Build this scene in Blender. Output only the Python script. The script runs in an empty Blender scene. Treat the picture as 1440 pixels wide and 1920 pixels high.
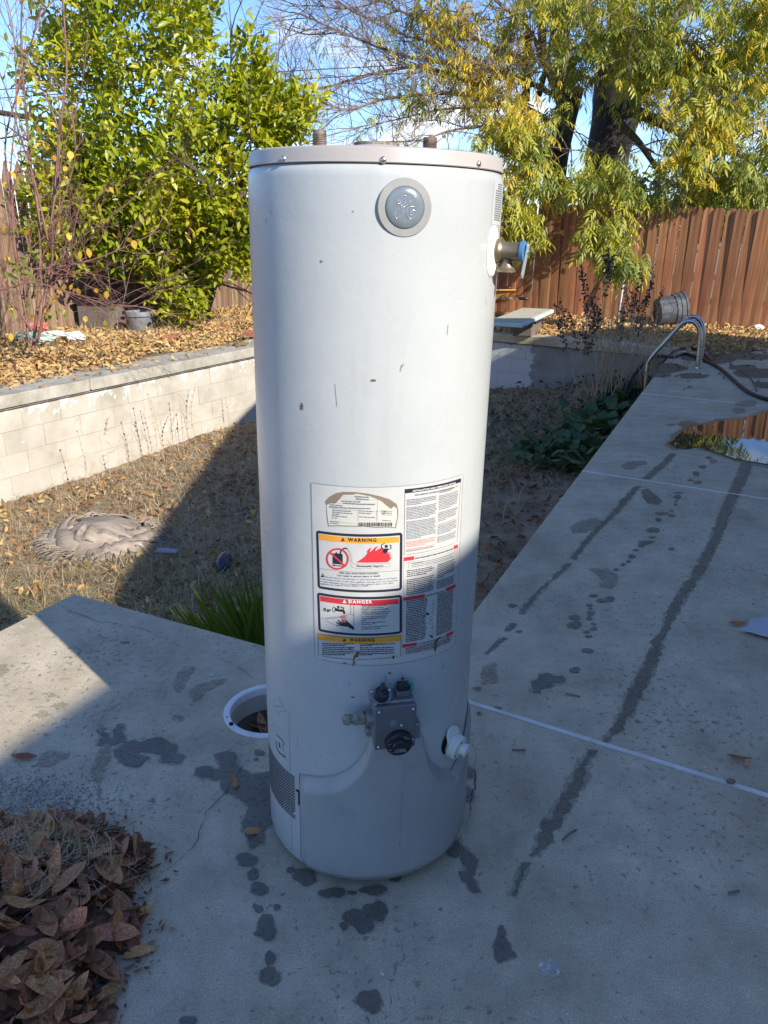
import bpy, bmesh, math, random
import numpy as np
from mathutils import Vector, Matrix, Euler
from mathutils.geometry import tessellate_polygon

# ------------------------------------------------------------------ camera
SC = bpy.context.scene
COL = SC.collection
rng = np.random.default_rng(7)
random.seed(7)
FOC = 1442.0
PITCH = math.radians(20.4)
ROLL = math.radians(0.3)
EYE = np.array([0.0, 0.0, 1.381])
CF = np.array([0, math.cos(PITCH), -math.sin(PITCH)])
_r0 = np.array([1.0, 0, 0]); _u0 = np.array([0, math.sin(PITCH), math.cos(PITCH)])
CR = _r0*math.cos(ROLL) + _u0*math.sin(ROLL)
CU = _u0*math.cos(ROLL) - _r0*math.sin(ROLL)
cam_d = bpy.data.cameras.new('camera')
cam_d.sensor_fit = 'HORIZONTAL'; cam_d.sensor_width = 36.0; cam_d.lens = 36.0*FOC/1440.0
cam_d.clip_start = 0.05; cam_d.clip_end = 2000.0
cam = bpy.data.objects.new('camera', cam_d); COL.objects.link(cam)
_m = Matrix.Identity(4)
for i in range(3):
    _m[i][0] = CR[i]; _m[i][1] = CU[i]; _m[i][2] = -CF[i]; _m[i][3] = EYE[i]
cam.matrix_world = _m
SC.camera = cam

# ------------------------------------------------------------------ sky, sun, exposure
SUN_EL = math.radians(30.0)
SUNH = np.array([0.686, -0.727]); SUNH = SUNH/np.linalg.norm(SUNH)
SUN = np.array([SUNH[0]*math.cos(SUN_EL), SUNH[1]*math.cos(SUN_EL), math.sin(SUN_EL)])
world = bpy.data.worlds.new('World'); SC.world = world; world.use_nodes = True
nt = world.node_tree; nt.nodes.clear()
def N(nt, typ, **kw):
    n = nt.nodes.new(typ)
    for k, v in kw.items():
        if k == 'i':
            for kk, vv in v.items(): n.inputs[kk].default_value = vv
        else: setattr(n, k, v)
    return n
def L(nt, a, b): nt.links.new(a, b)
wo = N(nt, 'ShaderNodeOutputWorld'); bg = N(nt, 'ShaderNodeBackground', i={'Strength': 0.125})
sky = N(nt, 'ShaderNodeTexSky', sky_type='NISHITA', sun_disc=False, sun_elevation=SUN_EL,
        sun_rotation=math.atan2(SUN[0], SUN[1]), air_density=1.1, dust_density=0.0, ozone_density=2.0, altitude=0.0)
# thin clouds low in the sky; weaker ones added overhead to whiten the fill
tc = N(nt, 'ShaderNodeTexCoord'); sep = N(nt, 'ShaderNodeSeparateXYZ'); L(nt, tc.outputs['Generated'], sep.inputs[0])
mp = N(nt, 'ShaderNodeMapping'); mp.inputs['Scale'].default_value = (1, 1, 2.6); mp.inputs['Location'].default_value = (3.1, 1.7, .4); L(nt, tc.outputs['Generated'], mp.inputs[0])
cn = N(nt, 'ShaderNodeTexNoise', i={'Scale': 5.0, 'Detail': 7.0, 'Roughness': 0.55}); L(nt, mp.outputs[0], cn.inputs['Vector'])
cr = N(nt, 'ShaderNodeMapRange', i={'From Min': 0.55, 'From Max': 0.70}); L(nt, cn.outputs['Fac'], cr.inputs['Value'])
band = N(nt, 'ShaderNodeMapRange', i={'From Min': 0.42, 'From Max': 0.16, 'To Min': 0.30, 'To Max': 1.0}); L(nt, sep.outputs['Z'], band.inputs['Value'])
mul = N(nt, 'ShaderNodeMath', operation='MULTIPLY'); L(nt, cr.outputs[0], mul.inputs[0]); L(nt, band.outputs[0], mul.inputs[1])
mx = N(nt, 'ShaderNodeMix', data_type='RGBA'); L(nt, mul.outputs[0], mx.inputs['Factor'])
tint = N(nt, 'ShaderNodeMix', data_type='RGBA', blend_type='MULTIPLY'); tint.inputs['Factor'].default_value = 1.0
tint.inputs['B'].default_value = (0.53, 0.67, 0.94, 1)
L(nt, sky.outputs[0], tint.inputs['A']); L(nt, tint.outputs['Result'], mx.inputs['A'])
mx.inputs['B'].default_value = (5.0, 5.0, 5.1, 1)
L(nt, mx.outputs['Result'], bg.inputs['Color']); L(nt, bg.outputs[0], wo.inputs['Surface'])
sun_d = bpy.data.lights.new('sun', 'SUN'); sun_d.energy = 3.6; sun_d.angle = math.radians(0.55); sun_d.color = (1.0, 0.93, 0.82)
sun_o = bpy.data.objects.new('sun', sun_d); COL.objects.link(sun_o)
sun_o.rotation_mode = 'QUATERNION'; sun_o.rotation_quaternion = Vector(SUN).to_track_quat('Z', 'Y')
SC.view_settings.view_transform = 'Standard'; SC.view_settings.look = 'None'
SC.view_settings.exposure = 1.03; SC.view_settings.gamma = 1.0; SC.view_settings.use_curve_mapping = False
SC.render.engine = 'CYCLES'
SC.cycles.max_bounces = 6; SC.cycles.transparent_max_bounces = 8

# ------------------------------------------------------------------ geometry of sight lines on the ground plan
def ray(x, y): return CF + (x-720)/FOC*CR - (y-960)/FOC*CU
def G(x, y, z=0.0):
    d = ray(x, y); return EYE + d*((z-EYE[2])/d[2])
def AY(x, y, Y):
    d = ray(x, y); return EYE + d*(Y/d[1])

# ------------------------------------------------------------------ object helpers
def link(o, parent=None):
    COL.objects.link(o)
    if parent is not None: o.parent = parent
    return o
def tag(o, label=None, cat=None, group=None, kind=None):
    if label: o['label'] = label
    if cat: o['category'] = cat
    if group: o['group'] = group
    if kind: o['kind'] = kind
    return o
def empty(name, loc=(0, 0, 0), label=None, cat=None, group=None, kind=None):
    o = bpy.data.objects.new(name, None); o.location = loc; o.empty_display_size = 0.1
    link(o); return tag(o, label, cat, group, kind)
def mesh_obj(name, V, F, mat=None, parent=None, smooth=False, mi=None):
    """V world (or parent-local) verts, F list of faces"""
    me = bpy.data.meshes.new(name)
    V = np.asarray(V, dtype=np.float32)
    if isinstance(F, np.ndarray) and F.ndim == 2:
        nf, k = F.shape
        me.vertices.add(len(V)); me.vertices.foreach_set('co', V.ravel())
        me.loops.add(nf*k); me.loops.foreach_set('vertex_index', F.astype(np.int32).ravel())
        me.polygons.add(nf); me.polygons.foreach_set('loop_start', np.arange(0, nf*k, k, dtype=np.int32))
        me.update(calc_edges=True)
    else:
        me.from_pydata([tuple(map(float, v)) for v in V], [], [tuple(int(i) for i in f) for f in F]); me.update()
    if smooth: me.polygons.foreach_set('use_smooth', np.ones(len(me.polygons), dtype=bool))
    if mat is not None:
        for m in (mat if isinstance(mat, (list, tuple)) else [mat]): me.materials.append(m)
    if mi is not None: me.polygons.foreach_set('material_index', np.asarray(mi, dtype=np.int32))
    me.validate()
    o = bpy.data.objects.new(name, me); return link(o, parent)
class MB:
    """mesh builder"""
    def __init__(s): s.v = []; s.f = []; s.n = 0
    def add(s, V, F):
        V = np.asarray(V, float); s.v.append(V); s.f += [tuple(i+s.n for i in f) for f in F]; s.n += len(V); return s
    def box(s, lo, hi, M=None, j=0.0):
        x0, y0, z0 = lo; x1, y1, z1 = hi
        V = np.array([(x0,y0,z0),(x1,y0,z0),(x1,y1,z0),(x0,y1,z0),(x0,y0,z1),(x1,y0,z1),(x1,y1,z1),(x0,y1,z1)], float)
        if j: V += rng.uniform(-j, j, V.shape)
        if M is not None: V = tf(M, V)
        return s.add(V, [(0,3,2,1),(4,5,6,7),(0,1,5,4),(1,2,6,5),(2,3,7,6),(3,0,4,7)])
    def lathe(s, prof, n=24, M=None, cap=True, a0=0.0, a1=2*math.pi):
        full = abs(a1-a0-2*math.pi) < 1e-6
        m = n if full else n+1
        V = []
        for r, z in prof:
            for i in range(m):
                a = a0+(a1-a0)*i/n; V.append((r*math.cos(a), r*math.sin(a), z))
        F = []
        for j in range(len(prof)-1):
            for i in range(n):
                i2 = (i+1) % m if full else i+1
                F.append((j*m+i, j*m+i2, (j+1)*m+i2, (j+1)*m+i))
        if cap and full:
            F.append(tuple(reversed(range(m)))); F.append(tuple((len(prof)-1)*m+i for i in range(m)))
        V = np.array(V)
        if M is not None: V = tf(M, V)
        return s.add(V, F)
    def tube(s, pts, rad, n=8, cap=True):
        V, F = tube_geo(pts, rad, n, cap); return s.add(V, F)
    def prism(s, poly, z0, z1, M=None):
        n = len(poly)
        V = np.array([(x, y, z0) for x, y in poly] + [(x, y, z1) for x, y in poly], float)
        if M is not None: V = tf(M, V)
        tris = tessellate_polygon([[Vector((x, y, 0)) for x, y in poly]])
        F = [tuple(t) for t in tris] + [tuple(i+n for i in reversed(t)) for t in tris]
        F += [(i, (i+1) % n, (i+1) % n+n, i+n) for i in range(n)]
        return s.add(V, F)
    def obj(s, name, mat, parent=None, smooth=False, bevel=0, auto=None, seg=2):
        V = np.concatenate(s.v)
        o = mesh_obj(name, V, s.f, mat, parent, smooth or auto is not None)
        bm = bmesh.new(); bm.from_mesh(o.data); bmesh.ops.recalc_face_normals(bm, faces=bm.faces)
        if auto is not None:
            for e in bm.edges:
                if len(e.link_faces) == 2 and e.calc_face_angle(0) > math.radians(auto): e.smooth = False
        bm.to_mesh(o.data); bm.free()
        if bevel:
            b = o.modifiers.new('bevel', 'BEVEL'); b.width = bevel; b.segments = seg; b.limit_method = 'ANGLE'; b.angle_limit = math.radians(40)
        return o
def tf(M, V):
    A = np.array(M)[:3, :3]; t = np.array(M)[:3, 3]; return V@A.T + t
def tube_geo(pts, rad, n=6, cap=True):
    pts = np.asarray(pts, float); m = len(pts)
    rad = np.full(m, rad) if np.isscalar(rad) else np.asarray(rad, float)
    tg = np.gradient(pts, axis=0); tg /= (np.linalg.norm(tg, axis=1)[:, None]+1e-12)
    ref = np.array([0, 0, 1.0]) if abs(tg[0][2]) < 0.9 else np.array([1.0, 0, 0])
    V = np.zeros((m, n, 3)); a = np.linspace(0, 2*np.pi, n, endpoint=False)
    u = np.cross(tg[0], ref); u /= np.linalg.norm(u)
    for i in range(m):
        u = u - tg[i]*(u@tg[i]); u /= (np.linalg.norm(u)+1e-12); w = np.cross(tg[i], u)
        V[i] = pts[i] + rad[i]*(np.cos(a)[:, None]*u + np.sin(a)[:, None]*w)
    F = []
    for i in range(m-1):
        for j in range(n): F.append((i*n+j, i*n+(j+1) % n, (i+1)*n+(j+1) % n, (i+1)*n+j))
    if cap: F.append(tuple(range(n))[::-1]); F.append(tuple((m-1)*n+j for j in range(n)))
    return V.reshape(-1, 3), F
def smooth_path(pts, k=6):
    pts = np.asarray(pts, float)
    P = np.vstack([2*pts[0]-pts[1], pts, 2*pts[-1]-pts[-2]]); out = []
    for i in range(1, len(P)-2):
        for t in np.linspace(0, 1, k, endpoint=False):
            a, b, c, d = P[i-1], P[i], P[i+1], P[i+2]
            out.append(0.5*((2*b)+(c-a)*t+(2*a-5*b+4*c-d)*t*t+(3*b-a-3*c+d)*t**3))
    out.append(pts[-1]); return np.array(out)
def inst(TV, TF, pos, rot, scl):
    """numpy instancing into one mesh: TV (nv,3), TF (nf,3), pos (N,3), rot (N,3,3) columns = axes, scl (N,) or (N,3)"""
    N_ = len(pos); scl = np.asarray(scl); 
    if scl.ndim == 1: scl = np.repeat(scl[:, None], 3, 1)
    V = (TV[None]*scl[:, None, :]); V = np.einsum('nij,nkj->nki', rot, V) + pos[:, None, :]
    F = TF[None] + (np.arange(N_)*len(TV))[:, None, None]
    return V.reshape(-1, 3), F.reshape(-1, TF.shape[1])
def frames(d, nrm):
    """rotation matrices with x = d, z ~ nrm"""
    d = d/(np.linalg.norm(d, axis=1)[:, None]+1e-9)
    y = np.cross(nrm, d); y /= (np.linalg.norm(y, axis=1)[:, None]+1e-9); z = np.cross(d, y)
    return np.stack([d, y, z], axis=2)
def rand_dirs(n, zb=0.0, zs=1.0):
    v = rng.normal(size=(n, 3)); v[:, 2] = v[:, 2]*zs + zb
    return v/np.linalg.norm(v, axis=1)[:, None]
def leaf_t(w=0.2, fold=0.06, curl=0.08, droop=0.0):
    V = np.array([(0,0,0),(.3,w*.85,fold),(.3,-w*.85,fold),(.62,w*.8,fold-droop*.4),(.62,-w*.8,fold-droop*.4),(1,0,-curl-droop),(.3,0,0),(.65,0,-curl*.3-droop*.4)], float)
    F = np.array([(0,2,6),(0,6,1),(6,2,4),(6,4,7),(1,6,7),(1,7,3),(7,4,5),(3,7,5)])
    return V, F

# ------------------------------------------------------------------ materials
def mat(name, cols, scale=3.0, rough=0.8, bump=0.0, bscale=40.0, metal=0.0, spec=0.5, detail=6.0, island=None,
        ivar=0.0, trans=0.0, coat=0.0, stretch=(1, 1, 1), ramp=(0.3, 0.7), bdist=0.01, rvar=0.0, coords='Object', hue=0.0, extra=None):
    m = bpy.data.materials.new(name); m.use_nodes = True; t = m.node_tree; t.nodes.clear()
    out = N(t, 'ShaderNodeOutputMaterial'); p = N(t, 'ShaderNodeBsdfPrincipled')
    tcn = N(t, 'ShaderNodeTexCoord'); mpn = N(t, 'ShaderNodeMapping'); mpn.inputs['Scale'].default_value = stretch
    if coords == 'World':
        g = N(t, 'ShaderNodeNewGeometry'); L(t, g.outputs['Position'], mpn.inputs[0])
    else: L(t, tcn.outputs[coords], mpn.inputs[0])
    nz = N(t, 'ShaderNodeTexNoise', i={'Scale': scale, 'Detail': detail, 'Roughness': 0.6}); L(t, mpn.outputs[0], nz.inputs['Vector'])
    rp = N(t, 'ShaderNodeValToRGB'); L(t, nz.outputs['Fac'], rp.inputs['Fac'])
    els = rp.color_ramp.elements; n = len(cols)
    for i, c in enumerate(cols):
        pos = ramp[0] + (ramp[1]-ramp[0])*(i/(n-1) if n > 1 else 0)
        e = els[i] if i < 2 else els.new(pos)
        e.position = pos; e.color = (*c, 1)
    if n == 1: els[1].color = (*cols[0], 1); els[1].position = 1.0
    colout = rp.outputs['Color']
    if island:
        g = N(t, 'ShaderNodeNewGeometry'); r2 = N(t, 'ShaderNodeValToRGB'); L(t, g.outputs['Random Per Island'], r2.inputs['Fac'])
        e2 = r2.color_ramp.elements
        for i, c in enumerate(island):
            pos = i/(max(1, len(island)-1)); e = e2[i] if i < 2 else e2.new(pos); e.position = pos; e.color = (*c, 1)
        mxn = N(t, 'ShaderNodeMix', data_type='RGBA', blend_type='MULTIPLY'); mxn.inputs['Factor'].default_value = 1.0
        L(t, colout, mxn.inputs['A']); L(t, r2.outputs['Color'], mxn.inputs['B']); colout = mxn.outputs['Result']
    if ivar:
        oi = N(t, 'ShaderNodeObjectInfo'); hs = N(t, 'ShaderNodeHueSaturation')
        mr = N(t, 'ShaderNodeMapRange', i={'To Min': 1-ivar, 'To Max': 1+ivar}); L(t, oi.outputs['Random'], mr.inputs['Value'])
        L(t, mr.outputs[0], hs.inputs['Value']); L(t, colout, hs.inputs['Color'])
        if hue:
            m7 = N(t, 'ShaderNodeMath', operation='MULTIPLY', i={1: 7.31}); L(t, oi.outputs['Random'], m7.inputs[0])
            fr = N(t, 'ShaderNodeMath', operation='FRACT'); L(t, m7.outputs[0], fr.inputs[0])
            mh = N(t, 'ShaderNodeMapRange', i={'To Min': 0.5-hue, 'To Max': 0.5+hue}); L(t, fr.outputs[0], mh.inputs['Value']); L(t, mh.outputs[0], hs.inputs['Hue'])
        colout = hs.outputs['Color']
    if extra: colout = extra(t, colout, tcn, p) or colout
    L(t, colout, p.inputs['Base Color'])
    p.inputs['Roughness'].default_value = rough; p.inputs['Metallic'].default_value = metal
    p.inputs['Specular IOR Level'].default_value = spec
    if coat: p.inputs['Coat Weight'].default_value = coat; p.inputs['Coat Roughness'].default_value = 0.1
    if rvar:
        mr = N(t, 'ShaderNodeMapRange', i={'To Min': rough-rvar, 'To Max': rough+rvar}); L(t, nz.outputs['Fac'], mr.inputs['Value']); L(t, mr.outputs[0], p.inputs['Roughness'])
    if bump:
        bn = N(t, 'ShaderNodeTexNoise', i={'Scale': bscale, 'Detail': 5.0, 'Roughness': 0.65}); L(t, mpn.outputs[0], bn.inputs['Vector'])
        bp = N(t, 'ShaderNodeBump', i={'Strength': bump, 'Distance': bdist}); L(t, bn.outputs['Fac'], bp.inputs['Height']); L(t, bp.outputs[0], p.inputs['Normal'])
    sh = p.outputs[0]
    if trans:
        tr = N(t, 'ShaderNodeBsdfTranslucent'); L(t, colout, tr.inputs['Color'])
        ms = N(t, 'ShaderNodeMixShader', i={'Fac': trans}); L(t, sh, ms.inputs[1]); L(t, tr.outputs[0], ms.inputs[2]); sh = ms.outputs[0]
    L(t, sh, out.inputs['Surface'])
    return m
def flat(name, c, rough=0.6, metal=0.0, spec=0.5, coat=0.0): return mat(name, [c, tuple(x*0.92 for x in c)], scale=30, rough=rough, metal=metal, spec=spec, coat=coat, ramp=(0.35, 0.7))
# mottling by several noise layers for the concrete
def speckle(dark=(0.15, 0.135, 0.11), light=(0.68, 0.63, 0.53), dth=0.595, lth=0.70, s1=52, s2=70):
    def f(t, c, tcn, p):
        g = N(t, 'ShaderNodeNewGeometry')
        n1 = N(t, 'ShaderNodeTexNoise', i={'Scale': s1, 'Detail': 4.0, 'Roughness': 0.6}); L(t, g.outputs['Position'], n1.inputs['Vector'])
        big = N(t, 'ShaderNodeTexNoise', i={'Scale': 1.6, 'Detail': 3.0}); L(t, g.outputs['Position'], big.inputs['Vector'])
        ad = N(t, 'ShaderNodeMath', operation='MULTIPLY_ADD', i={1: 0.35, 2: -0.175}); L(t, big.outputs['Fac'], ad.inputs[0])
        sm = N(t, 'ShaderNodeMath', operation='ADD'); L(t, n1.outputs['Fac'], sm.inputs[0]); L(t, ad.outputs[0], sm.inputs[1])
        m1 = N(t, 'ShaderNodeMapRange', i={'From Min': dth, 'From Max': dth+0.10, 'To Max': 0.75}); L(t, sm.outputs[0], m1.inputs['Value'])
        x1 = N(t, 'ShaderNodeMix', data_type='RGBA'); L(t, m1.outputs[0], x1.inputs['Factor']); L(t, c, x1.inputs['A']); x1.inputs['B'].default_value = (*dark, 1)
        n2 = N(t, 'ShaderNodeTexNoise', i={'Scale': s2, 'Detail': 2.0, 'Roughness': 0.5}); L(t, g.outputs['Position'], n2.inputs['Vector'])
        m2 = N(t, 'ShaderNodeMapRange', i={'From Min': lth, 'From Max': lth+0.03, 'To Max': 0.7}); L(t, n2.outputs['Fac'], m2.inputs['Value'])
        x2 = N(t, 'ShaderNodeMix', data_type='RGBA'); L(t, m2.outputs[0], x2.inputs['Factor']); L(t, x1.outputs['Result'], x2.inputs['A']); x2.inputs['B'].default_value = (*light, 1)
        n4 = N(t, 'ShaderNodeTexNoise', i={'Scale': 9.0, 'Detail': 8.0, 'Roughness': 0.75}); L(t, g.outputs['Position'], n4.inputs['Vector'])
        m4 = N(t, 'ShaderNodeMapRange', i={'From Min': 0.3, 'From Max': 0.72, 'To Min': 0.72, 'To Max': 1.14}); L(t, n4.outputs['Fac'], m4.inputs['Value'])
        x4 = N(t, 'ShaderNodeVectorMath', operation='SCALE'); L(t, x2.outputs['Result'], x4.inputs[0]); L(t, m4.outputs[0], x4.inputs['Scale'])
        # fine grain
        n3 = N(t, 'ShaderNodeTexNoise', i={'Scale': 260.0, 'Detail': 3.0}); L(t, g.outputs['Position'], n3.inputs['Vector'])
        m3 = N(t, 'ShaderNodeMapRange', i={'From Min': 0.3, 'From Max': 0.7, 'To Min': 0.76, 'To Max': 1.2}); L(t, n3.outputs['Fac'], m3.inputs['Value'])
        x3 = N(t, 'ShaderNodeVectorMath', operation='SCALE'); L(t, x4.outputs[0], x3.inputs[0]); L(t, m3.outputs[0], x3.inputs['Scale'])
        return x3.outputs[0]
    return f
M = {}
M['concrete'] = mat('concrete_deck', ramp=(.25,.78), cols=[(.40,.325,.21),(.54,.455,.315),(.64,.55,.395)], scale=2.3, rough=.82, bump=.35, bscale=130, bdist=.004, coords='World', extra=speckle())
M['coping'] = mat('coping_concrete', [(.29,.265,.20),(.42,.39,.32),(.48,.45,.38)], scale=4, rough=.85, bump=.4, bscale=90, bdist=.004, coords='World', extra=speckle(dth=.66))
def dry_holes(th):
    def f(t, c, tcn, p):
        g = N(t, 'ShaderNodeNewGeometry'); n1 = N(t, 'ShaderNodeTexNoise', i={'Scale': 75.0, 'Detail': 6.0, 'Roughness': .75}); L(t, g.outputs['Position'], n1.inputs['Vector'])
        m1 = N(t, 'ShaderNodeMapRange', i={'From Min': th, 'From Max': th+.09, 'To Min': .12, 'To Max': 1.0}); L(t, n1.outputs['Fac'], m1.inputs['Value']); L(t, m1.outputs[0], p.inputs['Alpha'])
    return f
M['wet'] = mat('wet_concrete', [(.11,.095,.07),(.19,.165,.12)], scale=9, rough=.35, spec=.5, extra=dry_holes(.36), bump=.25, bscale=140, bdist=.003, coords='World')
M['wetolive'] = mat('damp_trail', [(.13,.11,.065),(.20,.172,.108)], scale=9, rough=.5, extra=dry_holes(.40), bump=.3, bscale=140, bdist=.003, coords='World')
M['damp'] = mat('drying_concrete', [(.27,.225,.155),(.37,.315,.225)], scale=14, rough=.75, extra=dry_holes(.46), bump=.3, bscale=140, bdist=.003, coords='World')
M['rimdamp'] = mat('drying_rim', [(.31,.265,.19),(.40,.35,.26)], scale=14, rough=.75, extra=dry_holes(.47), coords='World')
M['water'] = mat('puddle_water', [(.03,.028,.022),(.045,.04,.03)], scale=6, rough=.012, spec=1.0, bump=.03, bscale=6, bdist=.004, coords='World')
M['crack'] = flat('crack_dirt', (.05,.045,.04), .95)
M['strip'] = mat('dirty_joint_strip', [(.55,.53,.48),(.74,.72,.68)], scale=14, rough=.6, coords='World')
M['pvc'] = mat('white_plastic', [(.66,.66,.64),(.78,.78,.77)], scale=18, rough=.5, bump=.08, bscale=60)
M['paintspot'] = mat('white_paint_fleck', [(.55,.55,.53),(.74,.73,.70)], scale=60, rough=.85, extra=dry_holes(.50), coords='World')
M['soil'] = mat('dry_soil', [(.13,.10,.065),(.24,.185,.12),(.36,.285,.19)], scale=5, rough=.95, bump=.8, bscale=30, bdist=.03, coords='World')
M['bedsoil'] = mat('bed_soil', [(.12,.09,.06),(.22,.165,.105)], scale=8, rough=.95, bump=.8, bscale=30, bdist=.03, coords='World')
M['ground'] = mat('yard_ground', [(.13,.11,.08),(.22,.19,.14)], scale=1.2, rough=.95, coords='World')
# ------------------------------------------------------------------ plan of the yard (metres, deck level z = 0)
Jd = np.array([0.872, -0.489]); Jn = np.array([0.489, 0.872])       # joint direction and its normal
Ed = np.array([0.422, 0.907]); Ed = Ed/np.linalg.norm(Ed)            # right pool edge direction
Wd = np.array([0.507, 0.862]); Wd = Wd/np.linalg.norm(Wd); Wn = np.array([Wd[1], -Wd[0]])  # left wall, normal into the pool
PW = np.array([-3.28, 6.46])
CFL = np.array([-0.08, 11.90]); CFR = np.array([3.52, 9.455]); CNR = np.array([0.11, 2.115]); CNL = np.array([-1.237, 2.761])
Bd = np.array([-0.445, -0.896])
WA = PW - Wd*8.2; BL = CNL + Bd*5.0
POOL = [WA, CFL, CFR, CNR, CNL, BL]
def inpoly(x, y, poly):
    c = np.zeros(np.shape(x), bool); n = len(poly)
    for i in range(n):
        x0, y0 = poly[i]; x1, y1 = poly[(i+1) % n]
        k = ((y0 > y) != (y1 > y)) & (x < (x1-x0)*(y-y0)/((y1-y0)+1e-12)+x0); c ^= k
    return c
def vnoise(x, y, s, seed=0):
    r = np.random.default_rng(seed); out = 0
    for k in range(6):
        a = r.uniform(0, 6.28); f = s*r.uniform(.6, 1.7); ph = r.uniform(0, 6.28)
        out = out + np.sin((x*math.cos(a)+y*math.sin(a))*f+ph)
    return out/6
def soil_z(x, y):
    x = np.asarray(x, float); y = np.asarray(y, float)
    z = -0.93 + 0.035*vnoise(x, y, 3.0, 1) + 0.05*vnoise(x, y, 1.1, 2)
    d = np.hypot(x-CFR[0], y-CFR[1]); z = z + 0.42*np.clip(1-d/3.2, 0, 1)**1.2
    # bank against the right-hand deck
    e = (x-CNR[0])*Ed[1]-(y-CNR[1])*Ed[0]
    z = z + 0.20*np.clip(1+e/1.6, 0, 1)**1.5 + 0.10*np.exp(-((x-.9)**2+(y-6.6)**2)/0.8)
    z = z + 0.06*np.clip((x+3.6)/3, 0, 1)
    return z

def poly_mesh(name, polys, z, mat, parent=None, thick=0.0, bevel=0):
    polys = [[Vector((float(p[0]), float(p[1]), 0)) for p in P] for P in polys]
    tris = tessellate_polygon(polys); flatp = [p for P in polys for p in P]; n = len(flatp)
    V = [(p.x, p.y, z) for p in flatp]; F = []
    for t in tris:
        a, b, c = (flatp[i] for i in t)
        F.append(tuple(t) if (b-a).cross(c-a).z > 0 else tuple(reversed(t)))
    if thick:
        V += [(p.x, p.y, z-thick) for p in flatp]; F += [tuple(i+n for i in reversed(f)) for f in list(F)]
        k = 0
        for P in polys:
            m = len(P)
            for i in range(m): F.append((k+i, k+(i+1) % m, k+(i+1) % m+n, k+i+n))
            k += m
    o = mesh_obj(name, V, F, mat, parent)
    if thick:
        bm = bmesh.new(); bm.from_mesh(o.data); bmesh.ops.recalc_face_normals(bm, faces=bm.faces); bm.to_mesh(o.data); bm.free()
    if bevel:
        b = o.modifiers.new('bevel', 'BEVEL'); b.width = bevel; b.segments = 2; b.limit_method = 'ANGLE'
    return o

# ground sheet to the horizon with the pool cut out
out = [(-900, -600), (900, -600), (900, 1400), (-900, 1400)]
tag(poly_mesh('ground', [out, [tuple(p) for p in POOL]], -0.12, M['ground']), kind='structure')
# pool floor of soil
gx, gy = np.meshgrid(np.linspace(-7.6, 3.8, 190), np.linspace(-2.2, 12.2, 230))
Vg = np.stack([gx.ravel(), gy.ravel(), soil_z(gx.ravel(), gy.ravel()) + rng.normal(0, .008, gx.size)], 1)
nx = 190; ii = (np.arange(229)[:, None]*nx + np.arange(189)[None]).ravel()
Fg = np.stack([ii, ii+1, ii+1+nx, ii+nx], 1)
cx = Vg[Fg].mean(1); POOLX = [WA-Wn*.15-Wd*.2, CFL+np.array([-.1, .2]), CFR+np.array([.2, .05]), CNR+np.array([.1, -.15]), CNL+np.array([-.05, -.15]), BL]
Fg = Fg[inpoly(cx[:, 0], cx[:, 1], POOLX)]
tag(mesh_obj('pool_soil', Vg, Fg, M['soil'], smooth=True), kind='structure')

# ------------------------------------------------------------------ concrete deck
deck = empty('pool_deck', (0, 0, 0), kind='structure')
HC = np.array([-0.345, 1.98]); HR = 0.128
hole = [HC + HR*np.array([math.cos(a), math.sin(a)]) for a in np.linspace(0, 2*math.pi, 40, endpoint=False)]
g = 0.006
j0 = CNR; 
def ehit(k):   # pool edge point on joint number k (2.56 m apart)
    t = k*2.56/(Ed@Jn); return CNR + Ed*t
near = [CNL, CNR - Jn*g*1.2, CNR + Jd*9 - Jn*g, np.array([9, -5.5]), np.array([-4.9, -5.5]), CNL+Bd*9]
poly_mesh('slab', [near, hole], 0.0, M['concrete'], deck, 0.11, 0.004)
k1, k2, k3 = ehit(1), ehit(2), ehit(3)
for a, b in ((CNR, k1), (k1, k2)):
    poly_mesh('slab', [[a+Jn*g, a+Jd*9+Jn*g, b+Jd*9-Jn*g, b-Jn*g]], 0.0, M['concrete'], deck, 0.11, 0.004)
FB = np.array([3.7, 12.25]); Fd = Jd; Fn = -Jn     # fence foot line
farR = FB + Fd*9
# far slab round the pool's end, up to the fence foot
cl = CFL - Jd*0.45
poly_mesh('slab', [[k2+Jn*g, k2+Jd*9+Jn*g, FB+Fd*7-Jn*.1, FB-Fd*4.6-Jn*.1, CFL+Wd*.2, CFL+np.array([0,.0]), CFR]], 0.0, M['concrete'], deck, 0.11, 0.006)
for a in (CNR, k1, k2):
    mb = MB(); c = a; A = [c-Jn*.0075+Jd*.002, c+Jd*8.9-Jn*.0075, c+Jd*8.9+Jn*.0075, c+Jn*.0075+Jd*.002]
    mb.prism([tuple(p) for p in A], -0.06, 0.0025); mb.obj('joint_strip', M['strip'], deck)
# pool shell under the deck edges
def wall_seg(name, a, b, nrm, parent, m, z0=-1.25, z1=-0.112, th=.14, off=.02):
    mb = MB(); P = [a-nrm*off, b-nrm*off, b-nrm*(off+th), a-nrm*(off+th)]
    mb.prism([tuple(p) for p in P], z0, z1); return mb.obj(name, m, parent)
M['shell'] = mat('old_plaster', [(.30,.28,.24),(.45,.43,.39)], scale=3, rough=.9, bump=.4, bscale=40, coords='World')
ps = empty('pool_shell', (0, 0, 0), kind='structure')
En = np.array([-Ed[1], Ed[0]]); nn = CNR-CNL; nn = nn/np.linalg.norm(nn); NnN = np.array([-nn[1], nn[0]])
wall_seg('plaster_wall', CNR, CFR, En, ps, M['shell']); wall_seg('plaster_wall', CNL, CNR, NnN, ps, M['shell'])
wall_seg('plaster_wall', BL, CNL, np.array([Bd[1], -Bd[0]]), ps, M['shell'])

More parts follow.
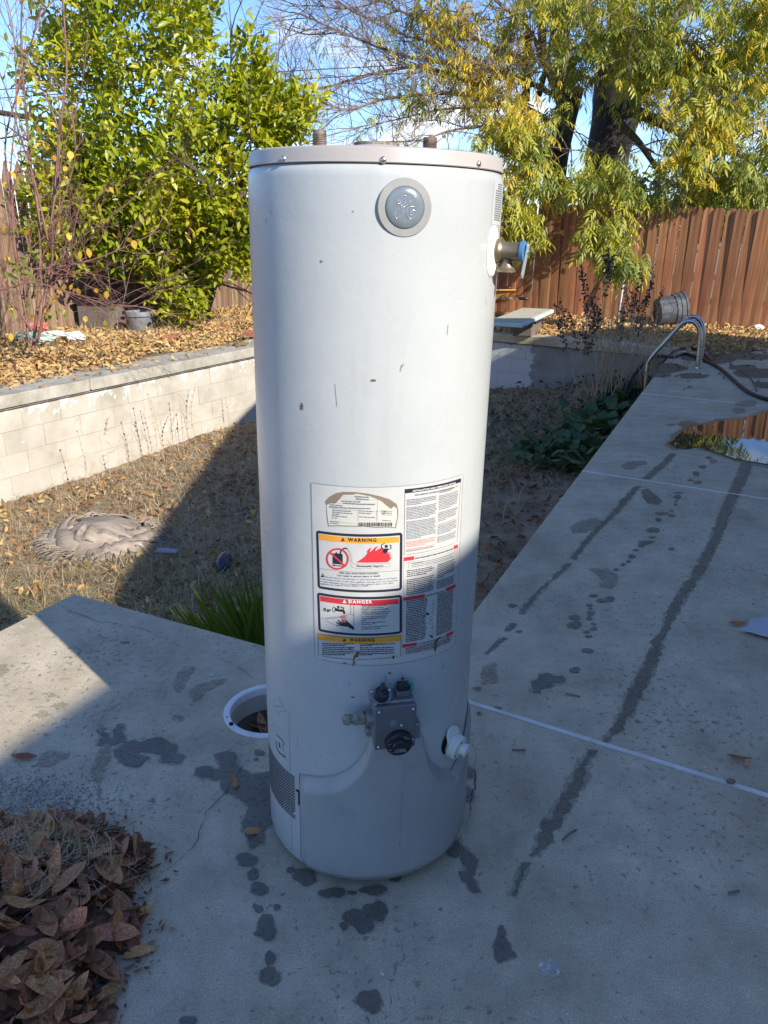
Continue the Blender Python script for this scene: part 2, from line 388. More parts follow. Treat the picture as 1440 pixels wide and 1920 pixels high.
# ------------------------------------------------------------------ block walls
def paint_extra(t, c, tcn, p):
    g_ = N(t, 'ShaderNodeNewGeometry'); sp = N(t, 'ShaderNodeSeparateXYZ'); L(t, g_.outputs['Position'], sp.inputs[0])
    n1 = N(t, 'ShaderNodeTexNoise', i={'Scale': 7.0, 'Detail': 8.0, 'Roughness': .7}); L(t, g_.outputs['Position'], n1.inputs['Vector'])
    zr = N(t, 'ShaderNodeMapRange', i={'From Min': -.42, 'From Max': -.12, 'To Min': -.16, 'To Max': .02}); L(t, sp.outputs['Z'], zr.inputs['Value'])
    ad = N(t, 'ShaderNodeMath', operation='ADD'); L(t, n1.outputs['Fac'], ad.inputs[0]); L(t, zr.outputs[0], ad.inputs[1])
    mr = N(t, 'ShaderNodeMapRange', i={'From Min': .50, 'From Max': .56, 'To Max': .8}); L(t, ad.outputs[0], mr.inputs['Value'])
    x = N(t, 'ShaderNodeMix', data_type='RGBA'); L(t, mr.outputs[0], x.inputs['Factor']); L(t, c, x.inputs['A']); x.inputs['B'].default_value = (.74, .74, .73, 1)
    return x.outputs['Result']
def peel_extra(t, c, tcn, p):
    g_ = N(t, 'ShaderNodeNewGeometry'); sp = N(t, 'ShaderNodeSeparateXYZ'); L(t, g_.outputs['Position'], sp.inputs[0])
    n1 = N(t, 'ShaderNodeTexNoise', i={'Scale': 3.5, 'Detail': 9.0, 'Roughness': .72}); L(t, g_.outputs['Position'], n1.inputs['Vector'])
    zr = N(t, 'ShaderNodeMapRange', i={'From Min': 1.95, 'From Max': 2.35, 'To Min': .10, 'To Max': -.22}); L(t, sp.outputs['X'], zr.inputs['Value'])
    ad = N(t, 'ShaderNodeMath', operation='ADD'); L(t, n1.outputs['Fac'], ad.inputs[0]); L(t, zr.outputs[0], ad.inputs[1])
    mr = N(t, 'ShaderNodeMapRange', i={'From Min': .49, 'From Max': .515}); L(t, ad.outputs[0], mr.inputs['Value'])
    x = N(t, 'ShaderNodeMix', data_type='RGBA'); L(t, mr.outputs[0], x.inputs['Factor']); L(t, c, x.inputs['A']); x.inputs['B'].default_value = (.55, .55, .54, 1)
    return x.outputs['Result']
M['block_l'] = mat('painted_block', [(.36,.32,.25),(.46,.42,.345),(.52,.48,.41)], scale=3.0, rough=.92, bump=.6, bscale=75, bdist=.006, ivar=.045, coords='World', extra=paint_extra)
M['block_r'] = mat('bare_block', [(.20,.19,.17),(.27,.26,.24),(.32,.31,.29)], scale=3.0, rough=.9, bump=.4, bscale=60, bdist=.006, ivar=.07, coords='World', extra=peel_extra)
M['mortar'] = mat('mortar', [(.36,.33,.27),(.44,.41,.35)], scale=9, rough=.95)
def block_mesh(name, w):
    mb = MB(); mb.box((0, -.10, 0), (w+.001, 0, .1965)); o = mb.obj(name, None); me = o.data; bpy.data.objects.remove(o); return me
BM_full = block_mesh('block', .396); BM_half = block_mesh('block_half', .196)
def block_wall(name, a, b, nrm, m, label, coping_w, cap_over=.0):
    root = empty(name, (float(a[0]), float(a[1]), 0), label, 'retaining wall')
    d = (b-a)/np.linalg.norm(b-a); Ln = np.linalg.norm(b-a)
    def P(s, o_): return a + d*s + nrm*o_ - a
    mb = MB(); q = [P(-.1, -.0305), P(Ln+.1, -.0305), P(Ln+.1, -.2), P(-.1, -.2)]; mb.prism([tuple(x) for x in q], -1.3, -.118); mb.obj('mortar', M['mortar'], root)
    ang = math.atan2(d[1], d[0])
    for c in range(6):
        z = -.118-.2*(c+1); s = -(.2 if c % 2 else 0.0)-.4*0
        k = 0
        while s < Ln-.02:
            w = .4; me = BM_full
            if s < 0: s0 = 0.0; me = BM_half; w = .2; sx = 0
            else: sx = s
            if sx + .4 > Ln+.01 and me is BM_full:
                if sx + .2 > Ln+.05: break
                me = BM_half
            off = -.026 + rng.uniform(-.002, .002)
            o = bpy.data.objects.new('block', me); 
            p = P(sx+.002, off); o.location = (float(p[0]), float(p[1]), z+.003); 
            # block's local -y must point out of the pool: local y = nrm
            o.rotation_euler = (0, 0, ang if (np.array([-d[1], d[0]])@nrm) > 0 else ang)
            if (np.array([-d[1], d[0]])@nrm) < 0:   # mirror by turning round
                p = P(sx+(.398 if me is BM_full else .198), off); o.location = (float(p[0]), float(p[1]), z+.003); o.rotation_euler = (0, 0, ang+math.pi)
            if not len(me.materials): me.materials.append(m)
            o.material_slots[0].link = 'OBJECT' if False else 'DATA'
            link(o, root)
            s = s+.4 if s >= 0 else .2
    return root, d, Ln, P
BMs = {}
def bw(name, a, b, nrm, m, label):
    global BM_full, BM_half
    BM_full = block_mesh('block', .396); BM_half = block_mesh('block_half', .196)
    BM_full.materials.clear(); BM_half.materials.clear()
    return block_wall(name, a, b, nrm, m, label, .4)
left_root, _, LnL, _ = bw('block_wall', WA, CFL, Wn, M['block_l'], 'long pale painted concrete block wall on the left side of the empty pool, with white peeling patches')
far_n = np.array([-(CFR-CFL)[1], (CFR-CFL)[0]]); far_n = -far_n/np.linalg.norm(far_n)
if far_n@np.array([0, -1]) < 0: far_n = -far_n
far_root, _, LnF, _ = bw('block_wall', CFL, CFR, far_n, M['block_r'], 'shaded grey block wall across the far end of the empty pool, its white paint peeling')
# coping: cast in lengths of 3 m, front edge on the pool line
def coping(root, a, b, nrm, w, z1=.004, z0=-.104, seg=3.05):
    d = (b-a)/np.linalg.norm(b-a); Ln = np.linalg.norm(b-a); s = 0; A = np.array(root.location)[:2]
    while s < Ln:
        e = min(s+seg-.006, Ln); mb = MB()
        q = [a+d*s-A, a+d*e-A, a+d*e-nrm*w-A, a+d*s-nrm*w-A]
        mb.prism([tuple(x) for x in q], z0, z1); mb.obj('coping', M['coping'], root, bevel=.012); s += seg
coping(left_root, WA, CFL+Wd*.3, Wn, .50)

# ------------------------------------------------------------------ planting bed left of the pool
ss = np.linspace(-1.0, 16.2, 200); ww = np.linspace(.42, 3.4, 50)
S_, W_ = np.meshgrid(ss, ww)
bx = WA[0]+Wd[0]*S_-Wn[0]*W_; by = WA[1]+Wd[1]*S_-Wn[1]*W_
def bed_z(x, y):
    w = -((np.asarray(x)-PW[0])*Wn[0]+(np.asarray(y)-PW[1])*Wn[1])
    return -.03 + .07*np.clip((w-.42)/.8, 0, 1) + .02*vnoise(x, y, 3.0, 5)
bz = bed_z(bx, by) + rng.normal(0, .006, bx.shape)
ii = (np.arange(49)[:, None]*200+np.arange(199)[None]).ravel()
tag(mesh_obj('planting_bed', np.stack([bx.ravel(), by.ravel(), bz.ravel()], 1), np.stack([ii, ii+200, ii+201, ii+1], 1), M['bedsoil'], smooth=True), kind='structure')

# ------------------------------------------------------------------ fences, board by board
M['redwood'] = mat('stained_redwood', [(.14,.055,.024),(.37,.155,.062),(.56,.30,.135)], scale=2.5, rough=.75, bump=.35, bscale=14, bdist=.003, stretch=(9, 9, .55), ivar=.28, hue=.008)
M['oldwood'] = mat('weathered_cedar', [(.09,.055,.035),(.20,.125,.075),(.34,.25,.175)], scale=2.5, rough=.88, bump=.4, bscale=14, bdist=.004, stretch=(9, 9, .5), ivar=.32, hue=.012)
def board_mesh(h, kind, seed):
    r = np.random.default_rng(seed); w = .138/2
    if kind == 'dog': prof = [(-w, 0), (w, 0), (w, h-.03), (w-.03, h+r.uniform(-.005, .005)), (-w+.03, h), (-w, h-.03)]
    else: prof = [(-w, 0), (w, 0), (w, h-.05-r.uniform(0, .05)), (r.uniform(-.02, .02), h), (-w, h-.05-r.uniform(0, .05))]
    mb = MB(); Mx = Matrix(((1,0,0,0),(0,0,1,0),(0,1,0,0),(0,0,0,1)))
    mb.prism(prof, -.008, .008, Mx); o = mb.obj('board', None); me = o.data; bpy.data.objects.remove(o); return me
def fence(name, base, d, nrm, s0, s1, hfun, leanfun, m, label, kind, gap=(.001, .008)):
    root = empty(name, (float(base[0]), float(base[1]), 0), label, 'fence')
    vs = [board_mesh(1.0, kind, k) for k in range(5)]
    for v in vs: v.materials.append(m)
    s = s0; ang = math.atan2(d[1], d[0])
    while s < s1:
        o = bpy.data.objects.new('board', vs[rng.integers(5)]); p = d*s + nrm*rng.uniform(-.004, .004)
        h = hfun(s)+rng.uniform(-.012, .012); z0 = -.06
        o.location = (float(p[0]), float(p[1]), z0); o.scale = (rng.uniform(.97, 1.02), 1, h-z0)
        Ml = Matrix.Rotation(ang, 4, 'Z') @ Matrix.Rotation(math.radians(leanfun(s)+rng.normal(0, .35)), 4, 'Y') @ Matrix.Rotation(math.radians(rng.normal(0, .5)), 4, 'X')
        o.rotation_euler = Ml.to_euler(); link(o, root); s += .139 + rng.uniform(*gap)
    # rails and posts on the back
    for zz in (.32, 1.25):
        mb = MB(); a = d*s0-nrm*.012; b = d*s1-nrm*.012; q = [a, b, b-nrm*.04, a-nrm*.04]; mb.prism([tuple(x) for x in q], zz, zz+.085); mb.obj('rail', m, root)
    s = s0
    while s < s1:
        mb = MB(); q = [d*s-nrm*.055, d*(s+.09)-nrm*.055, d*(s+.09)-nrm*.145, d*s-nrm*.145]; mb.prism([tuple(x) for x in q], -.1, hfun(s)-.1); mb.obj('post', m, root); s += 2.44
    return root
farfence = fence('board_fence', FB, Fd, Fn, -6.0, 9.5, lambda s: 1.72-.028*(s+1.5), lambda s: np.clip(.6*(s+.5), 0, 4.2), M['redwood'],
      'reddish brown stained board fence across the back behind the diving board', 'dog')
LF0 = np.array([-1.60, 15.22])
fence('picket_fence', LF0, -Wd, Wn, .2, 15.5, lambda s: 2.12+.05*math.sin(s*1.7), lambda s: rng.normal(0, .6), M['oldwood'],
      'weathered grey and brown board fence with ragged tops behind the lemon tree', 'point', (.0, .006))

# ------------------------------------------------------------------ house behind the camera on the right: it shades the deck
M['stucco'] = mat('beige_stucco', [(.42,.37,.30),(.50,.45,.37)], scale=4, rough=.95, bump=.5, bscale=120, coords='World')
M['roofing'] = mat('grey_shingle', [(.10,.10,.10),(.20,.19,.18)], scale=12, rough=.95, coords='World')
M['whitetrim'] = flat('white_trim', (.72,.71,.68), .6)
M['glass'] = flat('dark_window_glass', (.02,.025,.03), .05, spec=.8)
house = empty('house', (6, -1, 0), 'beige stucco house with flat grey roof standing beside the deck', 'house')
def HP(pts): return [(x-6, y+1) for x, y in pts]
mb = MB(); mb.prism(HP([(1.7,-10),(14,-10),(14,2.2),(9.3,4.6),(8.0,5.4),(7.2,6.2),(6.2,5.5),(4.2,5.2),(3.7,4.0),(3.7,-1.6),(3.3,-2.5),(1.7,-6.1)]), -.1, 3.0); mb.obj('wall', M['stucco'], house)
mb = MB(); mb.prism(HP([(1.1,-10.6),(14.6,-10.6),(14.6,1.0),(11.8,3.2),(8.8,6.0),(7.3,7.35),(5.75,6.33),(3.5,6.07),(3.0,4.67),(3.05,-.1),(3.13,-1.45),(2.735,-2.27),(1.1,-5.75)]), 3.01, 3.2); rf = mb.obj('roof', M['roofing'], house)
for y0, y1, z0, z1 in ((2.0,3.6,.9,2.1), (.1,1.7,.9,2.1)):
    mb = MB(); mb.box((3.65-6, y0+1, z0), (3.69-6, y1+1, z1)); w = mb.obj('window', M['whitetrim'], house)
    mb = MB(); mb.box((3.635-6, y0+1.06, z0+.06), (3.648-6, (y0+y1)/2+1-.02, z1-.06)); mb.obj('pane', M['glass'], w)
    mb = MB(); mb.box((3.635-6, (y0+y1)/2+1+.02, z0+.06), (3.648-6, y1+1-.06, z1-.06)); mb.obj('pane', M['glass'], w)
mb = MB(); mb.box((3.64-6, -1.5+1, -.02), (3.69-6, -.3+1, 2.1)); dr = mb.obj('door', M['whitetrim'], house)
mb = MB(); mb.box((3.625-6, -1.4+1, .1), (3.638-6, -.4+1, 2.0)); mb.obj('pane', M['glass'], dr)
# ------------------------------------------------------------------ the water heater
R0 = 0.235
LEAN = math.radians(0.959)
TB = np.array([-0.0426, 1.553, 0.0])
_cl, _sl = math.cos(LEAN), math.sin(LEAN)
TM = np.array([[_cl, 0, _sl], [0, 1, 0], [-_sl, 0, _cl]])
heater = empty('water_heater', tuple(TB), 'tall dented white cylindrical gas water heater standing alone on the concrete deck', 'water heater')
heater.rotation_euler = (0, LEAN, 0)
def T(x, y, R=R0):
    """where a sight line meets the heater's own cylinder: arc length s and height z"""
    d = TM.T@ray(x, y); o = TM.T@(EYE-TB)
    A = d[0]**2+d[1]**2; b = o[0]*d[0]+o[1]*d[1]; c = o[0]**2+o[1]**2-R*R
    disc = max(b*b-A*c, 0.0); t = (-b-math.sqrt(disc))/A; q = o+t*d
    return np.array([math.atan2(q[0], -q[1])*R0, q[2]])
def surf(sz, off=0.0):
    sz = np.asarray(sz, float); th = sz[..., 0]/R0; r = R0+off
    return np.stack([r*np.sin(th), -r*np.cos(th), sz[..., 1]], -1)
def frm(theta, z, r):
    """local frame on the shell: x tangential, y outwards, z up"""
    s, c = math.sin(theta), math.cos(theta)
    return Matrix(((c, s, 0, r*s), (s, -c, 0, -r*c), (0, 0, 1, z), (0, 0, 0, 1)))
def enamel_extra(t, c, tcn, p):
    # faint vertical runs, scuffs and grime that belong to the paint
    mp_ = N(t, 'ShaderNodeMapping'); mp_.inputs['Scale'].default_value = (14, 14, 1.6); L(t, tcn.outputs['Object'], mp_.inputs[0])
    n = N(t, 'ShaderNodeTexNoise', i={'Scale': 1.0, 'Detail': 6.0, 'Roughness': .7}); L(t, mp_.outputs[0], n.inputs['Vector'])
    mr = N(t, 'ShaderNodeMapRange', i={'From Min': .52, 'From Max': .85, 'To Max': .45}); L(t, n.outputs['Fac'], mr.inputs['Value'])
    x = N(t, 'ShaderNodeMix', data_type='RGBA'); L(t, mr.outputs[0], x.inputs['Factor']); L(t, c, x.inputs['A']); x.inputs['B'].default_value = (.36, .355, .325, 1)
    n2 = N(t, 'ShaderNodeTexNoise', i={'Scale': 38.0, 'Detail': 5.0, 'Roughness': .8}); L(t, tcn.outputs['Object'], n2.inputs['Vector'])
    m2 = N(t, 'ShaderNodeMapRange', i={'From Min': .66, 'From Max': .74, 'To Max': .5}); L(t, n2.outputs['Fac'], m2.inputs['Value'])
    x2 = N(t, 'ShaderNodeMix', data_type='RGBA'); L(t, m2.outputs[0], x2.inputs['Factor']); L(t, x.outputs['Result'], x2.inputs['A']); x2.inputs['B'].default_value = (.33, .32, .29, 1)
    return x2.outputs['Result']
M['enamel'] = mat('white_enamel', [(.44,.455,.44),(.495,.51,.49)], scale=3, rough=.28, rvar=.10, spec=.5, bump=.16, bscale=3.0, bdist=.02, extra=enamel_extra)
M['captaupe'] = mat('taupe_painted_steel', [(.40,.355,.32),(.45,.405,.37)], scale=4, rough=.42, bump=.05, bscale=8)
M['doorgrey'] = mat('grey_painted_door', [(.27,.27,.255),(.36,.36,.34),(.31,.31,.295)], scale=5, rough=.42, rvar=.08, bump=.06, bscale=7, bdist=.01, ramp=(.25,.75), extra=enamel_extra)
M['ruststeel'] = mat('rusty_threaded_steel', [(.09,.055,.04),(.22,.17,.13),(.40,.37,.33)], scale=45, rough=.6, metal=.5, bump=.4, bscale=160)
M['redpl'] = flat('red_plastic_ring', (.62,.035,.03), .45)
M['rust'] = flat('rust_stain', (.22,.06,.025), .9)
M['blackpl'] = mat('black_plastic', [(.012,.012,.016),(.022,.022,.028)], scale=30, rough=.32, spec=.5)
M['alu'] = mat('cast_aluminium', [(.20,.20,.205),(.30,.30,.31)], scale=40, rough=.48, metal=.55, bump=.12, bscale=200)
M['aludark'] = mat('grey_cover_plate', [(.13,.13,.14),(.17,.17,.18)], scale=14, rough=.5, metal=.35)
M['screwm'] = flat('zinc_screw', (.62,.62,.60), .25, metal=.9)
M['brass'] = mat('dull_brass', [(.20,.155,.10),(.31,.25,.165)], scale=20, rough=.42, metal=.75, bump=.1, bscale=60)
M['galv'] = mat('corroded_fitting', [(.13,.14,.13),(.33,.33,.27),(.22,.13,.06)], scale=60, rough=.55, metal=.5, bump=.3, bscale=150)
M['blue'] = flat('blue_plastic_ring', (.06,.19,.36), .5)
M['leverm'] = flat('grey_lever_steel', (.42,.48,.47), .45, metal=.3)
M['cream'] = mat('cream_plastic', [(.66,.64,.55),(.74,.73,.65)], scale=20, rough=.45)
M['green'] = flat('green_connector', (.02,.30,.20), .4)
M['hole'] = flat('dark_void', (.006,.006,.008), .9)
M['badge_in'] = mat('badge_grey', [(.15,.18,.195),(.19,.22,.24)], scale=30, rough=.22, coat=.6)
M['badge_ring'] = mat('badge_silver', [(.30,.30,.285),(.35,.35,.33)], scale=30, rough=.35, metal=.1)
M['chrome'] = flat('chrome_relief', (.78,.80,.82), .15, metal=.8)
# shell
mb = MB()
prof = [(R0-.012,.010),(R0-.004,.014),(R0,.024)] + [(R0, z) for z in np.linspace(.05, 1.455, 24)] + [(R0-.0006,1.462),(R0-.003,1.469),(R0-.008,1.474),(R0-.012,1.476)]
mb.lathe(prof, 160, cap=True); shell = mb.obj('shell', M['enamel'], heater, auto=35)
mb = MB(); mb.lathe([(R0-.020, .000), (R0-.014, .002), (R0-.010, .012)], 96); mb.obj('base_ring', flat('dark_base_steel', (.10,.10,.10), .7), heater, auto=40)  # dark inset ring below the shell's bottom edge
mb = MB(); mb.tube(np.array([surf(np.array([-.183, z]), .0003) for z in np.linspace(.03, .40, 12)]), .0006, 5); mb.obj('panel_seam', M['captaupe'] if 'captaupe' in M else None, heater, smooth=True)
# cap
CAPR = R0-.0035
mb = MB(); mb.lathe([(CAPR,1.4745),(CAPR+.0012,1.476),(CAPR,1.479),(CAPR,1.4945),(CAPR-.0015,1.4975),(CAPR-.005,1.4992),(.20,1.5015),(.12,1.5055),(.04,1.507),(.0005,1.507)], 160, cap=False)
cap = mb.obj('top_cap', M['captaupe'], heater, auto=35)
for px_, py_ in ((529,296),(719,298),(900,306)):
    s_, z_ = T(px_, py_); fm = frm(s_/R0, z_-.001, CAPR)
    mb = MB(); mb.lathe([(.0055,0),(.0055,.001),(.0045,.003),(.002,.0042),(.0003,.0044)], 16, M=fm@Matrix.Rotation(-math.pi/2, 4, 'X'), cap=False); mb.obj('screw', M['screwm'], cap, auto=40)
# rust streak along the cap's right edge
mb = MB()
for k in range(26):
    a = math.radians(rng.uniform(28, 62)); w = rng.uniform(.002, .009); zz = CAPR-.0044
    P = [(math.sin(a+da)*(zz+dr), -math.cos(a+da)*(zz+dr), 1.4990+.0006) for da, dr in ((0,0),(w/R0*1.6,0),(w/R0*1.6,-.0022),(0,-.003))]
    mb.add(P, [(0,1,2,3)])
mb.obj('rust_mark', M['rust'], cap)
# nipples and flue collar
for x_, h_, red in ((-.105, 1.5435, True), (.098, 1.5355, False)):
    mb = MB(); pr = [(.0125,1.50),(.0133,1.502)]
    for k in range(9): z_ = 1.512+k*(h_-1.516)/9; pr += [(.0133,z_),(.0122,z_+.0016)]
    pr += [(.0128,h_-.002),(.0122,h_),(.0095,h_),(.0095,h_-.02)]
    mb.lathe(pr, 28, M=Matrix.Translation((x_, .01, 0)), cap=True); nip = mb.obj('pipe_nipple', M['ruststeel'], heater, auto=50)
    if red:
        mb = MB(); mb.lathe([(.0235,1.500),(.0235,1.5065),(.021,1.5085),(.014,1.509)], 28, M=Matrix.Translation((x_, .01, 0))); mb.obj('ring', M['redpl'], nip, auto=40)
mb = MB(); mb.lathe([(.058,1.503),(.052,1.512),(.046,1.5165),(.042,1.5175),(.042,1.49)], 48, M=Matrix.Translation((.0,.0,0)), cap=False); fl = mb.obj('flue_collar', M['captaupe'], heater, auto=40)
mb = MB(); mb.lathe([(.0415,1.49),(.0415,1.5225),(.0375,1.5235),(.0375,1.49)], 48, M=Matrix.Translation((.0,.0,0)), cap=False); mb.obj('flue_pipe', M['ruststeel'], fl, auto=40)

# ---- flat print on the curved shell
def dens(poly, mx=.010):
    """tessellate a polygon given in (s,z) and split its long edges so it can bend round the shell"""
    P = [Vector((float(a), float(b), 0)) for a, b in poly]
    tr = tessellate_polygon([P]); bm = bmesh.new(); vs = [bm.verts.new(p) for p in P]
    for t in tr:
        try: bm.faces.new([vs[i] for i in t])
        except ValueError: pass
    for _ in range(7):
        le = [e for e in bm.edges if abs(e.verts[0].co.x-e.verts[1].co.x) > mx]
        if not le: break
        bmesh.ops.subdivide_edges(bm, edges=le, cuts=1, use_grid_fill=False); bmesh.ops.triangulate(bm, faces=[f for f in bm.faces if len(f.verts) > 3])
    bm.verts.index_update(); V = np.array([v.co[:2] for v in bm.verts]); F = []
    for f in bm.faces:
        ids = [v.index for v in f.verts]; a, b, c = (V[i] for i in ids[:3])
        F.append(ids if (b[0]-a[0])*(c[1]-a[1])-(b[1]-a[1])*(c[0]-a[0]) > 0 else ids[::-1])
    bm.free(); return V, F
class Print(dict):
    """flat print collected per ink, on one panel"""
    def mb(s, ink): return s.setdefault(ink, MB())
    def poly(s, ink, pts, off): V, F = dens(pts); s.mb(ink).add(surf(V, off), F)
    def line(s, ink, pts, w, off, closed=False):
        pts = [np.asarray(p, float) for p in pts]
        if closed: pts = pts + [pts[0]]
        P = []
        for a, b in zip(pts[:-1], pts[1:]):
            n = max(1, int(abs(b[0]-a[0])/.012)); P += [a+(b-a)*k/n for k in range(n)]
        P.append(pts[-1]); P = np.array(P); tg = np.gradient(P, axis=0); tg /= np.linalg.norm(tg, axis=1)[:, None]+1e-12
        nr = np.stack([-tg[:, 1], tg[:, 0]], 1)*w/2; V = np.concatenate([P-nr, P+nr]); m = len(P)
        s.mb(ink).add(surf(V, off), [(i, i+1, i+1+m, i+m) for i in range(m-1)])
    def bars(s, ink, a, b, h, off, dens_=.84):
        """a line of print too small to read"""
        a, b = np.asarray(a), np.asarray(b); Ln = np.linalg.norm(b-a); d = (b-a)/Ln; n = np.array([-d[1], d[0]]); t = 0
        while t < Ln:
            w = rng.uniform(.0018, .0075); e = min(t+w, Ln); hh = h*rng.uniform(.75, 1.0)
            q = [a+d*t, a+d*e, a+d*e+n*hh, a+d*t+n*hh]; s.mb(ink).add(surf(np.array(q), off), [(0,1,2,3)]); t = e+rng.uniform(.0006, .0013)
    def build(s, parent, name='lettering'):
        for ink, m in s.items(): tag(m.obj(name, M[ink], parent), kind='stuff')
_fc = {}
def glyphs(txt, bold=0.0):
    if (txt, bold) in _fc: return _fc[(txt, bold)]
    sp_c = 1.28 if txt in ('WARNING', 'DANGER') else 1.06
    cu = bpy.data.curves.new('t', 'FONT'); cu.body = txt; cu.size = 1; cu.resolution_u = 2; cu.offset = bold; cu.space_character = sp_c
    o = bpy.data.objects.new('t', cu); me = o.to_mesh(); V = np.array([v.co[:2] for v in me.vertices]); F = [tuple(p.vertices) for p in me.polygons]
    o.to_mesh_clear(); bpy.data.objects.remove(o); bpy.data.curves.remove(cu); _fc[(txt, bold)] = (V, F); return V, F
def text(pr, ink, txt, a, b, h, off, bold=0.0):
    a, b = np.asarray(a), np.asarray(b); V, F = glyphs(txt, bold+.02)
    d = b-a; Ln = np.linalg.norm(d); d = d/Ln; n = np.array([-d[1], d[0]])
    x0, x1 = V[:, 0].min(), V[:, 0].max(); sx = Ln/(x1-x0); sy = h/.70
    P = a + np.outer((V[:, 0]-x0)*sx, d) + np.outer(V[:, 1]*sy, n)
    F2 = []
    for f in F:
        p = P[list(f)]; ar = sum(p[i][0]*p[(i+1) % len(p)][1]-p[(i+1) % len(p)][0]*p[i][1] for i in range(len(p)))
        F2.append(f if ar > 0 else f[::-1])
    pr.mb(ink).add(surf(P, off), F2)
for k, c in dict(ink_black=(.018,.018,.025), ink_navy=(.02,.022,.038), ink_orange=(.80,.34,.03), ink_red=(.62,.035,.045), ink_white=(.78,.78,.76),
                 ink_grey=(.17,.19,.22), ink_pink=(.70,.25,.22), paper=(.54,.53,.495), paper2=(.60,.575,.49), torn=(.24,.185,.13), ink_brown=(.16,.10,.05)).items():
    M[k] = flat(k, c, .45)
def Z(x, y): return T(570+x/4.5, 880+y/4.5)
MPZ = .00108/4.5*1.02    # metres per zoomed pixel, roughly
O1 = .0009
lab = Print()
TL, TR_, BR_, BL_ = Z(62,112), Z(1340,38), Z(1272,1478), Z(95,1590)
V, F = dens([TL, BL_, BR_, TR_], .006)
label_o = mesh_obj('instruction_label', surf(V, O1-.0003), F, M['paper'], heater, smooth=True)
def quad(ink, a, b, c, d, off): lab.poly(ink, [Z(*a), Z(*b), Z(*c), Z(*d)], off)
lab.line('ink_grey', [TL, BL_, BR_, TR_], .0009, O1, True)
def rrect(TLp, TRp, BRp, BLp, r, inset=0.0):
    """rounded rectangle in surface space between four sighted corners"""
    a, b, c, d = (np.asarray(Z(*p)) for p in (TLp, TRp, BRp, BLp)); ux = (b-a)/np.linalg.norm(b-a); uy = (d-a)/np.linalg.norm(d-a)
    w = np.linalg.norm(b-a); h = np.linalg.norm(d-a); out = []
    for cx_, cy_, a0 in ((w-r-inset, r+inset, -90), (w-r-inset, h-r-inset, 0), (r+inset, h-r-inset, 90), (r+inset, r+inset, 180)):
        for k in range(6):
            t = math.radians(a0+k*18); out.append(a+ux*(cx_+r*math.cos(t))+uy*(cy_+r*math.sin(t)))
    return out
# torn rating plate
plate = [(178,270),(215,230),(270,200),(330,188),(430,190),(540,203),(640,225),(720,250),(780,290),(795,340),(793,400),(775,495),(700,488),(600,492),(500,480),(400,482),(300,478),(205,480),(192,400),(188,300)]
lab.poly('torn', [Z(*p) for p in plate], O1)
inner = [(192,300),(225,285),(262,288),(292,262),(332,214),(450,205),(560,226),(650,266),(712,318),(735,332),(757,310),(782,330),(785,400),(765,488),(700,480),(600,484),(500,472),(400,474),(300,470),(212,472),(200,400)]
lab.poly('paper2', [Z(*p) for p in inner], O1+.0003)
O2 = O1+.0006
for (x0, y0, x1, y1) in ((330,228,590,236),(300,246,610,256),(240,276,600,292),(222,322,750,352),(225,432,780,462)): lab.line('ink_grey', [Z(x0,y0), Z(x1,y1)], .0004, O2)
for x in (620, 458, 612): lab.line('ink_grey', [Z(x, 340 if x != 620 else 250), Z(x-3, 438)], .0004, O2)
for (x0, y0, x1, y1, h) in ((340,212,425,212,8),(430,232,545,240,12),(440,252,548,260,12),(315,270,480,278,11),(330,288,600,300,12),(222,300,330,310,10),(215,318,560,334,12),(240,345,400,358,9),(240,362,410,376,9),(240,378,300,382,9),(240,394,365,404,9),(232,412,280,414,7),(222,440,300,446,8),(222,455,290,460,8),(465,352,580,358,9),(465,370,570,376,9),(465,402,600,408,8),(660,432,735,436,8)):
    lab.bars('ink_grey', Z(x0, y0), Z(x1, y1), h*MPZ, O2)
x = 460
while x < 745:
    w = rng.uniform(3, 9); lab.poly('ink_black', [Z(x, 446), Z(x, 478), Z(x+w, 479), Z(x+w, 447)], O2); x += w+rng.uniform(3, 7)
lab.line('ink_black', [Z(655,345), Z(655,380), Z(738,386), Z(738,352)], .0006, O2, True)
def ring(cx_, cy_, rx, ry, n=28, a0=0, a1=360): return [Z(cx_+rx*math.cos(math.radians(a)), cy_+ry*math.sin(math.radians(a))) for a in np.linspace(a0, a1, n)]
lab.line('ink_black', ring(675, 364, 9, 10), .0013, O2); lab.line('ink_black', [Z(682,354), Z(694,354)], .001, O2); lab.bars('ink_grey', Z(695,372), Z(732,374), 10*MPZ, O2)
# warning panel
lab.poly('ink_navy', rrect((103,512),(830,530),(828,1012),(118,1000), .006), O1)
lab.poly('paper', rrect((103,512),(830,530),(828,1012),(118,1000), .0015, .0052), O1+.0003)
def band(ink, x0, y0, x1, y1, h, off):   # a horizontal band: follows the label's own level
    a, b = np.asarray(Z(x0, y0)), np.asarray(Z(x1, y1)); n = np.array([-(b-a)[1], (b-a)[0]])/np.linalg.norm(b-a)*h
    lab.poly(ink, [a, b, b-n, a-n], off)
band('ink_orange', 131, 542, 799, 566, .0113, O2)
text(lab, 'ink_black', 'WARNING', Z(372,604), Z(612,607), 28*MPZ, O2+.0003, .02)
def warn_tri(cx_, cy_, k, ink, ink2, off):
    lab.poly(ink, [Z(cx_-k, cy_+k*.85), Z(cx_+k, cy_+k*.9), Z(cx_, cy_-k)], off)
    lab.poly(ink2, [Z(cx_-k*.10, cy_-k*.25), Z(cx_-k*.08, cy_+k*.35), Z(cx_+k*.10, cy_+k*.36), Z(cx_+k*.12, cy_-k*.24)], off+.0002)
warn_tri(330, 588, 17, 'ink_black', 'ink_orange', O2+.0003)
O3 = O2+.0003
can = [(243,708),(268,706),(270,697),(280,697),(282,706),(305,710),(328,712),(328,818),(243,812)]
